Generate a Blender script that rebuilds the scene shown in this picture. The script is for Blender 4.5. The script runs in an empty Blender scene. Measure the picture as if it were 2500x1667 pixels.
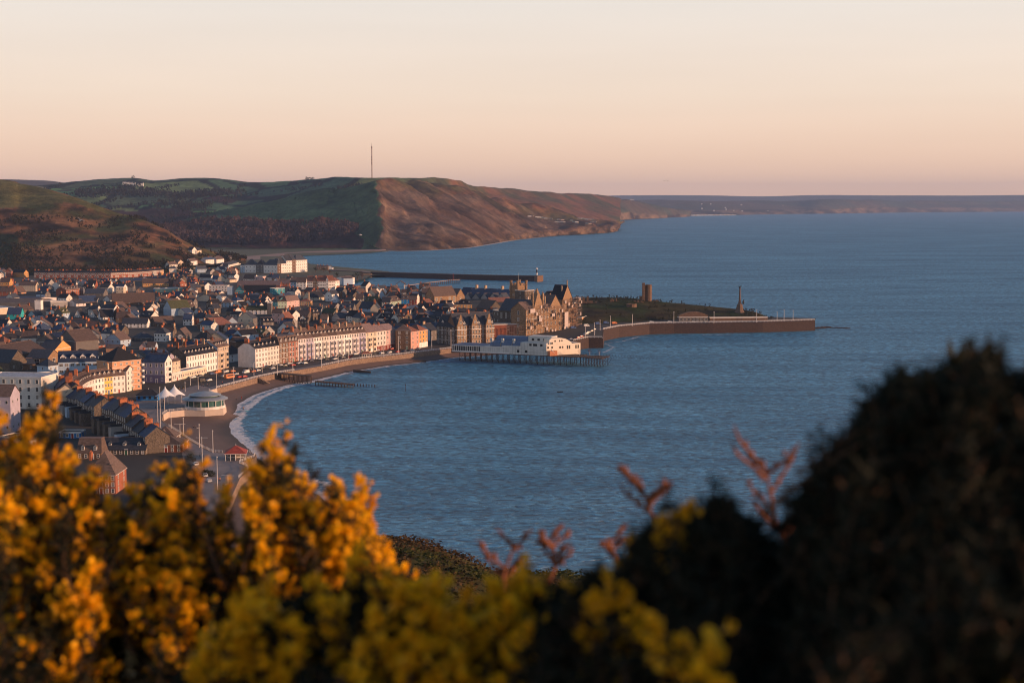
import bpy, math, random
from mathutils import Vector, Matrix, noise
from mathutils.geometry import delaunay_2d_cdt
random.seed(7)
R = math.radians
scene = bpy.context.scene
col = scene.collection
# ---------------------------------------------------------------- camera
F, CX, CY, EYE, CAMZ = 3472.2, 1250.0, 833.5, 498.0, 120.0
PITCH = math.atan((CY - EYE) / F)
CP, SP = math.cos(PITCH), math.sin(PITCH)
cam = bpy.data.cameras.new('camera'); camo = bpy.data.objects.new('camera', cam); col.objects.link(camo)
camo.location = (0, 0, CAMZ); camo.rotation_euler = (math.pi / 2 - PITCH, 0, 0)
cam.lens = 50; cam.sensor_width = 36; cam.clip_start = 0.05; cam.clip_end = 90000
cam.dof.use_dof = True; cam.dof.focus_distance = 1100; cam.dof.aperture_fstop = 3.6
scene.camera = camo
scene.render.resolution_x, scene.render.resolution_y = 1024, 682
# ---------------------------------------------------------------- light, sky, exposure
SUN_EL, SUN_AZ = R(9.0), R(101)           # azimuth clockwise from +Y (the view direction)
vs = scene.view_settings
vs.view_transform = 'Standard'; vs.look = 'None'; vs.gamma = 1; vs.use_curve_mapping = False; vs.exposure = 0.25
w = bpy.data.worlds.new('World'); scene.world = w; w.use_nodes = True
nt = w.node_tree; nt.nodes.clear()
def N(nt, t, **kw):
    n = nt.nodes.new(t)
    for k, v in kw.items():
        if k in ('operation', 'blend_type', 'data_type', 'noise_dimensions', 'feature', 'sky_type', 'wave_type', 'bands_direction', 'vector_type', 'attribute_name', 'distance', 'normalize'): setattr(n, k, v)
        else: n.inputs[k].default_value = v
    return n
L = lambda nt, a, b: nt.links.new(a, b)
sky = N(nt, 'ShaderNodeTexSky', sky_type='NISHITA')
sky.sun_disc = False; sky.sun_elevation = SUN_EL; sky.sun_rotation = SUN_AZ
sky.air_density = 1.0; sky.dust_density = 1.5; sky.ozone_density = 1.5
tc = N(nt, 'ShaderNodeTexCoord'); sep = N(nt, 'ShaderNodeSeparateXYZ'); L(nt, tc.outputs['Generated'], sep.inputs[0])
ramp = N(nt, 'ShaderNodeValToRGB'); L(nt, sep.outputs['Z'], ramp.inputs[0])
SKY = [(0.0, (0.98, 0.58, 0.38)), (0.03, (0.94, 0.63, 0.44)), (0.075, (0.88, 0.70, 0.555)), (0.14, (0.80, 0.73, 0.66)),
       (0.24, (0.40, 0.45, 0.50)), (0.42, (0.14, 0.22, 0.33)), (1.0, (0.045, 0.09, 0.19))]
el = ramp.color_ramp.elements
while len(el) < len(SKY): el.new(0.5)
for e, (p, c) in zip(el, SKY): e.position = p; e.color = (*c, 1)
mx = N(nt, 'ShaderNodeMix', data_type='RGBA'); mx.inputs['Factor'].default_value = 0.93
sc_ = N(nt, 'ShaderNodeVectorMath', operation='SCALE'); sc_.inputs['Scale'].default_value = 10.0
mpw = N(nt, 'ShaderNodeMapping'); mpw.inputs['Scale'].default_value = (1.2, 1.2, 14); L(nt, tc.outputs['Generated'], mpw.inputs[0])
nw_ = N(nt, 'ShaderNodeTexNoise', Scale=2.2, Detail=4.0, Roughness=0.55); L(nt, mpw.outputs[0], nw_.inputs['Vector'])
mrw = N(nt, 'ShaderNodeMapRange'); mrw.inputs[1].default_value = 0.3; mrw.inputs[2].default_value = 0.7; mrw.inputs[3].default_value = 9.8; mrw.inputs[4].default_value = 10.3
L(nt, nw_.outputs[0], mrw.inputs[0]); L(nt, mrw.outputs[0], sc_.inputs['Scale'])
L(nt, ramp.outputs[0], sc_.inputs[0])
L(nt, sky.outputs[0], mx.inputs[6]); L(nt, sc_.outputs[0], mx.inputs[7])
bg = N(nt, 'ShaderNodeBackground', Strength=0.1); L(nt, mx.outputs[2], bg.inputs[0])
wo = N(nt, 'ShaderNodeOutputWorld'); L(nt, bg.outputs[0], wo.inputs[0])
sl = bpy.data.lights.new('sun', 'SUN'); so = bpy.data.objects.new('sun', sl); col.objects.link(so)
sl.energy = 5.0; sl.angle = R(0.5); sl.color = (1.0, 0.56, 0.32)
sd = Vector((math.sin(SUN_AZ) * math.cos(SUN_EL), math.cos(SUN_AZ) * math.cos(SUN_EL), math.sin(SUN_EL)))
so.rotation_euler = (-sd).to_track_quat('-Z', 'Y').to_euler(); so.location = (300, 0, 300)
scene.cycles.use_denoising = True; scene.cycles.filter_width = 1.1
scene.cycles.max_bounces = 6; scene.cycles.diffuse_bounces = 2; scene.cycles.glossy_bounces = 3; scene.cycles.volume_bounces = 0
scene.cycles.transparent_max_bounces = 12
scene.cycles.sample_clamp_indirect = 4
# ---------------------------------------------------------------- helpers
def ray(px, py):
    u, v = (px - CX) / F, -(py - CY) / F
    return Vector((u, CP + v * SP, -SP + v * CP))
def PZ(px, py, z):                      # where the sight line meets height z
    d = ray(px, py); return Vector((0, 0, CAMZ)) + d * ((z - CAMZ) / d.z)
def PD(px, py, D):                      # the point D metres ahead on the sight line
    d = ray(px, py); return Vector((0, 0, CAMZ)) + d * (D / d.y)
def proj(p):
    X, Y, Z = p[0], p[1], p[2] - CAMZ
    f = Y * CP - Z * SP; u = Y * SP + Z * CP
    return CX + F * X / f, CY - F * u / f
def ss(t): t = max(0., min(1., t)); return t * t * (3 - 2 * t)
def tag(o, label=None, cat=None, group=None, kind=None):
    if label: o['label'] = label
    if cat: o['category'] = cat
    if group: o['group'] = group
    if kind: o['kind'] = kind
    return o
class MB:
    def __init__(s): s.v, s.f, s.m = [], [], []
    def face(s, pts, m=0):
        b = len(s.v); s.v += [tuple(p) for p in pts]; s.f.append(tuple(range(b, b + len(pts)))); s.m.append(m)
    def box(s, x0, x1, y0, y1, z0, z1, m=0):
        s.hexa([(x0, y0, z0), (x1, y0, z0), (x1, y1, z0), (x0, y1, z0), (x0, y0, z1), (x1, y0, z1), (x1, y1, z1), (x0, y1, z1)], m)
    def hexa(s, p, m=0):
        b = len(s.v); s.v += [tuple(q) for q in p]
        for f in ((3, 2, 1, 0), (4, 5, 6, 7), (0, 1, 5, 4), (1, 2, 6, 5), (2, 3, 7, 6), (3, 0, 4, 7)):
            s.f.append(tuple(b + i for i in f)); s.m.append(m)
    def prism(s, poly, z0, z1, m=0, top=None):          # poly: ccw xy list
        n = len(poly); b = len(s.v)
        s.v += [(p[0], p[1], z0) for p in poly] + [(p[0], p[1], z1) for p in poly]
        for i in range(n):
            j = (i + 1) % n; s.f.append((b + i, b + j, b + n + j, b + n + i)); s.m.append(m)
        s.f.append(tuple(b + n + i for i in range(n))); s.m.append(m if top is None else top)
        s.f.append(tuple(b + i for i in reversed(range(n)))); s.m.append(m)
    def cyl(s, p0, p1, r0, r1=None, n=6, m=0, cap=True):
        r1 = r0 if r1 is None else r1
        p0, p1 = Vector(p0), Vector(p1); d = (p1 - p0)
        if d.length < 1e-6: return
        q = d.to_track_quat('Z', 'Y'); b = len(s.v)
        for p, r in ((p0, r0), (p1, r1)):
            for i in range(n):
                a = 2 * math.pi * i / n; s.v.append(tuple(p + q @ Vector((math.cos(a) * r, math.sin(a) * r, 0))))
        for i in range(n):
            j = (i + 1) % n; s.f.append((b + i, b + j, b + n + j, b + n + i)); s.m.append(m)
        if cap: s.f.append(tuple(b + n + i for i in range(n))); s.m.append(m); s.f.append(tuple(b + i for i in reversed(range(n)))); s.m.append(m)
    def lathe(s, prof, n=24, m=0, c=(0, 0), ms=None):
        b = len(s.v)
        for r, z in prof:
            for i in range(n):
                a = 2 * math.pi * i / n; s.v.append((c[0] + r * math.cos(a), c[1] + r * math.sin(a), z))
        for k in range(len(prof) - 1):
            for i in range(n):
                j = (i + 1) % n; s.f.append((b + k * n + i, b + k * n + j, b + (k + 1) * n + j, b + (k + 1) * n + i)); s.m.append(ms[k] if ms else m)
    def blob(s, c, rx, ry, rz, m=0, n=6, k=4, jit=0.0):
        b = len(s.v)
        s.v.append((c[0], c[1], c[2] - rz))
        for a in range(1, k):
            t = math.pi * a / k - math.pi / 2
            for i in range(n):
                u = 2 * math.pi * i / n; q = 1 + random.uniform(-jit, jit)
                s.v.append((c[0] + rx * q * math.cos(t) * math.cos(u), c[1] + ry * q * math.cos(t) * math.sin(u), c[2] + rz * q * math.sin(t)))
        s.v.append((c[0], c[1], c[2] + rz)); e = len(s.v) - 1
        for i in range(n):
            j = (i + 1) % n
            s.f.append((b, b + 1 + j, b + 1 + i)); s.m.append(m)
            for a in range(k - 2):
                q = b + 1 + a * n; s.f.append((q + i, q + j, q + n + j, q + n + i)); s.m.append(m)
            q = b + 1 + (k - 2) * n; s.f.append((q + i, q + j, e)); s.m.append(m)
    def mesh(s, name, mats):
        me = bpy.data.meshes.new(name); me.from_pydata(s.v, [], s.f)
        for mt in (mats if isinstance(mats, (list, tuple)) else [mats]): me.materials.append(mt)
        if any(s.m): me.polygons.foreach_set('material_index', s.m)
        me.update(); return me
    def build(s, name, mats, parent=None, smooth=False):
        me = s.mesh(name, mats)
        if smooth: me.polygons.foreach_set('use_smooth', [True] * len(me.polygons))
        o = bpy.data.objects.new(name, me); col.objects.link(o)
        if parent: o.parent = parent
        return o
def obj(name, me, parent=None, loc=(0, 0, 0), rz=0, sc=(1, 1, 1)):
    o = bpy.data.objects.new(name, me); col.objects.link(o); o.location = loc; o.rotation_euler = (0, 0, rz); o.scale = sc
    if parent: o.parent = parent
    return o
def empty(name, loc, rz=0):
    return obj(name, None, None, loc, rz)

# ---------------------------------------------------------------- materials
MC = {}
def mat(name, c, rough=0.8, var=0.15, scale=1.0, bump=0.0, c2=None, spec=0.3, metal=0.0, emit=None, coord='Object', stretch=(1, 1, 1), rnd=0.0):
    if name in MC: return MC[name]
    m = bpy.data.materials.new(name); m.use_nodes = True; nt = m.node_tree; b = nt.nodes['Principled BSDF']
    b.inputs['Roughness'].default_value = rough; b.inputs['Specular IOR Level'].default_value = spec; b.inputs['Metallic'].default_value = metal
    tc = N(nt, 'ShaderNodeTexCoord'); mp = N(nt, 'ShaderNodeMapping'); mp.inputs['Scale'].default_value = stretch
    L(nt, tc.outputs[coord], mp.inputs[0])
    nz = N(nt, 'ShaderNodeTexNoise', Scale=scale, Detail=5.0, Roughness=0.65); L(nt, mp.outputs[0], nz.inputs['Vector'])
    rp = N(nt, 'ShaderNodeMapRange'); rp.inputs[1].default_value = 0.3; rp.inputs[2].default_value = 0.7; L(nt, nz.outputs[0], rp.inputs[0])
    mx = N(nt, 'ShaderNodeMix', data_type='RGBA'); L(nt, rp.outputs[0], mx.inputs['Factor'])
    c2 = c2 or tuple(x * (1 - var) for x in c)
    mx.inputs[6].default_value = (*c2, 1); mx.inputs[7].default_value = (*[min(1, x * (1 + var * 0.5)) for x in c], 1)
    out = mx.outputs[2]
    if rnd:
        oi = N(nt, 'ShaderNodeObjectInfo'); hs = N(nt, 'ShaderNodeHueSaturation')
        r2 = N(nt, 'ShaderNodeMapRange'); r2.inputs[3].default_value = 1 - rnd; r2.inputs[4].default_value = 1 + rnd
        L(nt, oi.outputs['Random'], r2.inputs[0]); L(nt, r2.outputs[0], hs.inputs['Value']); L(nt, out, hs.inputs['Color']); out = hs.outputs[0]
    L(nt, out, b.inputs['Base Color'])
    if bump:
        bp = N(nt, 'ShaderNodeBump', Strength=bump); bp.inputs['Distance'].default_value = 0.2
        L(nt, nz.outputs[0], bp.inputs['Height']); L(nt, bp.outputs[0], b.inputs['Normal'])
    if emit: b.inputs['Emission Color'].default_value = (*emit, 1); b.inputs['Emission Strength'].default_value = 1.0
    MC[name] = m; return m
# ---------------------------------------------------------------- terrain: lofted hills
def cr(a, b, c, d, t):
    return 0.5 * ((2 * b) + (c - a) * t + (2 * a - 5 * b + 4 * c - d) * t * t + (3 * b - a - 3 * c + d) * t * t * t)
def csamp(P, t):                        # P list of Vectors, t 0..1
    n = len(P) - 1; x = t * n; i = min(int(x), n - 1); f = x - i
    return cr(P[max(i - 1, 0)], P[i], P[i + 1], P[min(i + 2, n)], f)
def hill_mat(name):
    m = bpy.data.materials.new(name); m.use_nodes = True; nt = m.node_tree; b = nt.nodes['Principled BSDF']
    b.inputs['Roughness'].default_value = 0.95; b.inputs['Specular IOR Level'].default_value = 0.05
    at = N(nt, 'ShaderNodeAttribute'); at.attribute_name = 'Col'
    tc = N(nt, 'ShaderNodeTexCoord')
    n1 = N(nt, 'ShaderNodeTexNoise', Scale=0.012, Detail=9.0, Roughness=0.72); L(nt, tc.outputs['Object'], n1.inputs['Vector'])
    r1 = N(nt, 'ShaderNodeMapRange'); r1.inputs[1].default_value = 0.3; r1.inputs[2].default_value = 0.7; r1.inputs[3].default_value = 0.6; r1.inputs[4].default_value = 1.8
    L(nt, n1.outputs[0], r1.inputs[0])
    n2 = N(nt, 'ShaderNodeTexNoise', Scale=0.06, Detail=6.0, Roughness=0.7); L(nt, tc.outputs['Object'], n2.inputs['Vector'])
    r2 = N(nt, 'ShaderNodeMapRange'); r2.inputs[1].default_value = 0.3; r2.inputs[2].default_value = 0.7; r2.inputs[3].default_value = 0.6; r2.inputs[4].default_value = 1.4; L(nt, n2.outputs[0], r2.inputs[0])
    mm_ = N(nt, 'ShaderNodeMath', operation='MULTIPLY'); L(nt, r1.outputs[0], mm_.inputs[0]); L(nt, r2.outputs[0], mm_.inputs[1])
    sc = N(nt, 'ShaderNodeVectorMath', operation='SCALE'); L(nt, at.outputs['Color'], sc.inputs[0]); L(nt, mm_.outputs[0], sc.inputs['Scale'])
    L(nt, sc.outputs[0], b.inputs['Base Color'])
    bp = N(nt, 'ShaderNodeBump', Strength=0.9); bp.inputs['Distance'].default_value = 9
    L(nt, n1.outputs[0], bp.inputs['Height']); L(nt, bp.outputs[0], b.inputs['Normal'])
    return m
HM = hill_mat('hill_turf_and_bracken')
SHEETS = {}
def hill(name, cols, M, Nr, amp, colfn, gull=0.0, back=(400, -120), nscale=0.004):
    """cols: list of columns, each base->ridge list of (px, py, D); a back row falls away behind the ridge"""
    W = []
    for c in cols:
        w = [PD(*q) for q in c]
        l = w[-1]; w.append(Vector((l.x, l.y + back[0], l.z + back[1]))); W.append(w)
    rows = [[csamp(w, j / (Nr - 1)) for j in range(Nr)] for w in W]
    verts = []; cols_ = []
    for i in range(M):
        u = i / (M - 1)
        for j in range(Nr):
            p = csamp([r[j] for r in rows], u); v = j / (Nr - 1)
            n = noise.fractal(p * nscale, 0.9, 2.1, 6)
            g = 0
            if gull:
                g = noise.fractal(Vector((p.x * nscale * 2.4 + p.z * nscale * 3.2, p.y * nscale * 1.0, 3.0)), 0.9, 2.1, 5)
            e = min(1, v * 8)
            p = p + Vector((g * gull * e, 0, (n * amp + g * gull * 0.4) * e))
            verts.append(p); cols_.append((u, v))
    faces = [(i * Nr + j, (i + 1) * Nr + j, (i + 1) * Nr + j + 1, i * Nr + j + 1) for i in range(M - 1) for j in range(Nr - 1)]
    me = bpy.data.meshes.new(name); me.from_pydata([tuple(p) for p in verts], [], faces)
    me.materials.append(HM); me.polygons.foreach_set('use_smooth', [True] * len(faces))
    ca = me.color_attributes.new('Col', 'FLOAT_COLOR', 'POINT')
    buf = []
    for p, (u, v) in zip(verts, cols_): buf += [*colfn(p, u, v), 1.0]
    ca.data.foreach_set('color', buf); me.update()
    o = bpy.data.objects.new(name, me); col.objects.link(o); tag(o, kind='structure')
    SHEETS[name] = (verts, M, Nr)
    return o
def mixc(a, b, t): return tuple(x + (y - x) * max(0, min(1, t)) for x, y in zip(a, b))
G1, G2, GD = (0.075, 0.095, 0.025), (0.05, 0.08, 0.026), (0.022, 0.03, 0.014)
BR, BR2, DK = (0.145, 0.068, 0.036), (0.21, 0.11, 0.055), (0.026, 0.019, 0.014)
def nz(p, s, o=0): return noise.fractal(Vector((p[0] * s + o, p[1] * s * 0.8, p[2] * s * 2 + o)), 0.8, 2, 5)
def c_dinas(p, u, v):
    n = nz(p, 0.008)
    if u < .57 and v > 0.535 + (u - .11) * .41 + .02 * n and not (u < .24 and v > .735) and not (.3 < u < .55 and v > .715):
        return mixc((0.115, 0.10, 0.04), (0.075, 0.08, 0.03), 0.5 + n)
    c = mixc(BR, BR2, 0.4 + 1.2 * n); c = mixc(c, DK, .15 + 1.7 * nz(p, 0.018, 9)); c = mixc(c, (0.05, 0.055, 0.022), .2 + 1.6 * nz(p, 0.009, 2))
    if v < 0.10: c = mixc(DK, GD, 0.5 + n)
    if u < 0.19 and v < 0.36: c = mixc(c, GD, (0.21 - u) * 25)
    return c
hill('hill_pen_dinas', [
    [(-260, 676, 2260), (-260, 600, 2450), (-260, 500, 2700), (-260, 415, 3000)],
    [(0, 672, 2270), (0, 600, 2450), (0, 520, 2650), (0, 437, 2950)],
    [(60, 672, 2270), (60, 605, 2450), (60, 530, 2650), (60, 449, 2930)],
    [(161, 671, 2280), (161, 612, 2450), (161, 545, 2630), (161, 471, 2880)],
    [(259, 671, 2280), (259, 622, 2430), (259, 570, 2600), (259, 514, 2820)],
    [(330, 670, 2290), (330, 627, 2430), (330, 580, 2580), (330, 530, 2780)],
    [(400, 664, 2360), (400, 630, 2470), (400, 590, 2600), (400, 556, 2730)],
    [(464, 655, 2470), (464, 632, 2540), (464, 612, 2620), (464, 598, 2720)],
    [(530, 646, 2600), (530, 636, 2680), (530, 627, 2740), (530, 620, 2800)],
    [(600, 642, 2740), (600, 637, 2790), (600, 634, 2830), (600, 632, 2870)]],
    170, 70, 5, c_dinas, 3, (150, -70), 0.006)
def c_all(p, u, v):
    n = nz(p, 0.004)
    if u < SPU + 0.016 * noise.fractal(Vector((p.z * .03, p.y * .006, 1)), .8, 2, 4):   # green face
        c = mixc((0.075, 0.11, 0.05), (0.04, 0.065, 0.032), 0.5 + 1.3 * n)
        if 0.02 < v < 0.42 + 0.12 * n - 0.25 * max(0, u - 0.16) * 3 and u < SPU - 0.08: c = mixc((0.045, 0.022, 0.022), DK, 0.5 + 1.5 * nz(p, 0.02, 3))
        return c
    c = mixc((0.095, 0.055, 0.038), (0.098, 0.070, 0.056), 0.5 + 1.3 * n)
    if v > 0.62 + 0.15 * nz(p, 0.002): c = mixc((0.085, 0.07, 0.03), BR, 0.4 + 1.5 * n)
    if v < 0.12: c = mixc((0.15, 0.095, 0.06), DK, 0.4 + 2 * nz(p, 0.015))
    rd = 1 - abs(noise.fractal(Vector((p.x * .004 + p.z * .011, p.y * .0035 - p.z * .004, 7)), .75, 2.1, 6)) * 2.4
    c = mixc(c, DK, max(0, rd) ** 2 * .8)
    c = mixc(c, (0.16, 0.11, 0.08), 1.2 * noise.fractal(Vector((p.x * .012 + p.z * .03, p.y * .008, 2)), .8, 2, 5))
    c = mixc(c, DK, 1.1 * nz(p, 0.009, 7))
    return c
ALL_COLS = [
    [(360, 607, 3700), (360, 590, 3800), (360, 580, 3900), (360, 575, 4000), (360, 572, 4100)],
    [(430, 606, 3720), (430, 590, 3850), (430, 575, 4000), (430, 565, 4150), (430, 560, 4250)],
    [(488, 606, 3730), (488, 585, 3900), (488, 560, 4100), (488, 540, 4300), (488, 528, 4450)],
    [(600, 607, 3720), (600, 580, 3850), (600, 550, 4050), (600, 522, 4300), (600, 502, 4500)],
    [(689, 608, 3710), (689, 580, 3830), (689, 548, 4020), (689, 515, 4250), (689, 490, 4450)],
    [(760, 609, 3700), (760, 575, 3820), (760, 540, 4000), (760, 500, 4220), (760, 473, 4420)],
    [(838, 611, 3690), (838, 575, 3800), (838, 535, 3960), (838, 495, 4180), (838, 461, 4400)],
    [(900, 612, 3670), (900, 580, 3740), (895, 540, 3880), (885, 490, 4120), (880, 454, 4360)],
    [(951, 612.5, 3655), (945, 578, 3700), (938, 540, 3830), (912, 480, 4080), (907, 451, 4330)],
    [(985, 613, 3640), (975, 585, 3760), (962, 548, 3930), (938, 490, 4170), (930, 448, 4450)],
    [(1046, 611, 3700), (1046, 580, 3850), (1040, 540, 4080), (1010, 490, 4380), (990, 446, 4700)],
    [(1136, 605, 3900), (1136, 575, 4080), (1130, 540, 4320), (1110, 500, 4650), (1090, 455, 5000)],
    [(1195, 596, 4250), (1195, 575, 4420), (1190, 545, 4650), (1180, 510, 4950), (1170, 475, 5300)],
    [(1260, 585, 4740), (1260, 568, 4880), (1260, 548, 5080), (1260, 520, 5350), (1260, 490, 5700)],
    [(1340, 577, 5250), (1340, 561, 5300), (1340, 551, 5500), (1340, 535, 5750), (1340, 515, 6000)],
    [(1420, 572, 5600), (1420, 556, 5630), (1420, 550, 5800), (1420, 541, 6000), (1420, 530, 6200)],
    [(1490, 568, 5950), (1490, 553, 6000), (1490, 549, 6100), (1490, 545, 6300), (1490, 541, 6500)],
    [(1510, 563, 6450), (1512, 553, 6500), (1512, 550, 6600), (1512, 548, 6700), (1512, 546, 6800)]]
SPU = 8.0 / (len(ALL_COLS) - 1)
hill('hill_alltwen_cliff', ALL_COLS, 400, 110, 9, c_all, 42, (250, -60), 0.0035)
FC = [(0.07, 0.13, 0.06), (0.12, 0.16, 0.065), (0.055, 0.105, 0.055), (0.13, 0.12, 0.07), (0.08, 0.17, 0.065), (0.06, 0.085, 0.05)]
def c_fields(p, u, v):
    q = Vector((p.x / 260 + 0.4 * noise.noise(p * 0.003), p.y / 420 + 0.4 * noise.noise(p * 0.003 + Vector((9, 0, 0))), 0.5))
    d, pts = noise.voronoi(q)
    k = int(abs(pts[0].x * 7.3 + pts[0].y * 13.7) * 10) % len(FC)
    c = FC[k]
    if d[1] - d[0] < 0.07: c = (0.014, 0.016, 0.012)
    if nz(p, 0.0022, 4) > 0.42: c = mixc((0.045, 0.02, 0.02), DK, 0.4 + nz(p, 0.02))
    if u > 0.52: c = mixc(c, mixc(BR, (0.06, 0.055, 0.025), 0.5 + 1.5 * nz(p, 0.003)), (u - 0.52) * 5)
    return c
hill('hills_with_fields', [
    [(20, 560, 4600), (20, 520, 4900), (20, 480, 5300), (20, 463, 5600), (20, 458, 5800)],
    [(113, 585, 4500), (113, 530, 4800), (113, 490, 5200), (113, 465, 5600), (113, 455, 5900)],
    [(193, 590, 4500), (193, 540, 4800), (193, 490, 5200), (193, 460, 5700), (193, 446, 6100)],
    [(253, 590, 4500), (253, 540, 4800), (253, 490, 5200), (253, 458, 5700), (253, 440, 6200)],
    [(327, 590, 4500), (327, 540, 4850), (327, 490, 5300), (327, 455, 5800), (327, 437, 6200)],
    [(387, 590, 4500), (387, 540, 4850), (387, 490, 5300), (387, 460, 5800), (387, 443, 6200)],
    [(461, 590, 4500), (461, 540, 4850), (461, 495, 5300), (461, 460, 5800), (461, 438, 6200)],
    [(520, 590, 4500), (520, 540, 4850), (520, 495, 5300), (520, 460, 5800), (520, 440, 6200)],
    [(589, 590, 4600), (589, 540, 4900), (589, 500, 5300), (589, 465, 5800), (589, 448, 6200)],
    [(700, 590, 4700), (700, 540, 4950), (700, 490, 5250), (700, 460, 5700), (700, 447, 6100)],
    [(749, 580, 4700), (749, 530, 4950), (749, 485, 5200), (749, 455, 5600), (749, 443, 6000)],
    [(835, 560, 4800), (835, 510, 4950), (835, 470, 5150), (835, 445, 5400), (835, 434, 5650)],
    [(908, 540, 4850), (908, 490, 5000), (908, 460, 5150), (908, 445, 5350), (908, 435, 5500)],
    [(1031, 540, 5000), (1031, 490, 5150), (1031, 460, 5300), (1031, 446, 5450), (1031, 436, 5600)],
    [(1079, 540, 5100), (1079, 490, 5300), (1079, 462, 5500), (1079, 447, 5700), (1079, 437, 5900)],
    [(1121, 550, 5200), (1121, 500, 5500), (1121, 472, 5800), (1121, 455, 6100), (1121, 444, 6300)],
    [(1165, 560, 5400), (1165, 515, 5700), (1165, 487, 6100), (1165, 468, 6500), (1165, 456, 6800)],
    [(1225, 565, 5700), (1225, 525, 6000), (1225, 500, 6500), (1225, 478, 7000), (1225, 461, 7400)],
    [(1343, 570, 6100), (1343, 535, 6400), (1343, 510, 7000), (1343, 488, 7700), (1343, 470, 8300)],
    [(1400, 560, 6600), (1400, 535, 6900), (1400, 513, 7600), (1400, 490, 8300), (1400, 473, 9000)],
    [(1462, 553, 7300), (1462, 533, 7600), (1462, 512, 8300), (1462, 492, 9000), (1462, 477, 9700)],
    [(1515, 548, 7900), (1515, 532, 8200), (1515, 515, 8900), (1515, 498, 9600), (1515, 487, 10300)]],
    260, 70, 8, c_fields, 10, (500, -120), 0.002)
def c_far(p, u, v):
    n = nz(p, 0.0009)
    c = mixc((0.08, 0.06, 0.04), (0.045, 0.055, 0.04), 0.5 + 1.5 * n)
    if v < 0.25: c = mixc((0.16, 0.11, 0.07), DK, 0.4 + 2 * nz(p, 0.004))
    return c
hill('far_headland_cliffs', [
    [(1440, 540, 9600), (1440, 525, 9900), (1440, 512, 10400), (1440, 500, 11000)],
    [(1500, 538, 10000), (1500, 520, 10200), (1500, 505, 10600), (1500, 489, 11200)],
    [(1551, 535, 11000), (1551, 520, 11150), (1551, 505, 11450), (1551, 489, 12000)],
    [(1600, 533.5, 11700), (1600, 525, 11800), (1600, 513, 12000), (1600, 501, 12400)],
    [(1640, 532, 12600), (1640, 524, 12700), (1640, 516, 12800), (1640, 508, 13000)],
    [(1672, 530.5, 13200), (1672, 524, 13300), (1672, 519, 13350), (1672, 513, 13500)],
    [(1686, 530, 13500), (1686, 526, 13600), (1686, 522, 13700), (1686, 519, 13800)]],
    90, 30, 9, c_far, 18, (300, -60), 0.002)
hill('far_coast', [
    [(1400, 530, 14200), (1400, 515, 15000), (1400, 500, 16000), (1400, 490, 17000)],
    [(1600, 529.5, 14300), (1600, 515, 15000), (1600, 500, 16000), (1600, 489, 17000)],
    [(1700, 528, 14500), (1700, 515, 15200), (1700, 502, 16200), (1700, 491, 17200)],
    [(1785, 526, 15300), (1785, 513, 16000), (1785, 500, 17000), (1785, 489, 18000)],
    [(1938, 523, 17000), (1938, 512, 17400), (1938, 501, 18000), (1938, 491, 18800)],
    [(2016, 522, 17500), (2016, 510, 17700), (2016, 498, 18000), (2016, 487, 18600)],
    [(2176, 519.5, 19500), (2176, 508, 19800), (2176, 500, 20000), (2176, 491, 20600)],
    [(2352, 518, 21000), (2352, 508, 21300), (2352, 500, 21700), (2352, 491, 22000)],
    [(2500, 517, 22000), (2500, 508, 22300), (2500, 500, 22700), (2500, 492, 23000)],
    [(2700, 516, 23000), (2700, 508, 23300), (2700, 500, 23600), (2700, 493, 23900)]],
    160, 26, 14, c_far, 22, (600, -140), 0.0007)
hill('farthest_hills', [[(x, 512, 25000), (x, 496, 25500), (x, y, 26500)] for x, y in
    ((1380, 484), (1477, 479), (1560, 477.5), (1700, 478), (1853, 480), (2006, 477.4), (2210, 478), (2352, 478), (2500, 476.7), (2750, 478))],
    80, 12, 8, c_far, 0, (1500, -300), 0.0005)
hill('left_far_hills', [[(x, 520, 9500), (x, 490, 9800), (x, y, 10500)] for x, y in
    ((-200, 440), (-60, 437), (36, 437), (80, 438), (120, 440), (167, 446), (230, 455), (300, 470))],
    60, 20, 10, c_far, 0, (900, -150), 0.001)
# near hillside in front of the camera
def c_near(p, u, v):
    n = nz(p, 0.15)
    return mixc(mixc((0.075, 0.06, 0.018), (0.05, 0.03, 0.014), 0.5 + 1.5 * n), GD, 0.3 + 1.2 * nz(p, 0.05, 3))
NH = []
NPX = [(-900, 1330), (0, 1330), (600, 1318), (800, 1306), (870, 1300), (950, 1298), (1050, 1313), (1130, 1343), (1200, 1378), (1290, 1390), (1400, 1392), (1560, 1400), (2500, 1460), (3300, 1560)]
def near_z(x, y):
    px = CX + F * x / max(y, 6)
    for a, b_ in zip(NPX, NPX[1:]):
        if a[0] <= px <= b_[0] or b_ is NPX[-1]: py = a[1] + (b_[1] - a[1]) * max(0, min(1, (px - a[0]) / (b_[0] - a[0]))); break
    if px < NPX[0][0]: py = 1330
    zr = CAMZ - (py - 498) / F * 59 * 1.02; t = max(0, y) / 59
    z = 118.2 + (zr - 118.2) * t ** 0.9 if t < 1 else zr - .2 * (y - 59) - (y - 59) ** 1.55 * 0.12
    if y > 8: z += 0.35 * noise.fractal(Vector((x * 0.12, y * 0.12, 0)), 0.9, 2, 4) * ss((y - 8) / 20) - .15
    return z
m = MB(); nx_, ny_ = 130, 110
for i in range(nx_):
    for j in range(ny_):
        y = -30 + 200 * (j / (ny_ - 1)) ** 1.2; x = (i / (nx_ - 1) - 0.5) * 150
        m.v.append((x, y, max(near_z(x, y), -4)))
for i in range(nx_ - 1):
    for j in range(ny_ - 1):
        m.f.append((i * ny_ + j, (i + 1) * ny_ + j, (i + 1) * ny_ + j + 1, i * ny_ + j + 1)); m.m.append(0)
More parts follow.
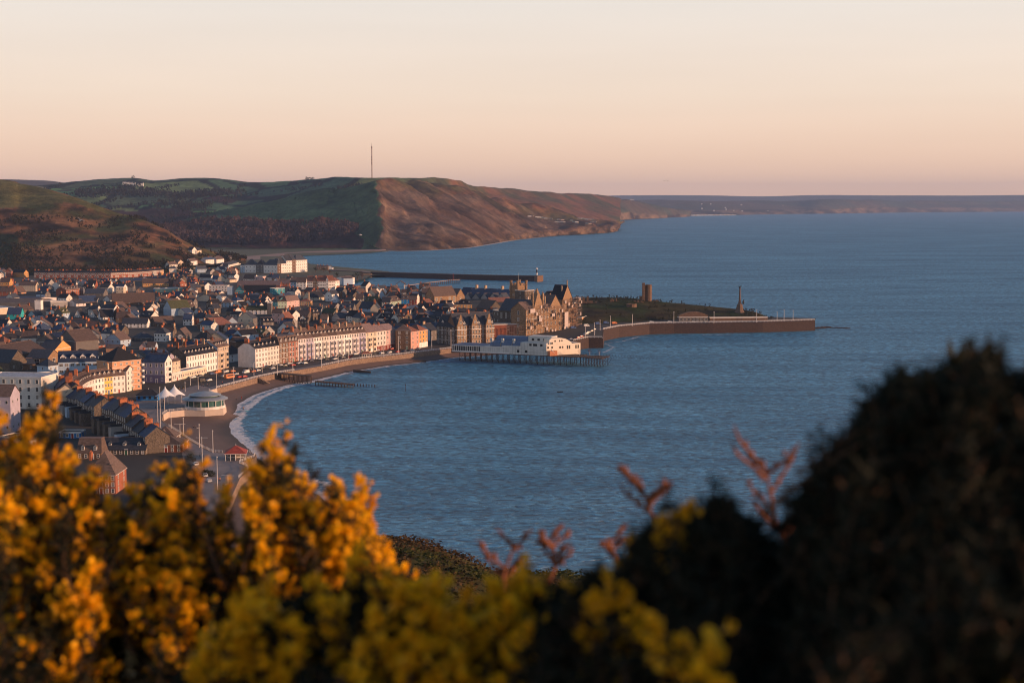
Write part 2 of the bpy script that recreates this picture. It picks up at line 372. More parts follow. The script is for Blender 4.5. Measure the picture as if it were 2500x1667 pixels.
near_mat = mat('hillside_grass', (0.075, 0.062, 0.02), 0.95, 0.4, 0.5, 0.5, (0.03, 0.026, 0.01), spec=0.05)
tag(m.build('hillside', near_mat, smooth=True), kind='structure')
# ---------------------------------------------------------------- coast lines
def gz(x, y):
    return 6 + 3.8 * ss((y - 1100) / 130) * ss((x + 70) / 90)
def PG(px, py):                          # sight line meets the town ground
    z = 6.0
    for _ in range(6):
        p = PZ(px, py, z); z = gz(p.x, p.y)
    return PZ(px, py, z)
WALLPX = [(520, 1330), (545, 1262), (560, 1225), (586, 1167), (600, 1155), (611, 1146), (603, 1137), (586, 1130), (600, 1125), (623, 1117), (626, 1109), (602, 1102),
          (543, 1105), (521, 1103), (496, 1091), (468, 1075), (440, 1056), (415, 1040), (395, 1025), (399, 1012), (410, 1005), (450, 1001), (500, 1001), (545, 998), (552, 991), (549, 984), (538, 972), (513, 953),
          (530, 948), (580, 935), (632, 921), (679, 911), (720, 905), (789, 893), (851, 880), (914, 872), (976, 866), (1040, 858), (1101, 851),
          (1200, 846), (1300, 838), (1401, 832), (1437, 824.5), (1472, 824.5), (1474, 805), (1511, 797.5), (1585, 790.5), (1645, 789), (1740, 788), (1862, 786), (1990, 782)]
WALL = [PG(*p) for p in WALLPX]
e = WALL[-1]
LAND = list(WALL) + [PZ(1992, 777, 9.6), PZ(1880, 774, 9.6), PZ(1780, 760, 9), PZ(1680, 752, 9), PZ(1480, 735, 8), PZ(1330, 735, 6), PZ(1255, 728, 4), PZ(1130, 708, 4), PZ(1040, 704, 4), PZ(965, 709, 4), PZ(930, 713, 4), PZ(890, 706, 4),
        PZ(840, 706, 4), PZ(838, 694, 4), PZ(860, 687, 4), PZ(893, 680, 4), PZ(905, 673, 4), PZ(990, 670, 3), PZ(960, 664.5, 2), PZ(905, 658, 2), PZ(812, 650, 2), PZ(757, 644, 2), PZ(740, 634, 2), PZ(728, 625, 1),
        PZ(816, 621.5, 1), PZ(898, 618, 1), PZ(948, 613, 1), PZ(960, 600, 1), Vector((-900, 5600, 3)), Vector((-2600, 5600, 3)), Vector((-2000, 2000, 6)), Vector((-800, 700, 6)), Vector((-420, 300, 6)), Vector((-120, 300, 6))]
def inside(x, y, poly):
    c = False; j = len(poly) - 1
    for i in range(len(poly)):
        a, b = poly[i], poly[j]
        if (a[1] > y) != (b[1] > y) and x < (b[0] - a[0]) * (y - a[1]) / (b[1] - a[1]) + a[0]: c = not c
        j = i
    return c
def seg_d(x, y, poly, closed=False):
    m_ = 1e9
    for i in range(len(poly) - (0 if closed else 1)):
        a, b = poly[i], poly[(i + 1) % len(poly)]
        dx, dy = b[0] - a[0], b[1] - a[1]; l = dx * dx + dy * dy or 1
        t = max(0, min(1, ((x - a[0]) * dx + (y - a[1]) * dy) / l))
        m_ = min(m_, math.hypot(x - a[0] - t * dx, y - a[1] - t * dy))
    return m_
pts = [Vector((p.x, p.y)) for p in LAND]; hz = [p.z for p in LAND]
for yy in range(400, 2300, 25):
    for xx in range(-700, 260, 25):
        if inside(xx, yy, LAND) and seg_d(xx, yy, LAND, True) > 8: pts.append(Vector((xx, yy))); hz.append(gz(xx, yy))
for yy in range(2300, 5500, 150):
    for xx in range(-2300, -200, 150):
        if inside(xx, yy, LAND) and seg_d(xx, yy, LAND, True) > 8: pts.append(Vector((xx, yy))); hz.append(6 - 3 * ss((yy - 2400) / 700))
nL = len(LAND)
vo, eo, fo, ov, _, _ = delaunay_2d_cdt(pts, [(i, (i + 1) % nL) for i in range(nL)], [], 1, 0.01)
m = MB()
hh = []
for k, v in enumerate(vo):
    h = hz[ov[k][0]] if ov[k] else 6
    m.v.append((v.x, v.y, h))
for f in fo:
    m.f.append(tuple(f)); m.m.append(0)
gm = bpy.data.materials.new('town_ground'); gm.use_nodes = True; nt = gm.node_tree; b = nt.nodes['Principled BSDF']; b.inputs['Roughness'].default_value = 0.9
tc = N(nt, 'ShaderNodeTexCoord'); sp = N(nt, 'ShaderNodeSeparateXYZ'); L(nt, tc.outputs['Object'], sp.inputs[0])
n1 = N(nt, 'ShaderNodeTexNoise', Scale=0.03, Detail=8.0, Roughness=0.6); L(nt, tc.outputs['Object'], n1.inputs['Vector'])
mr = N(nt, 'ShaderNodeMapRange'); mr.inputs[1].default_value = 2150; mr.inputs[2].default_value = 2450; L(nt, sp.outputs['Y'], mr.inputs[0])
ma = N(nt, 'ShaderNodeMix', data_type='RGBA'); L(nt, n1.outputs[0], ma.inputs['Factor']); ma.inputs[6].default_value = (0.012, 0.012, 0.010, 1); ma.inputs[7].default_value = (0.055, 0.045, 0.04, 1)
mb_ = N(nt, 'ShaderNodeMix', data_type='RGBA'); L(nt, n1.outputs[0], mb_.inputs['Factor']); mb_.inputs[6].default_value = (0.035, 0.05, 0.02, 1); mb_.inputs[7].default_value = (0.09, 0.085, 0.04, 1)
mc_ = N(nt, 'ShaderNodeMix', data_type='RGBA'); L(nt, mr.outputs[0], mc_.inputs['Factor']); L(nt, ma.outputs[2], mc_.inputs[6]); L(nt, mb_.outputs[2], mc_.inputs[7]); L(nt, mc_.outputs[2], b.inputs['Base Color'])
tag(m.build('ground', gm), kind='structure')
# promenade and road: paved sheets along the sea wall
pave = mat('promenade_paving', (0.26, 0.22, 0.21), 0.8, 0.3, 0.08, 0, (0.17, 0.145, 0.14))
tarmac = mat('asphalt', (0.07, 0.065, 0.068), 0.85, 0.25, 0.1, 0)
def offs(line, d):
    out = []
    for i in range(len(line)):
        a, b = line[max(i - 1, 0)], line[min(i + 1, len(line) - 1)]
        t = Vector((b.x - a.x, b.y - a.y)).normalized(); out.append(Vector((line[i].x - t.y * d, line[i].y + t.x * d, line[i].z)))
    return out
def strip(name, A, B, dz, mt, kind='structure'):
    m = MB()
    for i in range(len(A) - 1):
        m.face([(A[i].x, A[i].y, A[i].z + dz), (B[i].x, B[i].y, B[i].z + dz), (B[i + 1].x, B[i + 1].y, B[i + 1].z + dz), (A[i + 1].x, A[i + 1].y, A[i + 1].z + dz)], 0)
    return tag(m.build(name, mt), kind=kind)
def resample(line, n):
    d = [0]
    for a, b in zip(line, line[1:]): d.append(d[-1] + (b - a).length)
    out = []; k = 0
    for i in range(n):
        s = d[-1] * i / (n - 1)
        while k < len(line) - 2 and d[k + 1] < s: k += 1
        t = (s - d[k]) / max(1e-6, d[k + 1] - d[k]); out.append(line[k].lerp(line[k + 1], min(1, t)))
    return out
sea_line = [WALL[i] for i in range(len(WALL))]
near_in = [PG(*p) for p in ((300, 1330), (455, 1240), (470, 1200), (455, 1165), (447, 1120), (440, 1085), (420, 1070), (380, 1045), (350, 1020), (330, 1000), (320, 985), (340, 975), (400, 962), (452, 948), (480, 940))]
near_out = [WALL[i] for i in range(0, 29)]
def lift(l, z): return [Vector((p.x, p.y, p.z + z)) for p in l]
poly = near_in + near_out[::-1]
pl = [Vector((p.x, p.y)) for p in poly]
vo, eo, fo, ov, _, _ = delaunay_2d_cdt(pl, [(i, (i + 1) % len(pl)) for i in range(len(pl))], [], 1, 0.01)
m = MB(); m.v = [(v.x, v.y, 6.012) for v in vo]; m.f = [tuple(f) for f in fo]; m.m = [0] * len(m.f)
tag(m.build('promenade', pave), kind='structure')
W2 = WALL[28:]
strip('promenade_walk', W2, offs(W2, 7), 0.014, pave)
strip('seafront_road', offs(W2, 7.2), offs(W2, 17), 0.008, tarmac)
strip('kerb', offs(W2, 7.0), offs(W2, 7.25), 0.12, mat('kerb_stone', (0.3, 0.28, 0.27), 0.8))
NR = [PG(*p) for p in ((455, 1240), (485, 1180), (470, 1130), (455, 1090))]
# sea wall (its own thing in three lengths)
def wallm(name, line, zb, mt, label, parap=0.0, thick=1.2, batter=0.5):
    m = MB(); A = line; B = offs(line, -batter); C_ = offs(line, thick)
    for i in range(len(A) - 1):
        a, a2, b_, b2, c_, c2 = A[i], A[i + 1], B[i], B[i + 1], C_[i], C_[i + 1]
        t = 0.05 + parap
        m.face([(b_.x, b_.y, zb), (b2.x, b2.y, zb), (a2.x, a2.y, a2.z + t), (a.x, a.y, a.z + t)])
        m.face([(a.x, a.y, a.z + t), (a2.x, a2.y, a2.z + t), (c2.x, c2.y, c2.z + t), (c_.x, c_.y, c_.z + t)])
        m.face([(c_.x, c_.y, c_.z + t), (c2.x, c2.y, c2.z + t), (c2.x, c2.y, zb), (c_.x, c_.y, zb)])
    for a, b_, c_ in ((A[0], B[0], C_[0]), (A[-1], B[-1], C_[-1])):
        m.face([(b_.x, b_.y, zb), (a.x, a.y, a.z + .05 + parap), (c_.x, c_.y, c_.z + .05 + parap), (c_.x, c_.y, zb)])
    return tag(m.build(name, mt), label, 'sea wall')
def brickmat(name, c1, c2, mortar, sx=0.6, sz=0.25, dark=0.0):
    m = bpy.data.materials.new(name); m.use_nodes = True; nt = m.node_tree; b = nt.nodes['Principled BSDF']; b.inputs['Roughness'].default_value = 0.9
    tc = N(nt, 'ShaderNodeTexCoord')
    n1 = N(nt, 'ShaderNodeTexNoise', Scale=0.35, Detail=8.0, Roughness=0.7); L(nt, tc.outputs['Object'], n1.inputs['Vector'])
    n2 = N(nt, 'ShaderNodeTexVoronoi', Scale=1.6); L(nt, tc.outputs['Object'], n2.inputs['Vector'])
    a = N(nt, 'ShaderNodeMix', data_type='RGBA'); L(nt, n1.outputs[0], a.inputs['Factor']); a.inputs[6].default_value = (*c1, 1); a.inputs[7].default_value = (*c2, 1)
    h = N(nt, 'ShaderNodeMapRange'); h.inputs[3].default_value = 0.65; h.inputs[4].default_value = 1.35; L(nt, n2.outputs['Color'], h.inputs[0])
    s = N(nt, 'ShaderNodeVectorMath', operation='SCALE'); L(nt, a.outputs[2], s.inputs[0]); L(nt, h.outputs[0], s.inputs['Scale']); L(nt, s.outputs[0], b.inputs['Base Color'])
    bp = N(nt, 'ShaderNodeBump', Strength=0.6); bp.inputs['Distance'].default_value = 0.3; L(nt, n2.outputs['Distance'], bp.inputs['Height']); L(nt, bp.outputs[0], b.inputs['Normal'])
    MC[name] = m; return m
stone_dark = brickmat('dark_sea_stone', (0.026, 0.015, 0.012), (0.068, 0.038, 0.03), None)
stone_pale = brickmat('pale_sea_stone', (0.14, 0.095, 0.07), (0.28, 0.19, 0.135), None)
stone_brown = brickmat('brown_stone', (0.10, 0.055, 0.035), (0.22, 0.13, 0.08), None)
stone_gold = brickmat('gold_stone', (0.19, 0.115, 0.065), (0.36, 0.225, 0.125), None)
wallm('sea_wall', WALL[:20], -1, stone_pale, 'pale stone sea wall of the near promenade curving round the red-roofed shelter')
wallm('sea_wall', WALL[19:29], -1, mat('bandstand_plinth', (0.55, 0.45, 0.38), 0.8, 0.15, 0.3), 'smooth pale curved sea wall beneath the round glass bandstand')
wallm('sea_wall', WALL[28:39], -1, stone_pale, 'long pale brown sea wall between beach and parked cars')
wallm('sea_wall', WALL[38:], -3, stone_dark, 'high dark stone sea wall below the castle headland')
# ---------------------------------------------------------------- beach
WATERPX = [(700, 1330), (790, 1300), (812, 1270), (812, 1240), (775, 1205), (725, 1178), (680, 1155), (640, 1130), (612, 1102), (592, 1083), (570, 1062), (560, 1035), (562, 1012), (580, 988), (615, 965), (680, 944), (760, 929), (850, 908), (940, 893), (1000, 887), (1060, 880), (1110, 872), (1200, 866), (1290, 852)]
WL = [PZ(x, y, 0) for x, y in WATERPX]
wi = resample(WALL[:41], 120)
def near_pt(p, line):
    best = None; bd = 1e9
    for i in range(len(line) - 1):
        a, b_ = line[i], line[i + 1]; d = b_ - a; d = Vector((d.x, d.y, 0)); t = max(0, min(1, (p - a).dot(d) / max(1e-6, d.dot(d)))); q = a + d * t
        dd = math.hypot(q.x - p.x, q.y - p.y)
        if dd < bd: bd, best = dd, q
    return best
wl = resample(WL, 160)
outer = WL[:]
sea_side = offs(wl, -8)
bpoly = WALL[:41] + [Vector((s.x, s.y, -1)) for s in sea_side[::-1]]
pts = [Vector((p.x, p.y)) for p in WALL[:41]]; hz = [2.6] * 41
sidev = [Vector((p.x, p.y)) for p in sea_side[::-1]]; pts += sidev; hz += [-0.9] * len(sidev)
nB = len(pts)
random.seed(3)
for yy in range(300, 1200, 5):
    for xx in range(-300, 90, 5):
        if inside(xx, yy, bpoly) and seg_d(xx, yy, bpoly, True) > 3:
            dw = seg_d(xx, yy, wl)
            ins = near_pt(Vector((xx, yy, 0)), wl)
            dwall = seg_d(xx, yy, WALL[:41])
            s_ = dwall / (dw + dwall + 0.1)
            sea = seg_d(xx, yy, sea_side) < 8
            h = (2.6 * (1 - s_) ** 1.0 + 0.25 * noise.noise(Vector((xx * 0.05, yy * 0.05, 0)))) if not sea else -0.9 * (1 - min(1, seg_d(xx, yy, sea_side) / 8))
            pts.append(Vector((xx, yy))); hz.append(h)
vo, eo, fo, ov, _, _ = delaunay_2d_cdt(pts, [(i, (i + 1) % nB) for i in range(nB)], [], 1, 0.01)
m = MB(); m.v = [(v.x, v.y, hz[ov[k][0]] if ov[k] else 0) for k, v in enumerate(vo)]; m.f = [tuple(f) for f in fo]; m.m = [0] * len(m.f)
bm_ = bpy.data.materials.new('dark_shingle'); bm_.use_nodes = True; nt = bm_.node_tree; b = nt.nodes['Principled BSDF']; b.inputs['Roughness'].default_value = 0.85
tc = N(nt, 'ShaderNodeTexCoord'); sp = N(nt, 'ShaderNodeSeparateXYZ'); L(nt, tc.outputs['Object'], sp.inputs[0])
n1 = N(nt, 'ShaderNodeTexNoise', Scale=0.25, Detail=10.0, Roughness=0.75); L(nt, tc.outputs['Object'], n1.inputs['Vector'])
mr = N(nt, 'ShaderNodeMapRange'); mr.inputs[1].default_value = 0.15; mr.inputs[2].default_value = 0.9; L(nt, sp.outputs['Z'], mr.inputs[0])
ma = N(nt, 'ShaderNodeMix', data_type='RGBA'); L(nt, n1.outputs[0], ma.inputs['Factor']); ma.inputs[6].default_value = (0.07, 0.045, 0.037, 1); ma.inputs[7].default_value = (0.20, 0.13, 0.105, 1)
mb_ = N(nt, 'ShaderNodeMix', data_type='RGBA'); L(nt, mr.outputs[0], mb_.inputs['Factor']); mb_.inputs[6].default_value = (0.06, 0.045, 0.04, 1); L(nt, ma.outputs[2], mb_.inputs[7]); L(nt, mb_.outputs[2], b.inputs['Base Color'])
tag(m.build('beach', bm_, smooth=True), kind='structure')
sb = mat('pale_shingle', (0.30, 0.21, 0.18), 0.9, 0.25, 0.02, 0)
FB = [PZ(x, y, 0) for x, y in ((740, 627), (728, 624.5), (780, 622.5), (816, 621.5), (898, 618), (948, 612.5))]
FB2 = [PZ(x, y, 3) for x, y in ((600, 636), (600, 627), (700, 618), (760, 614.5), (890, 610.5), (945, 609))]
m = MB()
for i in range(5): m.face([FB[i], FB[i + 1], FB2[i + 1] + Vector((0, 0, 1)), FB2[i] + Vector((0, 0, 1))])
tag(m.build('far_beach', sb), kind='structure')
m = MB()
SPA = [(757, 645), (812, 650.5), (905, 659), (960, 665), (1040, 670)]; SPB = [(757, 655), (812, 660), (870, 662), (910, 667), (1035, 671)]
for i in range(4): m.face([PZ(*SPA[i], -0.5), PZ(*SPA[i + 1], -0.5), PZ(*SPB[i + 1], 4.6), PZ(*SPB[i], 5.2 + 1)])
tag(m.build('shingle_spit', mat('grey_shingle', (0.17, 0.13, 0.12), 0.9, 0.25, 0.02)), kind='structure')
# ---------------------------------------------------------------- sea
sm = bpy.data.materials.new('sea_water'); sm.use_nodes = True; nt = sm.node_tree; b = nt.nodes['Principled BSDF']
b.inputs['Roughness'].default_value = 0.22; b.inputs['IOR'].default_value = 1.33; b.inputs['Specular IOR Level'].default_value = 0.3
tc = N(nt, 'ShaderNodeTexCoord')
def wn(scale, st, det=3.0, dist=0.3):
    mp = N(nt, 'ShaderNodeMapping'); mp.inputs['Scale'].default_value = st; mp.inputs['Rotation'].default_value = (0, 0, R(-14)); L(nt, tc.outputs['Object'], mp.inputs[0])
    n_ = N(nt, 'ShaderNodeTexNoise', Scale=scale, Detail=det, Roughness=0.6, Distortion=dist); L(nt, mp.outputs[0], n_.inputs['Vector']); return n_
a1 = wn(0.19, (1, 1.7, 1), 6.0, 0.8); a2 = wn(0.035, (0.6, 2.4, 1), 3.0); a3 = wn(0.006, (0.5, 2.2, 1), 5.0, 1.5)
ad = N(nt, 'ShaderNodeMath', operation='MULTIPLY_ADD'); L(nt, a2.outputs[0], ad.inputs[0]); ad.inputs[1].default_value = 1.6; L(nt, a1.outputs[0], ad.inputs[2])
bp = N(nt, 'ShaderNodeBump', Strength=1.0); bp.inputs['Distance'].default_value = 3.4; L(nt, ad.outputs[0], bp.inputs['Height']); L(nt, bp.outputs[0], b.inputs['Normal'])
cmx = N(nt, 'ShaderNodeMix', data_type='RGBA'); r3 = N(nt, 'ShaderNodeMapRange'); r3.inputs[1].default_value = .35; r3.inputs[2].default_value = .65; L(nt, a3.outputs[0], r3.inputs[0]); L(nt, r3.outputs[0], cmx.inputs['Factor']); cmx.inputs[6].default_value = (0.022, 0.115, 0.20, 1); cmx.inputs[7].default_value = (0.065, 0.215, 0.335, 1)
# white foam where the water meets the shore: a per-vertex distance to the shoreline
at = N(nt, 'ShaderNodeAttribute'); at.attribute_name = 'foam'
n4 = wn(0.22, (1, 1, 1), 6.0, 1.0)
fo_ = N(nt, 'ShaderNodeMath', operation='ADD'); L(nt, at.outputs['Fac'], fo_.inputs[0]); L(nt, n4.outputs[0], fo_.inputs[1])
fr = N(nt, 'ShaderNodeMapRange'); fr.inputs[1].default_value = 1.12; fr.inputs[2].default_value = 1.3; L(nt, fo_.outputs[0], fr.inputs[0])
cm2 = N(nt, 'ShaderNodeMix', data_type='RGBA'); L(nt, fr.outputs[0], cm2.inputs['Factor']); L(nt, cmx.outputs[2], cm2.inputs[6]); cm2.inputs[7].default_value = (0.75, 0.75, 0.78, 1)
# wave light and shade painted into the colour: darker troughs, paler backs, then body colour under a wave-broken reflection
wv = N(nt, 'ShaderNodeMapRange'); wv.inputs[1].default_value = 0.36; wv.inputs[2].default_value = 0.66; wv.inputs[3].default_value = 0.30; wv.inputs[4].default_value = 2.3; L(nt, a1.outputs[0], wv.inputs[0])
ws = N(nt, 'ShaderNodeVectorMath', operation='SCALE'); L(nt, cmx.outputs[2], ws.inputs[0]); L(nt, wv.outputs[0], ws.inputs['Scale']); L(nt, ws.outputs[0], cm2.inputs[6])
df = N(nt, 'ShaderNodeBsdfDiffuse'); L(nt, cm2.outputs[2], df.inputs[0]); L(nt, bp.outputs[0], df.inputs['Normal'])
gl_ = N(nt, 'ShaderNodeBsdfGlossy'); gl_.inputs['Roughness'].default_value = 0.28; gl_.inputs['Color'].default_value = (0.74, 0.86, 1, 1); L(nt, bp.outputs[0], gl_.inputs['Normal'])
gf = N(nt, 'ShaderNodeMapRange'); gf.inputs[3].default_value = 0.17; gf.inputs[4].default_value = 0.04; L(nt, fr.outputs[0], gf.inputs[0])
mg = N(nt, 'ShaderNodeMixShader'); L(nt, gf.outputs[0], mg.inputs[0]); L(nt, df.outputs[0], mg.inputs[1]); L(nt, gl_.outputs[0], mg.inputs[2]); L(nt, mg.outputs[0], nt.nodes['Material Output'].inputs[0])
cliffW = [PZ(x, y, 0) for x, y in ((728, 624.5), (816, 621.5), (898, 618.5), (951, 612.5), (985, 613.5), (1046, 611.5), (1136, 605.5), (1195, 596.5), (1260, 585.5), (1340, 577), (1420, 572), (1490, 568))]
BR_L = [PZ(x, y, 0) for x, y in ((835, 1262), (845, 1235), (800, 1180), (720, 1160), (668, 1130), (640, 1112), (600, 1075), (582, 1050), (578, 1030), (600, 1000), (640, 968), (700, 945), (770, 931), (860, 906), (940, 893), (1000, 886))]
BR2L = [PZ(x, y, 0) for x, y in ((900, 1275), (885, 1250), (930, 1225), (1040, 1205))]
CW = [PZ(x, y, 0) for x, y in ((1475, 860), (1500, 848), (1475, 838), (1520, 833), (1560, 822), (1700, 818), (1850, 816), (1990, 808), (2050, 802), (2080, 800))]
def foam(x, y):
    f = 0.0
    if y < 1300 and x < 120:
        d = seg_d(x, y, wl); f = max(f, 1.0 * math.exp(-(d / 4.0) ** 2))
        d = seg_d(x, y, BR_L); f = max(f, 0.95 * math.exp(-(d / 3.4) ** 2)); 
        d2 = seg_d(x, y, wl); f = max(f, 0.72 * math.exp(-(d2 / 15) ** 2) if x < -60 else 0)
    if 1000 < y < 1500: d = seg_d(x, y, CW); f = max(f, 0.74 * math.exp(-(d / 4.0) ** 2))
    if y > 3000: d = seg_d(x, y, cliffW); f = max(f, 0.95 * math.exp(-(d / 18.0) ** 2))
    return f
def seamesh(xs, ys, z=0.0):
    n, k = len(xs), len(ys); v = [(x, y, z) for x in xs for y in ys]
    f = [(i * k + j, (i + 1) * k + j, (i + 1) * k + j + 1, i * k + j + 1) for i in range(n - 1) for j in range(k - 1)]
    return v, f
def lin(a, b, st): return [a + (b - a) * i / max(1, round((b - a) / st)) for i in range(max(1, round((b - a) / st)) + 1)]
xs = [-40000, -3000, -900] + lin(-320, 120, 2.5) + lin(160, 900, 40) + [1500, 3000, 60000]
ys = [-3000, 0, 250] + lin(400, 1180, 3) + lin(1190, 1460, 7) + lin(1500, 3000, 150) + lin(3100, 6200, 25) + [9000, 60000]
v, f = seamesh(xs, ys)
me = bpy.data.meshes.new('sea'); me.from_pydata(v, [], f); me.materials.append(sm)
fa = me.attributes.new('foam', 'FLOAT', 'POINT')
fa.data.foreach_set('value', [foam(p[0], p[1]) if (350 < p[1] < 6300 and -400 < p[0] < 700) else 0.0 for p in v])
o = bpy.data.objects.new('sea', me); col.objects.link(o); tag(o, kind='structure')
# ---------------------------------------------------------------- building kit
WALLC = dict(white=(0.80, 0.76, 0.73), offw=(0.68, 0.64, 0.59), cream=(0.66, 0.55, 0.42), pink=(0.62, 0.42, 0.40), lilac=(0.42, 0.38, 0.47), lilacd=(0.20, 0.17, 0.28), paleblue=(0.42, 0.54, 0.68), blue=(0.03, 0.17, 0.42),
             bright=(0.02, 0.26, 0.62), teal=(0.07, 0.30, 0.36), grey=(0.36, 0.34, 0.33), dgrey=(0.16, 0.145, 0.14), brick=(0.30, 0.10, 0.06), orange=(0.62, 0.33, 0.19), yellow=(0.75, 0.50, 0.10), ochre=(0.62, 0.33, 0.12),
             dred=(0.22, 0.05, 0.04), mauve=(0.66, 0.60, 0.60), salmon=(0.55, 0.30, 0.24), green=(0.35, 0.45, 0.36), turq=(0.03, 0.42, 0.44), sand=(0.55, 0.44, 0.33))
def wmat(k):
    if k in ('stone', 'stoneg', 'stoned'): return {'stone': stone_brown, 'stoneg': stone_gold, 'stoned': stone_dk}[k]
    return mat('render_' + k, WALLC[k], 0.85, 0.18, 0.35, 0.15, rnd=0.1)
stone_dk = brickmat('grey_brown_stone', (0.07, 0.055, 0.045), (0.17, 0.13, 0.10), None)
ROOFC = dict(slate=(0.055, 0.062, 0.08), dark=(0.028, 0.028, 0.034), brown=(0.13, 0.09, 0.075), blue=(0.045, 0.07, 0.13), pinkish=(0.24, 0.17, 0.16), green=(0.07, 0.075, 0.035), red=(0.35, 0.07, 0.05), metal=(0.3, 0.33, 0.38), tile=(0.28, 0.12, 0.08))
def rmat(k): return mat('roof_' + k, ROOFC[k], 0.7, 0.45, 0.6, 0.3, stretch=(1, 1, 3), spec=0.25, rnd=0.3)
glass = mat('window_glass', (0.02, 0.022, 0.028), 0.3, 0.2, 0.3, spec=0.5)
nt = glass.node_tree; b = nt.nodes['Principled BSDF']; oi = N(nt, 'ShaderNodeObjectInfo'); rg = N(nt, 'ShaderNodeMapRange'); rg.inputs[1].default_value = .62; rg.inputs[2].default_value = 1.0
gx = N(nt, 'ShaderNodeMix', data_type='RGBA'); L(nt, oi.outputs['Random'], rg.inputs[0]); L(nt, rg.outputs[0], gx.inputs['Factor']); gx.inputs[6].default_value = (.02, .022, .028, 1); gx.inputs[7].default_value = (.30, .25, .21, 1); L(nt, gx.outputs[2], b.inputs['Base Color'])
frame = mat('window_frame', (0.78, 0.74, 0.70), 0.6, 0.06, 2.0)
trim = mat('white_trim', (0.74, 0.70, 0.67), 0.7, 0.08, 1.0)
pot = mat('chimney_brick', (0.44, 0.15, 0.07), 0.9, 0.35, 0.8, 0.2, rnd=0.35)
potb = mat('chimney_render', (0.50, 0.36, 0.24), 0.9, 0.3, 0.8, 0.2, rnd=0.2)
lead = mat('ridge_tiles', (0.2, 0.13, 0.11), 0.8, 0.3, 2.0)
doorm = [mat('door_' + n, c, 0.5, 0.1, 2) for n, c in (('blue', (0.03, 0.08, 0.2)), ('red', (0.3, 0.03, 0.02)), ('dark', (0.03, 0.03, 0.03)), ('green', (0.03, 0.12, 0.06)))]
WINM = {}
def winmesh(w_, h, style='sash'):
    k = (round(w_, 2), round(h, 2), style)
    if k in WINM: return WINM[k]
    m = MB(); f = 0.14 if style != 'thin' else 0.08
    m.box(-w_ / 2, w_ / 2, -0.03, 0.05, 0, h, 1)
    for a in ((-w_ / 2 - f, -w_ / 2 + .02, 0, h), (w_ / 2 - .02, w_ / 2 + f, 0, h), (-w_ / 2 - f, w_ / 2 + f, h, h + f), (-w_ / 2 - f - .05, w_ / 2 + f + .05, -f, 0.0)):
        m.box(a[0], a[1], -0.10, 0.05, a[2], a[3], 0)
    m.box(-w_ / 2, w_ / 2, -0.06, 0.03, h / 2 - .05, h / 2 + .05, 0)
    if w_ > 1.5: m.box(-.06, .06, -0.062, 0.03, 0, h, 0)
    if style == 'arch': m.prism([(-w_ / 2 - f, -.1), (w_ / 2 + f, -.1), (w_ / 2 + f, .05), (-w_ / 2 - f, .05)], h + f, h + f + .001, 0); m.box(-w_ / 3, w_ / 3, -.09, .05, h + f, h + f + .3, 0)
    WINM[k] = m.mesh('window', [frame, glass]); return WINM[k]
CH = {}
def chimmesh(w_, d, h, n, mt):
    k = (round(w_, 1), round(d, 1), round(h, 1), n, mt.name)
    if k in CH: return CH[k]
    m = MB(); m.box(-w_ / 2, w_ / 2, -d / 2, d / 2, -1.6, h, 0); m.box(-w_ / 2 - .1, w_ / 2 + .1, -d / 2 - .1, d / 2 + .1, h, h + .18, 0)
    for i in range(n):
        t = (i + .5) / n - .5
        c = (0, t * d * .9) if d > w_ else (t * w_ * .9, 0)
        m.cyl((c[0], c[1], h + .18), (c[0], c[1], h + .75), .17, .14, 5, 1)
    CH[k] = m.mesh('chimney', [mt, pot]); return CH[k]
def dormmesh(w_, h, d, white=True, rm='slate'):
    k = ('d', round(w_, 1), round(h, 1), round(d, 1), white, rm)
    if k in CH: return CH[k]
    m = MB(); r = w_ * .55
    m.box(-w_ / 2, w_ / 2, 0, d, 0, h, 0 if white else 3)
    m.face([(-w_ / 2, 0, h), (w_ / 2, 0, h), (0, 0, h + r)], 0); m.face([(w_ / 2, d, h), (-w_ / 2, d, h), (0, d, h + r)], 0)
    for s in (-1, 1): m.hexa([(0, -.25, h + r), (s * (w_ / 2 + .2), -.25, h - .1), (s * (w_ / 2 + .2), d, h - .1), (0, d, h + r), (0, -.25, h + r + .12), (s * (w_ / 2 + .2), -.25, h + .02), (s * (w_ / 2 + .2), d, h + .02), (0, d, h + r + .12)], 1)
    m.box(-w_ * .32, w_ * .32, -.06, .02, .25, h - .05, 2)
    m.box(-.04, .04, -.09, 0, .25, h - .05, 0); m.box(-w_ * .32, w_ * .32, -.09, 0, h * .5, h * .5 + .08, 0)
    CH[k] = m.mesh('dormer', [trim, rmat(rm), glass, rmat('dark')]); return CH[k]
BOXES = []                               # screen boxes of the placed buildings
FOOT = []
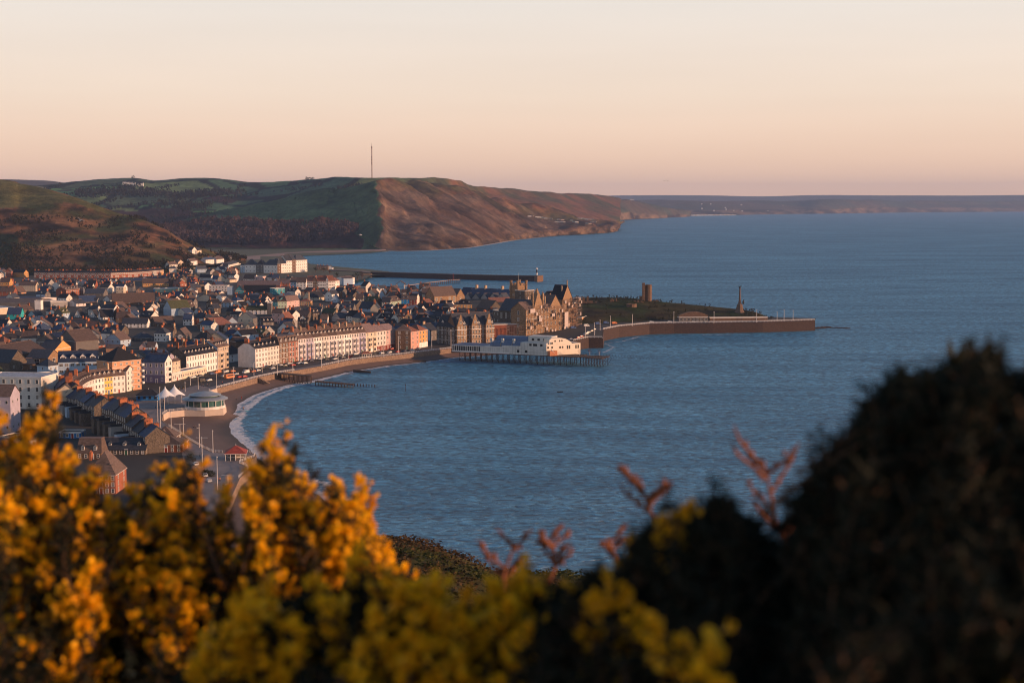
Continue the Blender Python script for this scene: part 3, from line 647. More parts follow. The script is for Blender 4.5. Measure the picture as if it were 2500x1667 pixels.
def roofmesh(kind, Lx, dp, h, rh, ov=0.35, th=0.22):
    m = MB()
    def slab(a, b_, c, d, mi=0):         # quad a..d (ccw from above) made th thick
        m.hexa([(p[0], p[1], p[2] - th) for p in (a, b_, c, d)] + [a, b_, c, d], mi)
    e = ov * rh / (dp / 2) if kind == 'x' else ov * rh / max(.1, (Lx / 2))
    if kind == 'x':
        slab((-ov, -ov, h - e + th), (Lx + ov, -ov, h - e + th), (Lx + ov, dp / 2, h + rh + th), (-ov, dp / 2, h + rh + th))
        slab((-ov, dp / 2, h + rh + th), (Lx + ov, dp / 2, h + rh + th), (Lx + ov, dp + ov, h - e + th), (-ov, dp + ov, h - e + th))
        m.box(-ov, Lx + ov, dp / 2 - .15, dp / 2 + .15, h + rh + th - .06, h + rh + th + .14, 1)
    elif kind == 'y':
        slab((-ov, -ov, h - e + th), (Lx / 2, -ov, h + rh + th), (Lx / 2, dp + ov, h + rh + th), (-ov, dp + ov, h - e + th))
        slab((Lx / 2, -ov, h + rh + th), (Lx + ov, -ov, h - e + th), (Lx + ov, dp + ov, h - e + th), (Lx / 2, dp + ov, h + rh + th))
        m.box(Lx / 2 - .15, Lx / 2 + .15, -ov, dp + ov, h + rh + th - .06, h + rh + th + .14, 1)
    elif kind in ('hip', 'pyr'):
        i = min(Lx, dp) / 2
        if kind == 'pyr': a = b_ = (Lx / 2, dp / 2, h + rh + .2)
        elif Lx >= dp: a, b_ = (i, dp / 2, h + rh + .2), (Lx - i, dp / 2, h + rh + .2)
        else: a, b_ = (Lx / 2, i, h + rh + .2), (Lx / 2, dp - i, h + rh + .2)
        c = [(-ov, -ov, h + .1), (Lx + ov, -ov, h + .1), (Lx + ov, dp + ov, h + .1), (-ov, dp + ov, h + .1)]
        if kind == 'pyr' : F_ = [(c[0], c[1], a), (c[1], c[2], a), (c[2], c[3], a), (c[3], c[0], a)]
        elif Lx >= dp: F_ = [(c[0], c[1], b_, a), (c[1], c[2], b_), (c[2], c[3], a, b_), (c[3], c[0], a)]
        else: F_ = [(c[0], c[1], a), (c[1], c[2], b_, a), (c[2], c[3], b_), (c[3], c[0], a, b_)]
        for f in F_: m.face(f, 0)
        m.face([(p[0], p[1], h - .05) for p in c[::-1]], 0)
        for k in range(4): m.face([(c[k][0], c[k][1], h - .05), (c[(k + 1) % 4][0], c[(k + 1) % 4][1], h - .05), c[(k + 1) % 4], c[k]], 1)
    elif kind == 'mans':
        i = rh * .45
        lo = [(-.2, -.2, h), (Lx + .2, -.2, h), (Lx + .2, dp + .2, h), (-.2, dp + .2, h)]; hi = [(i * .2, i, h + rh), (Lx - i * .2, i, h + rh), (Lx - i * .2, dp - i, h + rh), (i * .2, dp - i, h + rh)]
        m.hexa(lo + hi, 0); m.box(i * .2 - .1, Lx - i * .2 + .1, i - .15, dp - i + .15, h + rh, h + rh + .25, 1)
    else:                                # flat with a parapet
        m.box(-.05, Lx + .05, -.05, dp + .05, h, h + .15, 0)
        for a in ((-.15, Lx + .15, -.15, .2), (-.15, Lx + .15, dp - .2, dp + .15), (-.15, .2, .2, dp - .2), (Lx - .2, Lx + .15, .2, dp - .2)): m.box(a[0], a[1], a[2], a[3], h - .1, h + .55, 1)
    return m
def house(p0, p1, dp, h, roof, rh, wc, rc, name='house', label=None, cat='house', group=None, floors=2, nw=3, side='both', big=False, ch=(), dorm=0, bay=0, base=None, door=True, ww=1.0, wh=1.5, chm=None, chh=1.6, zoff=0, wstyle='sash', sw=2, chw=(.9, 1.9), dormw=1.5, sidewc=None, band=None, trimroof=None, reg=True, z1=None, win=True, ft=.12):
    """p0, p1: world points at the foot of the front wall, left and right; dp depth, h wall height"""
    d = Vector((p1.x - p0.x, p1.y - p0.y)); Lx = d.length; rz = math.atan2(d.y, d.x)
    r = empty(name, (p0.x, p0.y, p0.z + zoff), rz); tag(r, label, cat, group)
    W = MB(); zb = -1.5
    W.face([(0, 0, zb), (Lx, 0, zb), (Lx, 0, h), (0, 0, h)], 0); W.face([(Lx, dp, zb), (0, dp, zb), (0, dp, h), (Lx, dp, h)], 2)
    W.face([(0, dp, zb), (0, 0, zb), (0, 0, h), (0, dp, h)], 2); W.face([(Lx, 0, zb), (Lx, dp, zb), (Lx, dp, h), (Lx, 0, h)], 2)
    W.face([(0, 0, h), (Lx, 0, h), (Lx, dp, h), (0, dp, h)], 2)
    if roof == 'x': W.face([(0, dp, h), (0, 0, h), (0, dp / 2, h + rh)], 2); W.face([(Lx, 0, h), (Lx, dp, h), (Lx, dp / 2, h + rh)], 2)
    if roof == 'y': W.face([(0, 0, h), (Lx, 0, h), (Lx / 2, 0, h + rh)], 0); W.face([(Lx, dp, h), (0, dp, h), (Lx / 2, dp, h + rh)], 2)
    if base: W.box(-.06, Lx + .06, -.06, dp + .06, zb, h * base[1], 3)
    if band:
        for z in band: W.box(-.08, Lx + .08, -.08, .1, h * z - .12, h * z + .12, 1)
    if not big and h > 2.2: W.box(-.05, Lx + .05, -.07, 0.05, h - .3, h - .05, 1)
    fh = h / floors
    spots = []
    if win:
        for k in range(floors):
            for i in range(nw):
                x = Lx * (i + .5) / nw
                if door and k == 0 and i == nw // 2 and nw > 1: continue
                spots.append((x, 0, k))
        if side in ('both', 'right'):
            for k in range(floors):
                for i in range(sw): spots.append((Lx, dp * (i + .5) / sw, k, 'R'))
        if side in ('both', 'left'):
            for k in range(floors):
                for i in range(max(1, sw - 1)): spots.append((0, dp * (i + .5) / max(1, sw - 1), k, 'L'))
    w_ = min(ww, Lx / max(1, nw) * .62); hh = min(wh, fh * .66)
    me = winmesh(w_, hh, wstyle) if big else None
    cnt = 0
    for s in spots:
        z = fh * s[2] + (fh - hh) * .5 + .1; rot = {'R': math.pi / 2, 'L': -math.pi / 2}.get(s[3] if len(s) > 3 else '', 0)
        if big and cnt < 100:
            obj('window', me, r, (s[0], s[1], z), rot); cnt += 1
        else:
            def T(a, b_, c):
                ca, sa = math.cos(rot), math.sin(rot); return (s[0] + a * ca - b_ * sa, s[1] + a * sa + b_ * ca, z + c)
            f = ft
            W.hexa([T(-w_ / 2 - f, -.05, -f), T(w_ / 2 + f, -.05, -f), T(w_ / 2 + f, .02, -f), T(-w_ / 2 - f, .02, -f), T(-w_ / 2 - f, -.05, hh + f), T(w_ / 2 + f, -.05, hh + f), T(w_ / 2 + f, .02, hh + f), T(-w_ / 2 - f, .02, hh + f)], 1)
            W.face([T(-w_ / 2, -.07, 0), T(w_ / 2, -.07, 0), T(w_ / 2, -.07, hh), T(-w_ / 2, -.07, hh)], 4)
    W.build('wall', [wmat(wc), trim, wmat(sidewc or wc), wmat(base[0]) if base else trim, glass], r)
    if door and big:
        m = MB(); x = Lx * ((nw // 2) + .5) / nw; m.box(x - .55, x + .55, -.05, .05, 0, 2.2, 0); m.box(x - .8, x - .55, -.12, .05, 0, 2.4, 1); m.box(x + .55, x + .8, -.12, .05, 0, 2.4, 1); m.box(x - .9, x + .9, -.25, .05, 2.4, 2.65, 1); m.build('door', [random.choice(doorm), trim], r)
    if bay:
        for i in range(bay):
            x = Lx * (i + .5) / bay; bw = Lx / bay * .55; m = MB(); m.prism([(x - bw / 2, .02), (x - bw / 3, -.9), (x + bw / 3, -.9), (x + bw / 2, .02)], 0, h * .72, 0)
            m.prism([(x - bw / 2 - .1, .02), (x - bw / 3 - .05, -1.0), (x + bw / 3 + .05, -1.0), (x + bw / 2 + .1, .02)], h * .72, h * .72 + .25, 1)
            for k in range(max(1, int(floors * .75))):
                z = fh * k + (fh - hh) * .5; m.box(x - bw / 3 + .15, x + bw / 3 - .15, -.95, -.85, z, z + hh, 2)
            m.build('bay_window', [wmat(wc), trim, glass], r)
    rm_ = roofmesh(roof, Lx, dp, h, rh); rm_.build('roof', [rmat(rc), trim if roof in ('flat', 'hip', 'pyr') else (MC.get(trimroof) or lead)], r)
    for c in ch:
        fx, fy = c[0], c[1]
        if roof == 'x': zr = h + rh * (1 - abs(fy - .5) * 2)
        elif roof == 'y': zr = h + rh * (1 - abs(fx - .5) * 2)
        else: zr = h + rh * .8
        cm_ = chm or (pot if random.random() < .6 else potb)
        obj('chimney', chimmesh(chw[0], chw[1], chh, 3, cm_), r, (Lx * fx, dp * fy, zr), c[2] if len(c) > 2 else 0)
    if dorm:
        dh = min(1.6, rh * .5)
        for i in range(dorm):
            x = Lx * (i + .5) / dorm
            yy = (dp / 2) * .30 if roof == 'x' else (.3 if roof == 'mans' else dp * .15)
            zz = h + rh * .22
            obj('dormer', dormmesh(min(dormw, Lx / dorm * .6), dh, 2.4, True, rc), r, (x, yy, zz))
    if reg:
        ex = Vector((math.cos(rz), math.sin(rz))); ey = Vector((-math.sin(rz), math.cos(rz)))
        cs = [Vector((p0.x, p0.y)) + ex * a + ey * b_ for a, b_ in ((0, 0), (Lx, 0), (Lx, dp), (0, dp))]
        FOOT.append(cs)
        pr = [proj((c.x, c.y, p0.z + z)) for c in cs for z in (0, h)] + [proj((p0.x + ex.x * Lx / 2 + ey.x * dp / 2, p0.y + ex.y * Lx / 2 + ey.y * dp / 2, p0.z + h + rh))]
        BOXES.append((min(p[0] for p in pr), max(p[0] for p in pr), min(p[1] for p in pr), proj(p0)[1], min(c.y for c in cs), max(proj((cs[0].x, cs[0].y, p0.z))[1], proj((cs[1].x, cs[1].y, p0.z))[1])))
    return r
REG = dict(A=(0, 620, 8.711), B=(250, 620, 8.711), C=(500, 620, 8.711), D=(750, 640, 8.711), E=(230, 740, 8.711), F=(480, 740, 8.711), G=(1180, 680, 8.711), H=(1020, 720, 8.711),
           r1=(0, 580, 5.6), r2=(400, 580, 5.6), r3=(780, 620, 5.6), r4=(1040, 640, 5.6), r5=(1380, 660, 3.36), r6=(0, 780, 5.6), r7=(340, 780, 5.6), r8=(0, 940, 4.704), r9=(300, 980, 5.6), n=(0, 0, 1))
def q(reg, x, y): a, b_, s = REG[reg]; return a + x / s, b_ + y / s
DIN = [(v, proj(v)) for v in SHEETS['hill_pen_dinas'][0]]; DIN = [(v, a) for v, a in DIN if 395 < a[0] < 600 and 592 < a[1] < 668]
def PGH(a):
    p = PG(*a)
    if 400 < a[0] < 585 and a[1] < 664:
        v, s_ = min(DIN, key=lambda t: (t[1][0] - a[0]) ** 2 + 3 * (t[1][1] - a[1]) ** 2)
        if v.y < p.y and abs(s_[0] - a[0]) < 12: return PD(a[0], a[1], v.y - 8)
    return p
def hz_(reg, x0, y0, x1, y1, hw, hr, dp, roof, wc, rc, label, z=None, **kw):
    """a building read off a zoomed region: foot of the front wall (x0,y0)-(x1,y1), wall and roof heights in zoomed pixels"""
    s = REG[reg][2]; a, b_ = q(reg, x0, y0), q(reg, x1, y1)
    p0, p1 = (PGH(a), PGH(b_)) if z is None else (PZ(*a, z), PZ(*b_, z))
    p0.z = p1.z = min(p0.z, p1.z)
    k = (p0.y + p1.y) / 2 / F / s
    return house(p0, p1, dp, hw * k, roof, hr * k, wc, rc, label=label, **kw)
# ---------------------------------------------------------------- seafront terraces
random.seed(21)
def row(line, units, dp, group=None, name='terraced_house', cat='terraced house', **kw0):
    """line: world polyline of the front feet; units: list of dicts with frac widths"""
    tot = sum(u.get('w', 1) for u in units); L_ = resample(line, 400); t = 0
    out = []
    for u in units:
        a = t / tot; t += u.get('w', 1); b_ = t / tot
        p0, p1 = L_[round(a * 399)].copy(), L_[round(b_ * 399)].copy(); p1 = p0 + (p1 - p0) * .9985; p0.z = p1.z = min(p0.z, p1.z)
        kw = dict(kw0); kw.update({k: v for k, v in u.items() if k != 'w'})
        dp_ = kw.pop('dp', dp)
        out.append(house(p0, p1, dp_, name=name, cat=cat, group=group, **kw))
    return out
T1 = [PG(*p) for p in ((624, 898), (682, 888), (728, 881), (894, 861), (966, 851))]
common = dict(big=True, roof='x', side='none', floors=4, ww=1.25, wh=2.1, rh=6.6, rc='brown', h=16.2, nw=3)
G_T = 'tall terraced houses along the seafront promenade'
row([T1[0], T1[1]], [dict(label='white end house of the tall seafront terrace, with a blank white gable wall', side='none', wc='white', dorm=3, nw=4, ch=((.04, .5), (.96, .5)), chw=(1.2, 3.4)), dict(label='white terraced house with small dormers, second from the blank white gable', wc='offw', dorm=3, nw=4, ch=((.96, .5),))], 15, G_T, big=True, roof='x', side='none', floors=4, ww=1.2, wh=1.9, rh=4.8, rc='dark', h=13.4)
row([T1[1], T1[2]], [dict(label='brown brick hotel with green balconies under a mansard, next to the white terrace end', wc='stone', nw=3, dorm=2, ch=((.5, .5),)), dict(label='narrow brown brick house with mansard roof left of the first lilac terraced house', wc='brick', nw=3, dorm=3, ch=())], 15, G_T, big=True, roof='mans', side='none', floors=4, ww=1.4, wh=2.0, rh=4.4, rc='brown', h=14.6, band=(.25, .5, .75), name='hotel', cat='hotel')
UL = [('mauve', 'pale mauve terraced house just right of the brown brick mansards'), ('lilac', 'lilac-grey terraced house, second right of the brown brick mansards'), ('white', 'white terraced house directly behind the seafront shelter\'s left neighbour, third from the mansards'),
      ('offw', 'off-white terraced house with a red doorway, fourth right of the brick mansards'), ('mauve', 'dusty mauve terraced house midway along the tall lit terrace'), ('white', 'white house with full-height bays, midway along the tall lit terrace'), ('white', 'plain white terraced house, third left of the red-based cream house'), ('mauve', 'pale lilac terraced house, second left of the cream house with green shopfront'), ('lilac', 'blue-lilac terraced house touching the cream bayed house')]
row([T1[2], T1[3]], [dict(wc=c, label=l, dorm=2, ch=((.02, .45),)) for c, l in UL], 14, G_T, **common, bay=2, chh=2.2, chw=(.9, 2.6))
row([T1[3], T1[4]], [dict(w=1.1, wc='cream', label='cream terraced house with two rounded bay columns and green shopfront', bay=2, rh=6, ch=((.02, .45),), base=('white', .2)), dict(wc='offw', label='pale cream house with dark red ground floor right of the bayed cream house', base=('dred', .24), rh=4, ch=((.9, .5),)), dict(wc='pink', label='pale pink house with dark red ground floor beside the shaded brown house', base=('dred', .24), rh=4, nw=3)], 14, G_T, big=True, roof='x', side='right', floors=4, ww=1.2, wh=2.0, rc='pinkish', h=15.5, nw=3)
K1 = [PG(*p) for p in ((966, 853), (1003, 853), (1044, 846))]
house(K1[0], K1[1], 14, 15.0, 'hip', 4, 'stone', 'brown', name='corner_house', label='reddish brown corner house in half shade, left of the salmon front', cat='house', big=True, floors=4, nw=2, ww=1.4, wh=1.9, group=G_T)
row([K1[1], K1[2]], [dict(w=1, wc='salmon', label='salmon pink house on the corner beside the orange-yellow house', nw=2, ch=((.4, .5),)), dict(w=1, wc='ochre', label='orange-yellow house with white ground floor, last of the seafront row', nw=3, base=('white', .3))], 14, G_T, big=True, roof='hip', floors=4, ww=1.2, wh=1.9, rh=4.5, rc='tile', h=13.6)
# shorter white terrace with arched windows, and its neighbours
G2_ = 'white and brown houses beside the car park'
T0 = [PG(456, 917), PG(531, 903)]
house(T0[0], T0[1], 15, 13.0, 'x', 5.5, 'white', 'dark', name='hotel', label='long white hotel with arched windows and seven spiky dormers above the car park', cat='hotel', big=True, floors=3, nw=12, ww=1.0, wh=2.3, wstyle='arch', dorm=9, side='left', sidewc='stoned', ch=((.02, .5), (.25, .5), (.62, .5), (.85, .5)), chh=3.0, group=G2_)
house(T0[1] + Vector((.3, .4, 0)), PG(560, 896), 14, 15.5, 'x', 4.5, 'sand', 'brown', name='hotel', label='ornate sandy-brown hotel with white bays between the white hotel and a gap', cat='hotel', big=True, floors=4, nw=5, ww=1.2, wh=1.9, dorm=5, bay=2, side='right', sidewc='paleblue', ch=((.3, .5),), group=G2_)
hz_('r7', 450, 850, 590, 815, 105, 12, 9, 'flat', 'offw', 'metal', 'low cream shop block in front of the lilac hotel', name='shop', cat='shop', big=True, floors=1, nw=5, ww=1.0, wh=1.9)
hz_('r7', 592, 815, 925, 745, 100, 12, 8, 'flat', 'cream', 'metal', 'low white dining room with a long strip of orange-lit panes', name='dining_room', cat='restaurant', big=True, floors=1, nw=14, ww=1.0, wh=1.5, door=False)
# lilac hotel
a, b_ = PG(349, 934), PG(402.5, 935)
house(a, b_, 22, 13.4, 'x', 4.6, 'lilac', 'blue', name='hotel', label='lilac hotel with darker purple ground floor and long blue slate roof', cat='hotel', big=True, floors=3, nw=4, ww=1.1, wh=2.0, base=('lilacd', .38), side='none', ch=((.05, .9), (.8, .9)), chm=potb, chw=(2.4, 1.0))
c = PG(441, 926)
house(b_ + Vector((.2, .1, 0)), b_.lerp(c, .48), 12, 13.6, 'y', 4.2, 'white', 'blue', name='hotel', label='white gabled end of the lilac hotel facing the sea', cat='hotel', big=True, floors=4, nw=2, ww=1.3, wh=1.9, bay=1)
house(b_.lerp(c, .5), c, 13, 12.6, 'x', 4, 'cream', 'brown', name='terraced_house', label='cream house with two tall dormers between the lilac hotel and low shops', cat='terraced house', big=True, floors=4, nw=3, dorm=2, ww=1.1, wh=1.6)
# orange tower block
tA, tB = PG(276, 958), PG(346, 950)
tw = house(tA, tB, 17, 18.6, 'pyr', 8.0, 'orange', 'dark', name='apartment_tower', label='orange five-storey tower with white balconies and dark pyramid roof', cat='apartment block', big=True, floors=5, nw=5, ww=1.4, wh=1.4, band=(.2, .4, .6, .8), door=False)
Lx = (tB - tA).length
for k in range(1, 5):
    m = MB(); z = 18.6 * k / 5; m.prism([(Lx, -1.4), (Lx + 2.2, -.2), (Lx + 2.4, 5), (Lx, 6)], z - .25, z + 1.0, 0); m.build('balcony', trim, tw)
hz_('r6', 1735, 985, 1830, 962, 285, 60, 18, 'y', 'offw', 'brown', 'tall white gabled house against the orange tower, blank wall to the left', big=True, floors=4, nw=2, dorm=0, ww=1.1, wh=1.7, name='house', side='none')
# curved white crescent
CR = [PG(188, 1003), PG(200, 985), PG(213, 975), PG(228, 968), PG(262, 962), PG(306, 957)]
cl = ['cream house at the near end of the curved crescent beside the brick chimney stacks', 'white crescent house, second from the near end', 'white crescent house, third from the near end', 'white crescent house with twin dormers, fourth from the near end', 'white crescent house, fifth from the near end', 'white crescent house, sixth from the near end', 'plain white crescent house, second left of the bright yellow one', 'pale white crescent house touching the bright yellow one', 'bright yellow house in the curved white crescent', 'white crescent house right of the yellow house, next to the tall gable']
row(CR, [dict(w=1 if i != 8 else .7, wc=('cream' if i == 0 else 'yellow' if i == 8 else 'white'), label=l, ch=((.03, .5),) if i % 2 else ()) for i, l in enumerate(cl)], 11, 'curved crescent of white terraced houses', big=True, roof='x', side='none', floors=3, nw=3, ww=1.0, wh=1.7, rh=4.2, rc='brown', h=10.6, dorm=2, dormw=1.3, chh=3)
# terrace seen from behind: dark backs, slate roofs, lit brick stacks
BA, BB = Vector((-262, 806, 6)), Vector((-215, 725, 6)); BC, BD = Vector((-206, 708, 6)), Vector((-168, 644, 6))
G3 = 'terraced houses seen from behind, with big brick chimneys'
def back_row(A, B, n, hs, labels):
    d = (B - A) / n
    for i in range(n):
        p0 = A + d * i; p1 = A + d * (i + .998); nrm = Vector((d.y, -d.x, 0)).normalized(); 
        # front wall faces the camera-left side
        p0b, p1b = p0 - nrm * -13 * 0, p1
        hh = hs[i % len(hs)] + random.uniform(-.9, .9)
        o = house(Vector((p0.x, p0.y, 6)), Vector((p1.x, p1.y, 6)), 11.5, hh, 'x', 4.4, 'stoned', 'slate' if i % 3 else 'blue', name='terraced_house', label=labels[i], cat='terraced house', group=G3, big=True, floors=4, nw=3, ww=1.0, wh=1.6, side='none', ch=((.06, .40), (.06, .72)) if i % 2 == 0 else ((.94, .40), (.06, .70)), chm=pot, chw=(1.0, random.uniform(2, 3.6)), chh=random.uniform(1.5, 2.6))
        m = MB(); wg = d.length * .45; m.box(0, wg, -5.5, .02, -1, hh * .62, 0)
        m.hexa([(0, -5.8, hh * .62 - .8), (wg, -5.8, hh * .62 - .1), (wg, 0, hh * .62 - .1), (0, 0, hh * .62 - .8), (-.2, -5.8, hh * .62 + .05), (wg + .2, -5.8, hh * .62 + 1.2), (wg + .2, 0, hh * .62 + 1.2), (-.2, 0, hh * .62 + .05)], 1)
        m.build('rear_wing', [wmat(random.choice(['stoned', 'stoned', 'paleblue', 'grey'])), rmat('slate')], o)
nb = 9
bl_ = ['dark-backed terraced house at the far end of the row, beside the yellow and white crescent', 'dark-backed house with a wide orange chimney, second from the far end', 'dark stone house with slate roof, third from the far end of the chimney row', 'dark stone house with slate roof, fourth from the far end of the chimney row', 'slate-roofed house in the middle of the far chimney row', 'slate-roofed house with low dormer, fourth from the gap in the row', 'dark house with stepped brick stacks, third from the gap in the row', 'dark house with brick stacks, second from the gap in the row', 'last slate-roofed house before the gap in the chimney row']
back_row(BA, BB, nb, [9.6, 9.2, 9.9, 9.0], bl_)
bl_ = ['tall dark stone house just after the gap, with an orange stack on its ridge', 'tall dark stone house with brownish slate roof, second after the gap', 'tall stone house with a white bay, third after the gap', 'blue slate-roofed house with a very broad orange stack, fourth after the gap', 'slate-roofed house with two rooflights, fifth after the gap', 'slate-roofed house with a row of orange pots, sixth after the gap', 'lowest slate-roofed house at the promenade end of the chimney row']
back_row(BC, BD, 7, [12.5, 12.2, 11.8, 12.0, 9.5, 9.0, 8.2], bl_)
hz_('r6', 1190, 1330, 1430, 1330, 150, 40, 12, 'hip', 'stoned', 'slate', 'low hipped dark building in the gap of the chimney row', big=True, floors=3, nw=4)
# near buildings above the gorse
BRK = dict(big=True, side='both')
hz_('r8', 1000, 1250, 1330, 1250, 220, 250, 16, 'hip', 'brick', 'brown', 'red-brick hall with steep brown hipped roof and small pinnacles, seen over the gorse', name='hall_of_residence', cat='hall', floors=3, nw=5, dorm=2, ch=((.05, .3),), **BRK)
hz_('r8', 880, 850, 1165, 850, 70, 160, 10, 'mans', 'stone', 'brown', 'brown building with twin pointed dormers and a stepped flat-topped roof', name='hall_of_residence', cat='hall', floors=1, nw=4, dorm=2, **BRK)
hz_('r8', 1165, 800, 1670, 800, 60, 115, 12, 'x', 'stoned', 'slate', 'long low grey roof with three white gablets', name='hall_of_residence', cat='hall', floors=1, nw=8, dorm=3, **BRK)
hz_('r8', 1720, 640, 2010, 640, 40, 110, 12, 'hip', 'stone', 'brown', 'brown-roofed lodge with one white-framed dormer next to the promenade flagpoles', floors=1, nw=3, dorm=1, **BRK)
hz_('r8', 1650, 770, 2090, 770, 90, 70, 14, 'hip', 'brick', 'brown', 'red-brick end block below the brown-roofed lodge', name='hall_of_residence', cat='hall', floors=2, nw=6, **BRK)
hz_('r9', 470, 1400, 760, 1400, 120, 120, 12, 'x', 'salmon', 'blue', 'house with blue slate roof and white battens half hidden by the gorse', floors=2, nw=3, ch=((.1, .5),), **BRK)
hz_('r8', 680, 610, 925, 610, 62, 10, 8, 'flat', 'blue', 'dark', 'small bright blue flat-roofed cafe with lit white windows', name='cafe', cat='cafe', floors=1, nw=4, **BRK)
hz_('r8', 0, 760, 120, 770, 170, 10, 10, 'flat', 'blue', 'dark', 'deep blue shed at the left edge behind the gorse', name='shed', cat='shed', floors=1, nw=2, win=False)
hz_('r8', 125, 800, 270, 810, 160, 50, 10, 'y', 'white', 'slate', 'white corrugated-fronted workshop behind the left gorse bush', name='workshop', cat='workshop', floors=2, nw=3)
hz_('r8', -120, 560, 130, 560, 440, 110, 14, 'x', 'lilac', 'brown', 'pale grey building with brown pitched roof cut off by the left edge', floors=3, nw=3)
# left-hand blocks
hz_('r6', -220, 1210, 572, 1225, 430, 8, 22, 'flat', 'offw', 'metal', 'large white four-storey flat-roofed block at the left edge', name='office_block', cat='office block', big=True, floors=4, nw=7, ww=1.5, wh=2.1, door=False, side='none')
hz_('r6', 575, 1150, 850, 1130, 370, 8, 20, 'flat', 'cream', 'metal', 'blank cream wing joined to the white four-storey block', name='office_block', cat='office block', floors=4, nw=0, win=False)
hz_('r6', 800, 760, 1340, 745, 180, 130, 18, 'x', 'paleblue', 'blue', 'long pale blue flats with dark blue windows and black hipped porches', name='apartment_block', cat='apartment block', big=True, floors=2, nw=7, dorm=4, dormw=5, ww=2.6, wh=1.6)
hz_('r6', 665, 790, 800, 770, 150, 90, 10, 'hip', 'paleblue', 'slate', 'low pale blue wing left of the long pale blue flats', big=True, floors=2, nw=2)
hz_('r6', 90, 660, 640, 560, 150, 130, 26, 'x', 'stoned', 'brown', 'big stone chapel hall with rust-streaked brown roof', name='chapel', cat='chapel', floors=1, nw=5, win=False, side='none')
ch_ = hz_('r6', 752, 470, 972, 430, 60, 110, 14, 'y', 'ochre', 'slate', 'orange-lit gable of the chapel with a square chimney turret', name='chapel', cat='chapel', floors=1, nw=1, wh=3, ch=((.48, .05),), chm=potb, chw=(2.6, 1.2), chh=3)
hz_('r6', 650, 640, 830, 600, 110, 100, 16, 'y', 'stoneg', 'slate', 'gold stone church gable with a round-arched window', name='church', cat='church', floors=1, nw=1, ww=4, wh=5, big=True)
hz_('r6', 800, 400, 1040, 430, 130, 140, 20, 'y', 'dgrey', 'brown', 'grey barn-like hall with streaked brown roof and a tall vent pipe', name='hall', cat='hall', floors=1, nw=0, win=False)
hz_('r6', 1045, 410, 1290, 395, 130, 10, 26, 'x', 'dgrey', 'brown', 'long side wing of the grey hall with three dark windows', name='hall', cat='hall', floors=1, nw=3)
hz_('r6', -150, 700, 130, 720, 130, 160, 16, 'x', 'stoned', 'slate', 'slate roof with ladder-like white rooflights at the left edge', floors=1, nw=2)
hz_('r6', 150, 660, 240, 700, 80, 60, 12, 'y', 'stone', 'slate', 'brown stone gable with a round window near the left edge', floors=1, nw=1)
hz_('r6', 575, 700, 640, 695, 60, 8, 6, 'flat', 'white', 'dark', 'tiny white flat-roofed cabin below the gold church gable', floors=1, nw=1)
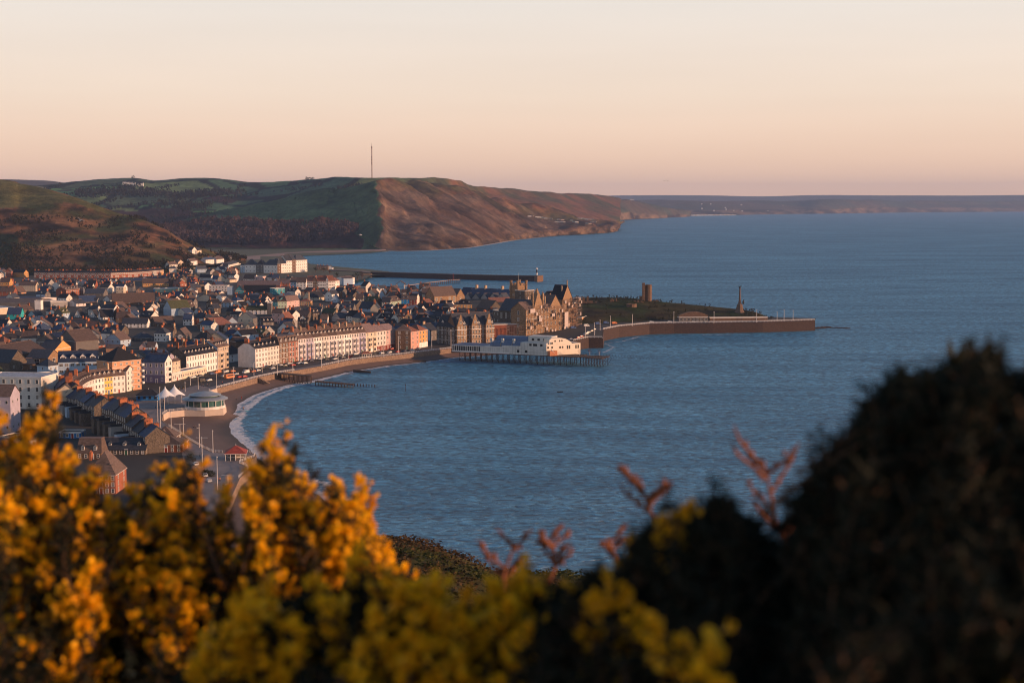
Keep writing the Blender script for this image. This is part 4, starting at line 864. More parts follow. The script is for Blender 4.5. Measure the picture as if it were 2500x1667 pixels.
# ---------------------------------------------------------------- town houses read off the photograph
D_ = 'paleblue'
ROWS = [
 # region x0 y0 x1 y1 wall roof depth kind wall roofcol label opts
 ('A', 590, 1370, 750, 1375, 70, 100, 12, 'y', 'paleblue', 'slate', 'pale blue gable right of the turquoise house, left edge of town', {}),
 ('A', 150, 1400, 440, 1400, 120, 130, 11, 'x', 'turq', 'blue', 'turquoise-sided house with a blue roof near the left edge', {}),
 ('A', 0, 1290, 320, 1270, 130, 10, 30, 'flat', 'cream', 'metal', 'cream retail shed wall below the dark flat roof, left edge', dict(win=False, name='warehouse', cat='warehouse')),
 ('A', -300, 1150, 740, 1150, 110, 60, 60, 'x', 'dgrey', 'brown', 'huge low superstore with a mauve-brown sheet roof at the left edge', dict(win=False, name='superstore', cat='warehouse')),
 ('A', -100, 1000, 680, 1030, 60, 30, 40, 'x', 'mauve', 'blue', 'long low warehouse with bright blue roof edge behind the superstore', dict(win=False, name='warehouse', cat='warehouse')),
 ('A', 740, 1190, 870, 1190, 190, 6, 8, 'flat', 'white', 'brown', 'white stair tower beside the superstore entrance', dict(win=False, name='stair_tower', cat='tower')),
 ('A', 870, 1120, 1075, 1120, 120, 8, 16, 'flat', 'dgrey', 'brown', 'dark brown open-fronted car park building', dict(win=False, name='car_park', cat='building')),
 ('A', 1080, 1130, 1440, 1120, 110, 8, 14, 'flat', 'grey', 'metal', 'white-beamed canopy over the station forecourt', dict(win=False, name='canopy', cat='canopy')),
 ('A', 1440, 1110, 1620, 1120, 60, 80, 14, 'y', 'mauve', 'slate', 'pale lilac gable right of the station canopy', {}),
 ('A', 1700, 1050, 2060, 1040, 30, 120, 20, 'x', 'dgrey', 'blue', 'bright blue sheet-roofed shed in the left town', dict(win=False, name='shed', cat='shed')),
 ('A', 1800, 900, 2200, 900, 60, 90, 20, 'x', 'dgrey', 'slate', 'wide grey-slate hall with a pale gable edge behind the blue shed', {}),
 ('A', 1580, 1350, 1720, 1350, 30, 130, 14, 'y', 'white', 'dark', 'white steep gable, left of a matching pair with dark roof', {}),
 ('A', 1905, 1350, 2030, 1350, 30, 120, 14, 'y', 'white', 'dark', 'white steep gable, right of a matching pair with dark roof', {}),
 ('A', 2140, 1400, 2420, 1390, 60, 150, 12, 'x', 'white', 'dark', 'white cottage row with a dark roof and little gabled porch', dict(nw=5)),
 ('A', 2195, 1000, 2352, 1010, 30, 90, 10, 'y', 'white', 'slate', 'white gable end left of the long ribbed chapel roof', {}),
 ('A', 1410, 900, 1760, 860, 130, 60, 14, 'x', 'brick', 'brown', 'brick flats with six white gablets on a cream band, left town', dict(floors=3, nw=8, dorm=6, name='apartment_block', cat='apartment block', band=(.72,))),
 ('A', 400, 800, 760, 800, 130, 70, 14, 'x', 'sand', 'brown', 'cream three-storey flats with ribbon windows near the left edge', dict(floors=3, nw=9, name='apartment_block', cat='apartment block')),
 ('A', 0, 680, 200, 680, 80, 90, 14, 'x', 'ochre', 'brown', 'orange-lit low school block below the left end of the long terrace', dict(floors=1, nw=5)),
 ('A', 0, 890, 290, 890, 90, 90, 14, 'x', 'brick', 'brown', 'red-brick house block with brown roof above the superstore', dict(ch=((.5, .5), (.9, .5)))),
 ('A', 300, 870, 560, 850, 40, 120, 14, 'x', 'orange', 'brown', 'orange-lit brick house between the flats and the superstore', dict(ch=((.4, .5),))),
 ('A', 120, 500, 240, 500, 130, 60, 9, 'y', 'brick', 'brown', 'brick villa with white bargeboards left of the long terrace', {}),
 ('A', 250, 490, 510, 500, 100, 60, 9, 'x', 'ochre', 'dark', 'brown semi-detached villa with a pointed right gable, left of the long terrace', dict(nw=5)),
 ('A', 1280, 860, 1400, 880, 60, 50, 10, 'y', 'brick', 'dark', 'dark house with two glowing orange windows in the left town', {}),
 ('A', 2060, 1040, 2120, 1030, 50, 50, 9, 'y', 'grey', 'slate', 'small slate house with stone gable beside the blue shed', {}),
 # left-middle
 ('B', 220, 1100, 1120, 1080, 60, 190, 16, 'x', 'stone', 'brown', 'long chapel with a ribbed rust-brown roof in the left of town', dict(name='chapel', cat='chapel', nw=9, floors=1, trimroof=None)),
 ('B', 1300, 1300, 1470, 1320, 160, 160, 22, 'y', 'paleblue', 'green', 'tall pale blue gabled building left of a stone house, mid town', dict(win=False)),
 ('B', 1560, 1310, 1780, 1320, 60, 100, 12, 'y', 'offw', 'blue', 'off-white gable joined to the tall pale blue building', {}),
 ('B', 1780, 1270, 1960, 1260, 160, 110, 12, 'x', 'stoned', 'brown', 'grey stone house with three white-framed windows, mid town', dict(big=True, nw=2, dorm=2, wh=1.8)),
 ('B', 1940, 1270, 2060, 1270, 30, 80, 16, 'y', 'paleblue', 'brown', 'low pale gable with brown roof right of the stone house', {}),
 ('B', 420, 1570, 950, 1570, 90, 110, 12, 'x', 'white', 'slate', 'long white house with grey slate roof and seven small windows', dict(nw=7, floors=2)),
 ('B', 1060, 1520, 1540, 1500, 70, 100, 14, 'x', 'stoned', 'brown', 'long low stone building with brown roof right of the long white house', dict(nw=5)),
 ('B', 1720, 1520, 1900, 1520, 130, 110, 10, 'x', 'white', 'blue', 'small white house with stepped wall under a dark blue roof', {}),
 ('B', 860, 700, 1410, 690, 70, 90, 16, 'x', 'ochre', 'brown', 'orange-lit flats with evenly spaced windows below the terrace', dict(nw=11, floors=1, name='apartment_block', cat='apartment block')),
 ('B', 1300, 820, 1720, 790, 70, 20, 16, 'flat', 'green', 'metal', 'pale green and cream industrial shed with angled canopy', dict(win=False, name='warehouse', cat='warehouse')),
 ('B', 1600, 700, 1800, 690, 50, 90, 12, 'y', 'brick', 'tile', 'orange-roofed gabled house behind the pale green shed', {}),
 ('B', 2020, 1000, 2350, 1010, 60, 100, 18, 'y', 'cream', 'brown', 'broad cream gable with big square chimney in the middle of town', dict(win=False, ch=((.5, .05),), chm=None, chw=(3.4, 2.2), chh=4.5)),
 ('B', 640, 590, 900, 590, 30, 40, 20, 'x', 'dgrey', 'blue', 'low dark blue roofed depot beside the white vans', dict(win=False, name='depot', cat='warehouse')),
 ('B', 1085, 800, 1200, 800, 60, 8, 8, 'flat', 'bright', 'blue', 'bright sky-blue box building beside a tall lamp post', dict(win=False, name='shed', cat='shed')),
 ('B', 720, 830, 850, 830, 50, 60, 10, 'y', 'orange', 'slate', 'orange-lit gable between the ribbed chapel and the sheds', {}),
 ('B', 290, 840, 450, 840, 130, 10, 12, 'flat', 'cream', 'metal', 'cream boxy house above the ribbed chapel roof', {}),
 ('B', 2060, 560, 2300, 565, 60, 60, 10, 'x', 'white', 'dark', 'white bungalow with two windows left of the cream gabled house', dict(floors=1, nw=2)),
 ('B', 1270, 345, 1420, 345, 80, 70, 12, 'y', 'offw', 'slate', 'off-white gable house at the right end of the long brick terrace', {}),
 ('B', 1430, 320, 1600, 300, 90, 50, 9, 'x', 'offw', 'brown', 'grey-cream bay-fronted villas climbing right of the long terrace', dict(nw=4, ch=((.1, .5), (.9, .5)))),
 ('B', 1610, 260, 1720, 240, 80, 50, 9, 'y', 'sand', 'brown', 'pointed cream gable at the top of the climbing villas', {}),
 ('B', 1740, 210, 1870, 200, 60, 70, 11, 'y', 'white', 'brown', 'white-gabled house on the hillside above the blue parked van', {}),
 ('B', 1880, 215, 2020, 210, 70, 50, 10, 'x', 'white', 'brown', 'white hillside house with brown roof right of the white gable', {}),
 ('B', 2020, 400, 2220, 395, 80, 60, 10, 'x', 'paleblue', 'slate', 'pale house with a small front gable above the parked cars on the hill', dict(nw=3)),
 ('r2', 265, 180, 375, 188, 30, 28, 10, 'x', 'white', 'brown', 'highest white house at the end of the brown hill, left one', {}),
 ('r2', 385, 205, 450, 212, 45, 40, 9, 'y', 'offw', 'dark', 'dark-gabled house high on the end of the brown hill', {}),
 ('r2', 455, 215, 515, 218, 50, 35, 9, 'x', 'cream', 'dark', 'cream house at the right of the highest hillside group', {}),
 ('r2', 475, 365, 540, 370, 25, 30, 9, 'x', 'white', 'slate', 'small white house between the hillside villas', {}),
 ('r2', 690, 325, 820, 335, 60, 35, 9, 'x', 'cream', 'brown', 'long cream house stepping down the hillside beside the flats field', {}),
 ('r2', 890, 300, 930, 300, 30, 20, 8, 'x', 'white', 'brown', 'rightmost small white house of the hillside cluster', {}),
 ('C', 20, 180, 200, 200, 90, 50, 10, 'x', 'white', 'blue', 'white hillside house with blue roof, left of the long new apartments', dict(ch=((.6, .5),))),
 ('C', 250, 200, 410, 190, 90, 50, 9, 'x', 'white', 'brown', 'white house with red-brick corner on the hillside', {}),
 ('C', 300, 100, 510, 100, 70, 40, 9, 'x', 'white', 'brown', 'topmost white house of the hillside cluster', {}),
 ('C', 230, 380, 330, 390, 60, 60, 10, 'y', 'white', 'slate', 'white gable in front of the row of sloping blue roofs', {}),
 ('C', 380, 320, 490, 320, 50, 70, 9, 'x', 'paleblue', 'slate', 'pale terraced cottage with grey roof above the green bank', {}),
 ('C', 160, 470, 300, 480, 60, 60, 9, 'y', 'orange', 'tile', 'bright orange gabled house on the hillside', dict(win=False)),
 ('C', 160, 580, 275, 580, 50, 60, 10, 'x', 'white', 'blue', 'white cottage with blue roof left of the cream gable', {}),
 ('C', 276, 585, 425, 585, 65, 60, 10, 'y', 'cream', 'slate', 'plain cream gable end below the orange house', dict(win=False)),
 ('C', 530, 610, 685, 600, 60, 30, 10, 'x', 'cream', 'brown', 'cream bungalow with brown roof left of the grey gable', dict(floors=1)),
 ('C', 820, 575, 1060, 580, 50, 90, 11, 'x', 'offw', 'brown', 'grey-roofed house with a pale gable and ribbon windows below the apartments', dict(nw=5, floors=1)),
 ('C', 1060, 580, 1230, 585, 100, 8, 9, 'flat', 'pink', 'white' if False else 'metal', 'pink flat-roofed modern house below the apartments', dict(big=True, floors=1, nw=2, ww=3, wh=2.5)),
 ('C', 690, 700, 1600, 700, 30, 90, 18, 'x', 'brick', 'pinkish', 'very long pinkish-brown factory roof with white rooflights', dict(win=False, name='warehouse', cat='warehouse')),
 ('C', 1400, 620, 1600, 670, 20, 90, 16, 'y', 'paleblue', 'brown', 'pale blue shaded gable at the end of the long pinkish roof', {}),
 ('C', 1610, 690, 1800, 690, 60, 70, 14, 'x', 'brick', 'pinkish', 'brick house with two lit white windows right of the pale gable', {}),
 ('C', 90, 800, 480, 800, 120, 8, 14, 'flat', 'white', 'dark', 'long white flat-fronted building with grey panels, mid town', dict(nw=6)),
 ('C', 480, 870, 580, 870, 170, 8, 10, 'flat', 'paleblue', 'dark', 'narrow pale blue stair tower right of the flat white building', dict(win=False, name='stair_tower', cat='tower')),
 ('C', 655, 870, 820, 870, 90, 110, 14, 'y', 'teal', 'dark', 'teal gabled wing, left one of the teal-fronted building', dict(nw=1)),
 ('C', 1490, 870, 1700, 860, 130, 20, 12, 'flat', 'teal', 'metal', 'teal flat-topped wing, right one of the teal-fronted building', dict(nw=2, big=True)),
 ('C', 820, 860, 1490, 860, 60, 130, 16, 'x', 'dgrey', 'dark', 'wide dark roof joining the two teal wings', dict(nw=6)),
 ('C', 340, 1130, 560, 1130, 90, 90, 16, 'hip', 'paleblue', 'brown', 'pale blue house under a broad brown hipped roof', dict(big=True, nw=3, ww=1.3)),
 ('C', 880, 1280, 1325, 1280, 90, 80, 12, 'x', 'white', 'green', 'long white house with mossy roof and five windows, mid town', dict(big=True, nw=5, ww=1.1, wh=1.7, ch=((.45, .5), (0.02, .5)))),
 ('C', 1330, 1280, 1415, 1280, 240, 8, 9, 'flat', 'dgrey', 'dark', 'narrow grey tower beside the blue and cream house', dict(win=False, name='tower', cat='tower')),
 ('C', 1418, 1210, 1550, 1220, 200, 100, 14, 'x', 'teal', 'brown', 'strong blue left part of the tall three-storey building, mid town', dict(big=True, nw=2, ww=1.1, wh=1.6, floors=3)),
 ('C', 1552, 1220, 1745, 1215, 210, 100, 14, 'x', 'green', 'brown', 'pale green middle part of the tall three-storey building', dict(big=True, nw=3, ww=1.1, wh=1.6, floors=3)),
 ('C', 1747, 1215, 2015, 1180, 200, 110, 14, 'mans', 'pink', 'pinkish', 'pale pink right part of the tall three-storey building', dict(big=True, nw=5, ww=1.1, wh=1.6, floors=3)),
 ('C', 2020, 1100, 2250, 1100, 90, 60, 14, 'hip', 'ochre', 'tile', 'orange stone hall with arches and slim brick chimney', dict(big=True, nw=5, ww=1.0, wh=2.0, ch=((.8, .3),), chh=7, chw=(1.6, 1.6), name='hall', cat='hall')),
 ('C', 2260, 1000, 2540, 980, 70, 120, 14, 'x', 'cream', 'dark', 'cream-walled house with dark roof behind the orange stone hall', {}),
 ('C', 1980, 930, 2120, 940, 10, 110, 12, 'y', 'grey', 'brown', 'grey gable behind the pale pink building', {}),
 # marina side
 ('D', 1040, 870, 1190, 870, 90, 100, 12, 'x', 'cream', 'brown', 'cream-walled house with brown roof near the harbour', {}),
 ('D', 500, 860, 690, 860, 50, 120, 12, 'y', 'paleblue', 'blue', 'white-edged gable with a blue roof near the harbour', {}),
 ('D', 1100, 1050, 1345, 1060, 70, 140, 14, 'x', 'paleblue', 'slate', 'pale blue side wall under a long slate roof, joined to a cream gable', dict(nw=2)),
 ('D', 1346, 1060, 1540, 1060, 80, 120, 14, 'y', 'cream', 'slate', 'bright cream gable with a square chimney, right of mid town', dict(win=False, ch=((.48, .05),), chw=(2.2, 1.6), chh=3)),
 ('D', 520, 1260, 700, 1280, 90, 110, 13, 'y', 'grey', 'slate', 'grey-cream gable with orange chimney behind the tall terrace', dict(win=False, ch=((.5, .08),), chm=None, chh=2.5)),
 ('D', 280, 1300, 425, 1300, 80, 100, 12, 'x', 'white', 'brown', 'small white house behind the tall seafront terrace', {}),
 ('D', 1590, 960, 1770, 960, 110, 100, 12, 'x', 'offw', 'slate', 'grey-white house above the dark garden trees', dict(nw=3)),
 ('D', 1780, 950, 2000, 920, 110, 90, 12, 'x', 'green', 'brown', 'pale mint house with two white dormers above the garden trees', dict(dorm=2, nw=4)),
 ('D', 2005, 920, 2170, 920, 130, 80, 12, 'x', 'bright', 'brown', 'bright blue house with white windows near the harbour', dict(big=True, nw=2, dorm=2)),
 ('D', 2175, 920, 2320, 920, 120, 70, 12, 'x', 'dred', 'brown', 'dark red house with white-framed windows near the harbour', dict(big=True, nw=2)),
 ('D', 1520, 780, 1650, 780, 70, 120, 18, 'y', 'paleblue', 'brown', 'pale shaded gable with a long brown roof beside the harbour', dict(win=False)),
 ('D', 2010, 690, 2100, 690, 50, 60, 10, 'x', 'white', 'brown', 'small white house beside the harbour crane', {}),
 ('r3', 1400, 655, 1565, 655, 110, 70, 11, 'x', 'cream', 'brown', 'square cream house with nine windows beside the long church hall', dict(big=True, nw=3, floors=2, name='house')),
 ('r3', 1570, 685, 1870, 665, 105, 120, 16, 'x', 'stoneg', 'brown', 'long church hall with big brown roof and pale arched bays', dict(big=True, nw=5, floors=1, ww=3, wh=5, name='church_hall', cat='church')),
 ('r3', 1872, 650, 1985, 640, 70, 100, 16, 'y', 'stoneg', 'brown', 'pointed stone gable ending the long church hall', dict(big=True, nw=1, floors=1, ww=2, wh=3, name='church_hall', cat='church')),
 ('r4', 400, 640, 630, 630, 60, 70, 14, 'hip', 'ochre', 'dark', 'orange-lit house with three white dormers behind the brown stone hotel', dict(big=True, nw=5, dorm=3)),
 ('r4', 690, 640, 870, 650, 20, 110, 16, 'x', 'stoned', 'brown', 'brown-roofed stone hall with pyramid end behind the brown stone hotel', dict(win=False)),
 ('r4', 870, 560, 1150, 540, 20, 50, 16, 'x', 'stone', 'tile', 'long low reddish roof left of the college tower', dict(win=False)),
 # centre-front
 ('E', 960, 990, 1110, 990, 60, 90, 12, 'y', 'pink', 'slate', 'pink gable left of a pale blue cottage, above the lilac hotel', dict(win=False)),
 ('E', 1112, 990, 1285, 990, 60, 90, 11, 'x', 'paleblue', 'brown', 'pale blue cottage with two white windows beside the pink gable', dict(big=True, nw=2)),
 ('E', 1700, 800, 1960, 800, 100, 150, 20, 'y', 'dgrey', 'brown', 'dark church gable with a large white rose window', dict(win=False, name='church', cat='church', floors=1)),
 ('E', 1310, 500, 1700, 480, 60, 120, 14, 'x', 'stoned', 'brown', 'stone house with brown roof and skylights above the bandstand', dict(nw=4)),
 ('E', 250, 1040, 580, 1040, 80, 60, 12, 'x', 'orange', 'brown', 'orange brick wall lit below a mossy roof, left of the tower', dict(win=False)),
 ('E', 0, 960, 240, 940, 60, 120, 12, 'x', 'brick', 'slate', 'red-brick gabled house with white dormer, left of the tower', dict(dorm=1, ch=((.05, .5), (.95, .5)))),
 ('E', 930, 800, 1290, 780, 50, 120, 14, 'hip', 'dgrey', 'slate', 'grey slate hipped roof house behind the pink gable', dict(nw=3)),
 ('F', 20, 560, 470, 600, 130, 130, 16, 'y', 'stone', 'tile', 'brown stone gabled house with orange-lit side, centre of town', dict(nw=3)),
 ('F', 690, 620, 1040, 600, 60, 110, 12, 'x', 'grey', 'slate', 'grey cottage with slate roof and white dormers, centre of town', dict(dorm=3)),
 ('F', 1045, 560, 1180, 560, 60, 70, 12, 'y', 'cream', 'slate', 'small cream gable with two windows, centre of town', dict(nw=2)),
 ('F', 630, 440, 900, 430, 10, 130, 18, 'y', 'paleblue', 'tile', 'wide pale blue gable under an orange-brown roof, centre of town', dict(win=False)),
 ('F', 1410, 480, 1650, 470, 70, 90, 14, 'x', 'dgrey', 'dark', 'dark house with three white dormers, behind the tall terrace', dict(dorm=3)),
 ('F', 965, 860, 1320, 830, 180, 100, 12, 'x', 'paleblue', 'dark', 'two-storey pale blue and white house behind the blank gable', dict(big=True, nw=2, ww=1.1, side='none')),
 ('F', 810, 870, 960, 860, 130, 60, 10, 'x', 'bright', 'dark', 'vivid blue wall between the white house and a stone gable', dict(win=False)),
 ('F', 700, 930, 840, 950, 130, 80, 12, 'y', 'stone', 'dark', 'brown stone gable left of the vivid blue wall', dict(win=False)),
 ('F', 2150, 520, 2352, 520, 140, 70, 12, 'x', 'stoned', 'dark', 'stone house with a wide white dormer behind the tall terrace', dict(dorm=1, dormw=5)),
]
for (rg, x0, y0, x1, y1, hw, hr, dp, kind, wc, rc, lb, o) in ROWS:
    o = dict(o); o.pop('trimroof', None)
    if 'chm' in o and o['chm'] is None: o['chm'] = potb
    hz_(rg, x0, y0, x1, y1, hw, hr, dp, kind, wc, rc, lb, **o)
# rose window on the dark church
rw = PG(*q('E', 1830, 800)); k = rw.y / F / 8.711
ch_ = [o for o in col.objects if o.get('label', '').startswith('dark church gable')][0]
m = MB(); c = (Vector(q('E', 1830, 800)) - Vector(q('E', 1700, 800))).length * rw.y / F
zc = 75 * k * 1.1; R_ = 52 * k
for i in range(20):
    a, b2 = 2 * math.pi * i / 20, 2 * math.pi * (i + 1) / 20
    for ro, ri in ((R_, R_ * .82), (R_ * .4, R_ * .28)):
        m.hexa([(c + ro * math.cos(t), y_, zc + ro * math.sin(t)) if s else (c + ri * math.cos(t), y_, zc + ri * math.sin(t)) for y_ in (-.35, -.05) for t, s in ((a, 1), (b2, 1), (b2, 0), (a, 0))], 0)
for i in range(8):
    a = math.pi * i / 4; m.cyl((c + R_ * .3 * math.cos(a), -.2, zc + R_ * .3 * math.sin(a)), (c + R_ * .85 * math.cos(a), -.2, zc + R_ * .85 * math.sin(a)), .16, n=4)
    m.cyl((c + R_ * .62 * math.cos(a + .39), -.3, zc + R_ * .62 * math.sin(a + .39)), (c + R_ * .62 * math.cos(a + .39), -.05, zc + R_ * .62 * math.sin(a + .39)), .35, n=8)
m.build('rose_window', trim, ch_)
# the long brick terrace under the hill
LT = [PG(83, 678.5), PG(270, 679), PG(345, 676), PG(400, 671)]
n_ = 22
TLN = []
for i in range(n_):
    t_ = 'white-gabled first house' if i == 0 else 'orange-lit last house' if i == n_ - 1 else 'red-brick bay-windowed house'
    TLN.append(dict(wc='ochre' if i == n_ - 1 else ('grey' if i == n_ - 3 else 'brick'), label=f'{t_} of the long terrace under the hill, ' + ('leftmost' if i == 0 else 'rightmost' if i == n_ - 1 else ['second', 'third', 'fourth', 'fifth', 'sixth', 'seventh', 'eighth', 'ninth', 'tenth', 'eleventh'][i - 1 if i < 11 else n_ - 2 - i] + (' from the left' if i < 11 else ' from the right')), ch=((.03, .5), (.5, .6)) if i % 2 == 0 else ((.6, .6),)))
row(LT, TLN, 9, 'long red-brick terrace below the hill', roof='x', rc='dark', h=8.2, rh=3.0, floors=2, nw=3, ww=1.6, wh=1.9, ft=.42, side='left', chm=pot, chh=1.8, chw=(1.6, 2.2))
# ---------------------------------------------------------------- new white apartments on the bank and the marina flats
def slabs(reg, segs, label, name='apartment_block', dp=16, roofc='slate', group=None):
    """one long building in stepped sections sharing a root: segs (x0,y0,x1,y1,wall,roof,kind,colour,floors,n)"""
    r = None
    for i, (x0, y0, x1, y1, hw, hr, kind, wc, fl, nn) in enumerate(segs):
        h = hz_(reg, x0, y0, x1, y1, hw, hr, dp, kind, wc, roofc, label, name=name, cat='apartment block', big=True, floors=fl, nw=nn, ww=1.5, wh=1.5, side='left' if i == 0 else 'right' if i == len(segs) - 1 else 'none', door=False, sw=2)
        if r is None: r = h
        else:
            bpy.context.view_layer.update()
            for c in [o for o in col.objects if o.parent == h]:
                mw = Matrix.Translation(h.location) @ Matrix.Rotation(h.rotation_euler[2], 4, 'Z') @ Matrix.Translation(c.location) @ Matrix.Rotation(c.rotation_euler[2], 4, 'Z')
                inv = (Matrix.Translation(r.location) @ Matrix.Rotation(r.rotation_euler[2], 4, 'Z')).inverted(); l = inv @ mw
                c.parent = r; c.location = l.to_translation(); c.rotation_euler = (0, 0, l.to_euler().z)
            bpy.data.objects.remove(h)
    return r
slabs('C', [(760, 400, 845, 400, 160, 20, 'x', 'paleblue', 3, 1), (848, 400, 1090, 402, 165, 120, 'hip', 'white', 2, 3), (1092, 403, 1250, 405, 170, 115, 'hip', 'dgrey', 3, 2), (1252, 405, 1545, 408, 165, 115, 'hip', 'white', 2, 4)],
      'lower left half of the long white apartments, dark hipped roof and brown bays')
slabs('C', [(1547, 408, 1625, 405, 190, 110, 'hip', 'stone', 3, 1), (1627, 405, 1735, 400, 200, 120, 'x', 'white', 3, 3), (1737, 400, 1860, 392, 255, 110, 'x', 'white', 4, 3), (1862, 392, 1935, 388, 270, 100, 'x', 'stone', 4, 1), (1937, 388, 2180, 375, 250, 110, 'hip', 'white', 4, 6)],
      'taller four-storey right half of the long white apartments under pale grey roofs')
slabs('r2', [(1470, 655, 1590, 655, 40, 55, 'y', 'paleblue', 1, 1), (1730, 700, 1810, 700, 90, 60, 'x', 'paleblue', 2, 2), (1812, 705, 1945, 705, 95, 60, 'x', 'white', 3, 3)], 'small white flats with brown roofs left of the marina block', dp=12, roofc='brown')
slabs('D', [(0, 640, 120, 640, 230, 110, 'x', 'white', 4, 3), (122, 640, 222, 640, 250, 90, 'y', 'stone', 4, 2), (224, 640, 400, 640, 240, 110, 'x', 'white', 4, 5), (402, 640, 450, 640, 270, 60, 'y', 'white', 4, 1), (452, 640, 590, 635, 240, 110, 'x', 'white', 4, 4), (592, 620, 690, 610, 220, 60, 'x', 'white', 3, 3)], 'white marina flats with many dark balconies and a brown tiled roof', dp=14, roofc='tile')
slabs('D', [(640, 450, 775, 470, 120, 20, 'y', 'paleblue', 2, 2), (776, 465, 1010, 445, 120, 30, 'x', 'white', 2, 7)], 'white two-storey harbour building on a brick plinth beside the dark trees', dp=14, roofc='brown')
hz_('D', 190, 155, 440, 155, 60, 20, 12, 'x', 'stone', 'brown', 'brown terrace standing alone by the shingle spit', nw=7, floors=2, ch=((.1, .5), (.35, .5), (.6, .5), (.9, .5)))
hz_('D', 445, 135, 540, 135, 20, 50, 10, 'y', 'white', 'slate', 'small white gabled house nearest the shingle spit', win=False)
for i in range(6):
    hz_('C', 455 + i * 52, 290 - i * 14, 505 + i * 52, 276 - i * 14, 40, 50, 11, 'x', 'offw', 'slate', ['first and lowest', 'second', 'third', 'fourth', 'fifth', 'sixth and highest'][i] + ' of six sloping blue-grey roofs stepping up to the white apartments', name='terraced_house', cat='terraced house', group='stepped roofs beside the apartments', nw=2, floors=1)
# blue roofed terrace with square yellow chimneys beside the college
for i in range(6):
    x = 460 + i * 115
    hz_('r4', x, 480 + i * 2, x + 113, 482 + i * 2, 30, 100 - i * 3, 16, 'x', 'grey', 'blue', ['first', 'second', 'third', 'fourth', 'fifth', 'sixth'][i] + ' house from the left in the dark blue roofed row left of the college tower', name='terraced_house', cat='terraced house', group='dark blue roofs with square yellow chimneys', ch=((.5, .5),) if i in (1, 2, 4, 5) else (), chm=potb, chw=(2.6, 2.6), chh=3.6, dorm=2 if i > 3 else 0)
    if i < 5:
        hz_('r4', x + 60, 505, x + 150, 505, 20, 60, 10, 'y', 'grey', 'slate', ['first', 'second', 'third', 'fourth', 'fifth'][i] + ' small grey gable from the left in front of the dark blue roofs', win=False, group='grey gables before the dark blue roofs')
# ---------------------------------------------------------------- brown stone hotel with three pointed bays
hA, hB, hC = PG(1066, 838), PG(1111, 842.5), PG(1205, 834)
hotel = house(hB, hC, 14, 15.8, 'x', 9.5, 'stone', 'slate', name='grand_hotel', label='brown stone seafront hotel with three tall pointed orange-lit gables', cat='hotel', big=True, floors=4, nw=9, ww=1.3, wh=2.2, side='left', sw=4, ch=((.05, .6), (.45, .55), (.9, .6)), chh=3, chm=pot, chw=(1.4, 3), band=(.25, .5, .78))
Lh = (hC - hB).length
for i, (a, w_) in enumerate(((.02, .24), (.39, .24), (.76, .22))):
    x0, x1 = Lh * a, Lh * (a + w_); m = MB(); z = 15.6; pj = 2.6
    m.box(x0, x1, -pj, 0.1, -1.5, z, 0); m.box(x0 - .15, x1 + .15, -pj - .2, .1, z * .78, z * .78 + .5, 1); m.box(x0 - .1, x1 + .1, -pj - .1, .1, z * .48, z * .48 + .3, 1)
    xm = x0 + (x1 - x0) * .36
    m.hexa([(x0, -pj, z), (xm + 2.4, -pj, z), (xm + 2.4, -pj + 1, z), (x0, -pj + 1, z), (xm - .2, -pj, z + 9), (xm + .6, -pj, z + 9), (xm + .6, -pj + 1, z + 9), (xm - .2, -pj + 1, z + 9)], 0)
    m.hexa([(x0, -pj + .8, z), (x1, -pj + .8, z), (x1, 6, z), (x0, 6, z), (x0 + 1.5, 1.5, z + 7), (x1 - 1.5, 1.5, z + 7), (x1 - 1.5, 6, z + 7), (x0 + 1.5, 6, z + 7)], 2)
    m.build('gable_bay', [stone_gold, trim, rmat('slate')], hotel)  # bays in golden stone: sunlight on the gables put into the colour
    wm = winmesh(1.3, 2.3)
    for k in range(4):
        for j in range(3): obj('window', wm, hotel, (x0 + (x1 - x0) * (j + .5) / 3, -pj, 1.2 + k * 3.9))
    obj('window', winmesh(1.6, 2.2), hotel, (xm + .2, -pj, z + 1.6))
    for j in range(2): obj('dormer', dormmesh(1.4, 1.5, 2.4, True, 'slate'), hotel, (x1 - 2.6 + j * 1.7 - .6, .0 if False else -pj + .9, z + 1.2 + 0))
hl = house(hA, hB - Vector((.3, 0, 0)) if False else hA.lerp(hB, .985), 13, 14.6, 'x', 8.5, 'stoned', 'slate', name='grand_hotel', label='shaded left wing of the brown stone seafront hotel with two dark round dormers', cat='hotel', big=True, floors=4, nw=5, ww=1.4, wh=2.3, side='none', dorm=2, dormw=3, band=(.25, .78))  # wing in a darker stone: its shade put into the colour
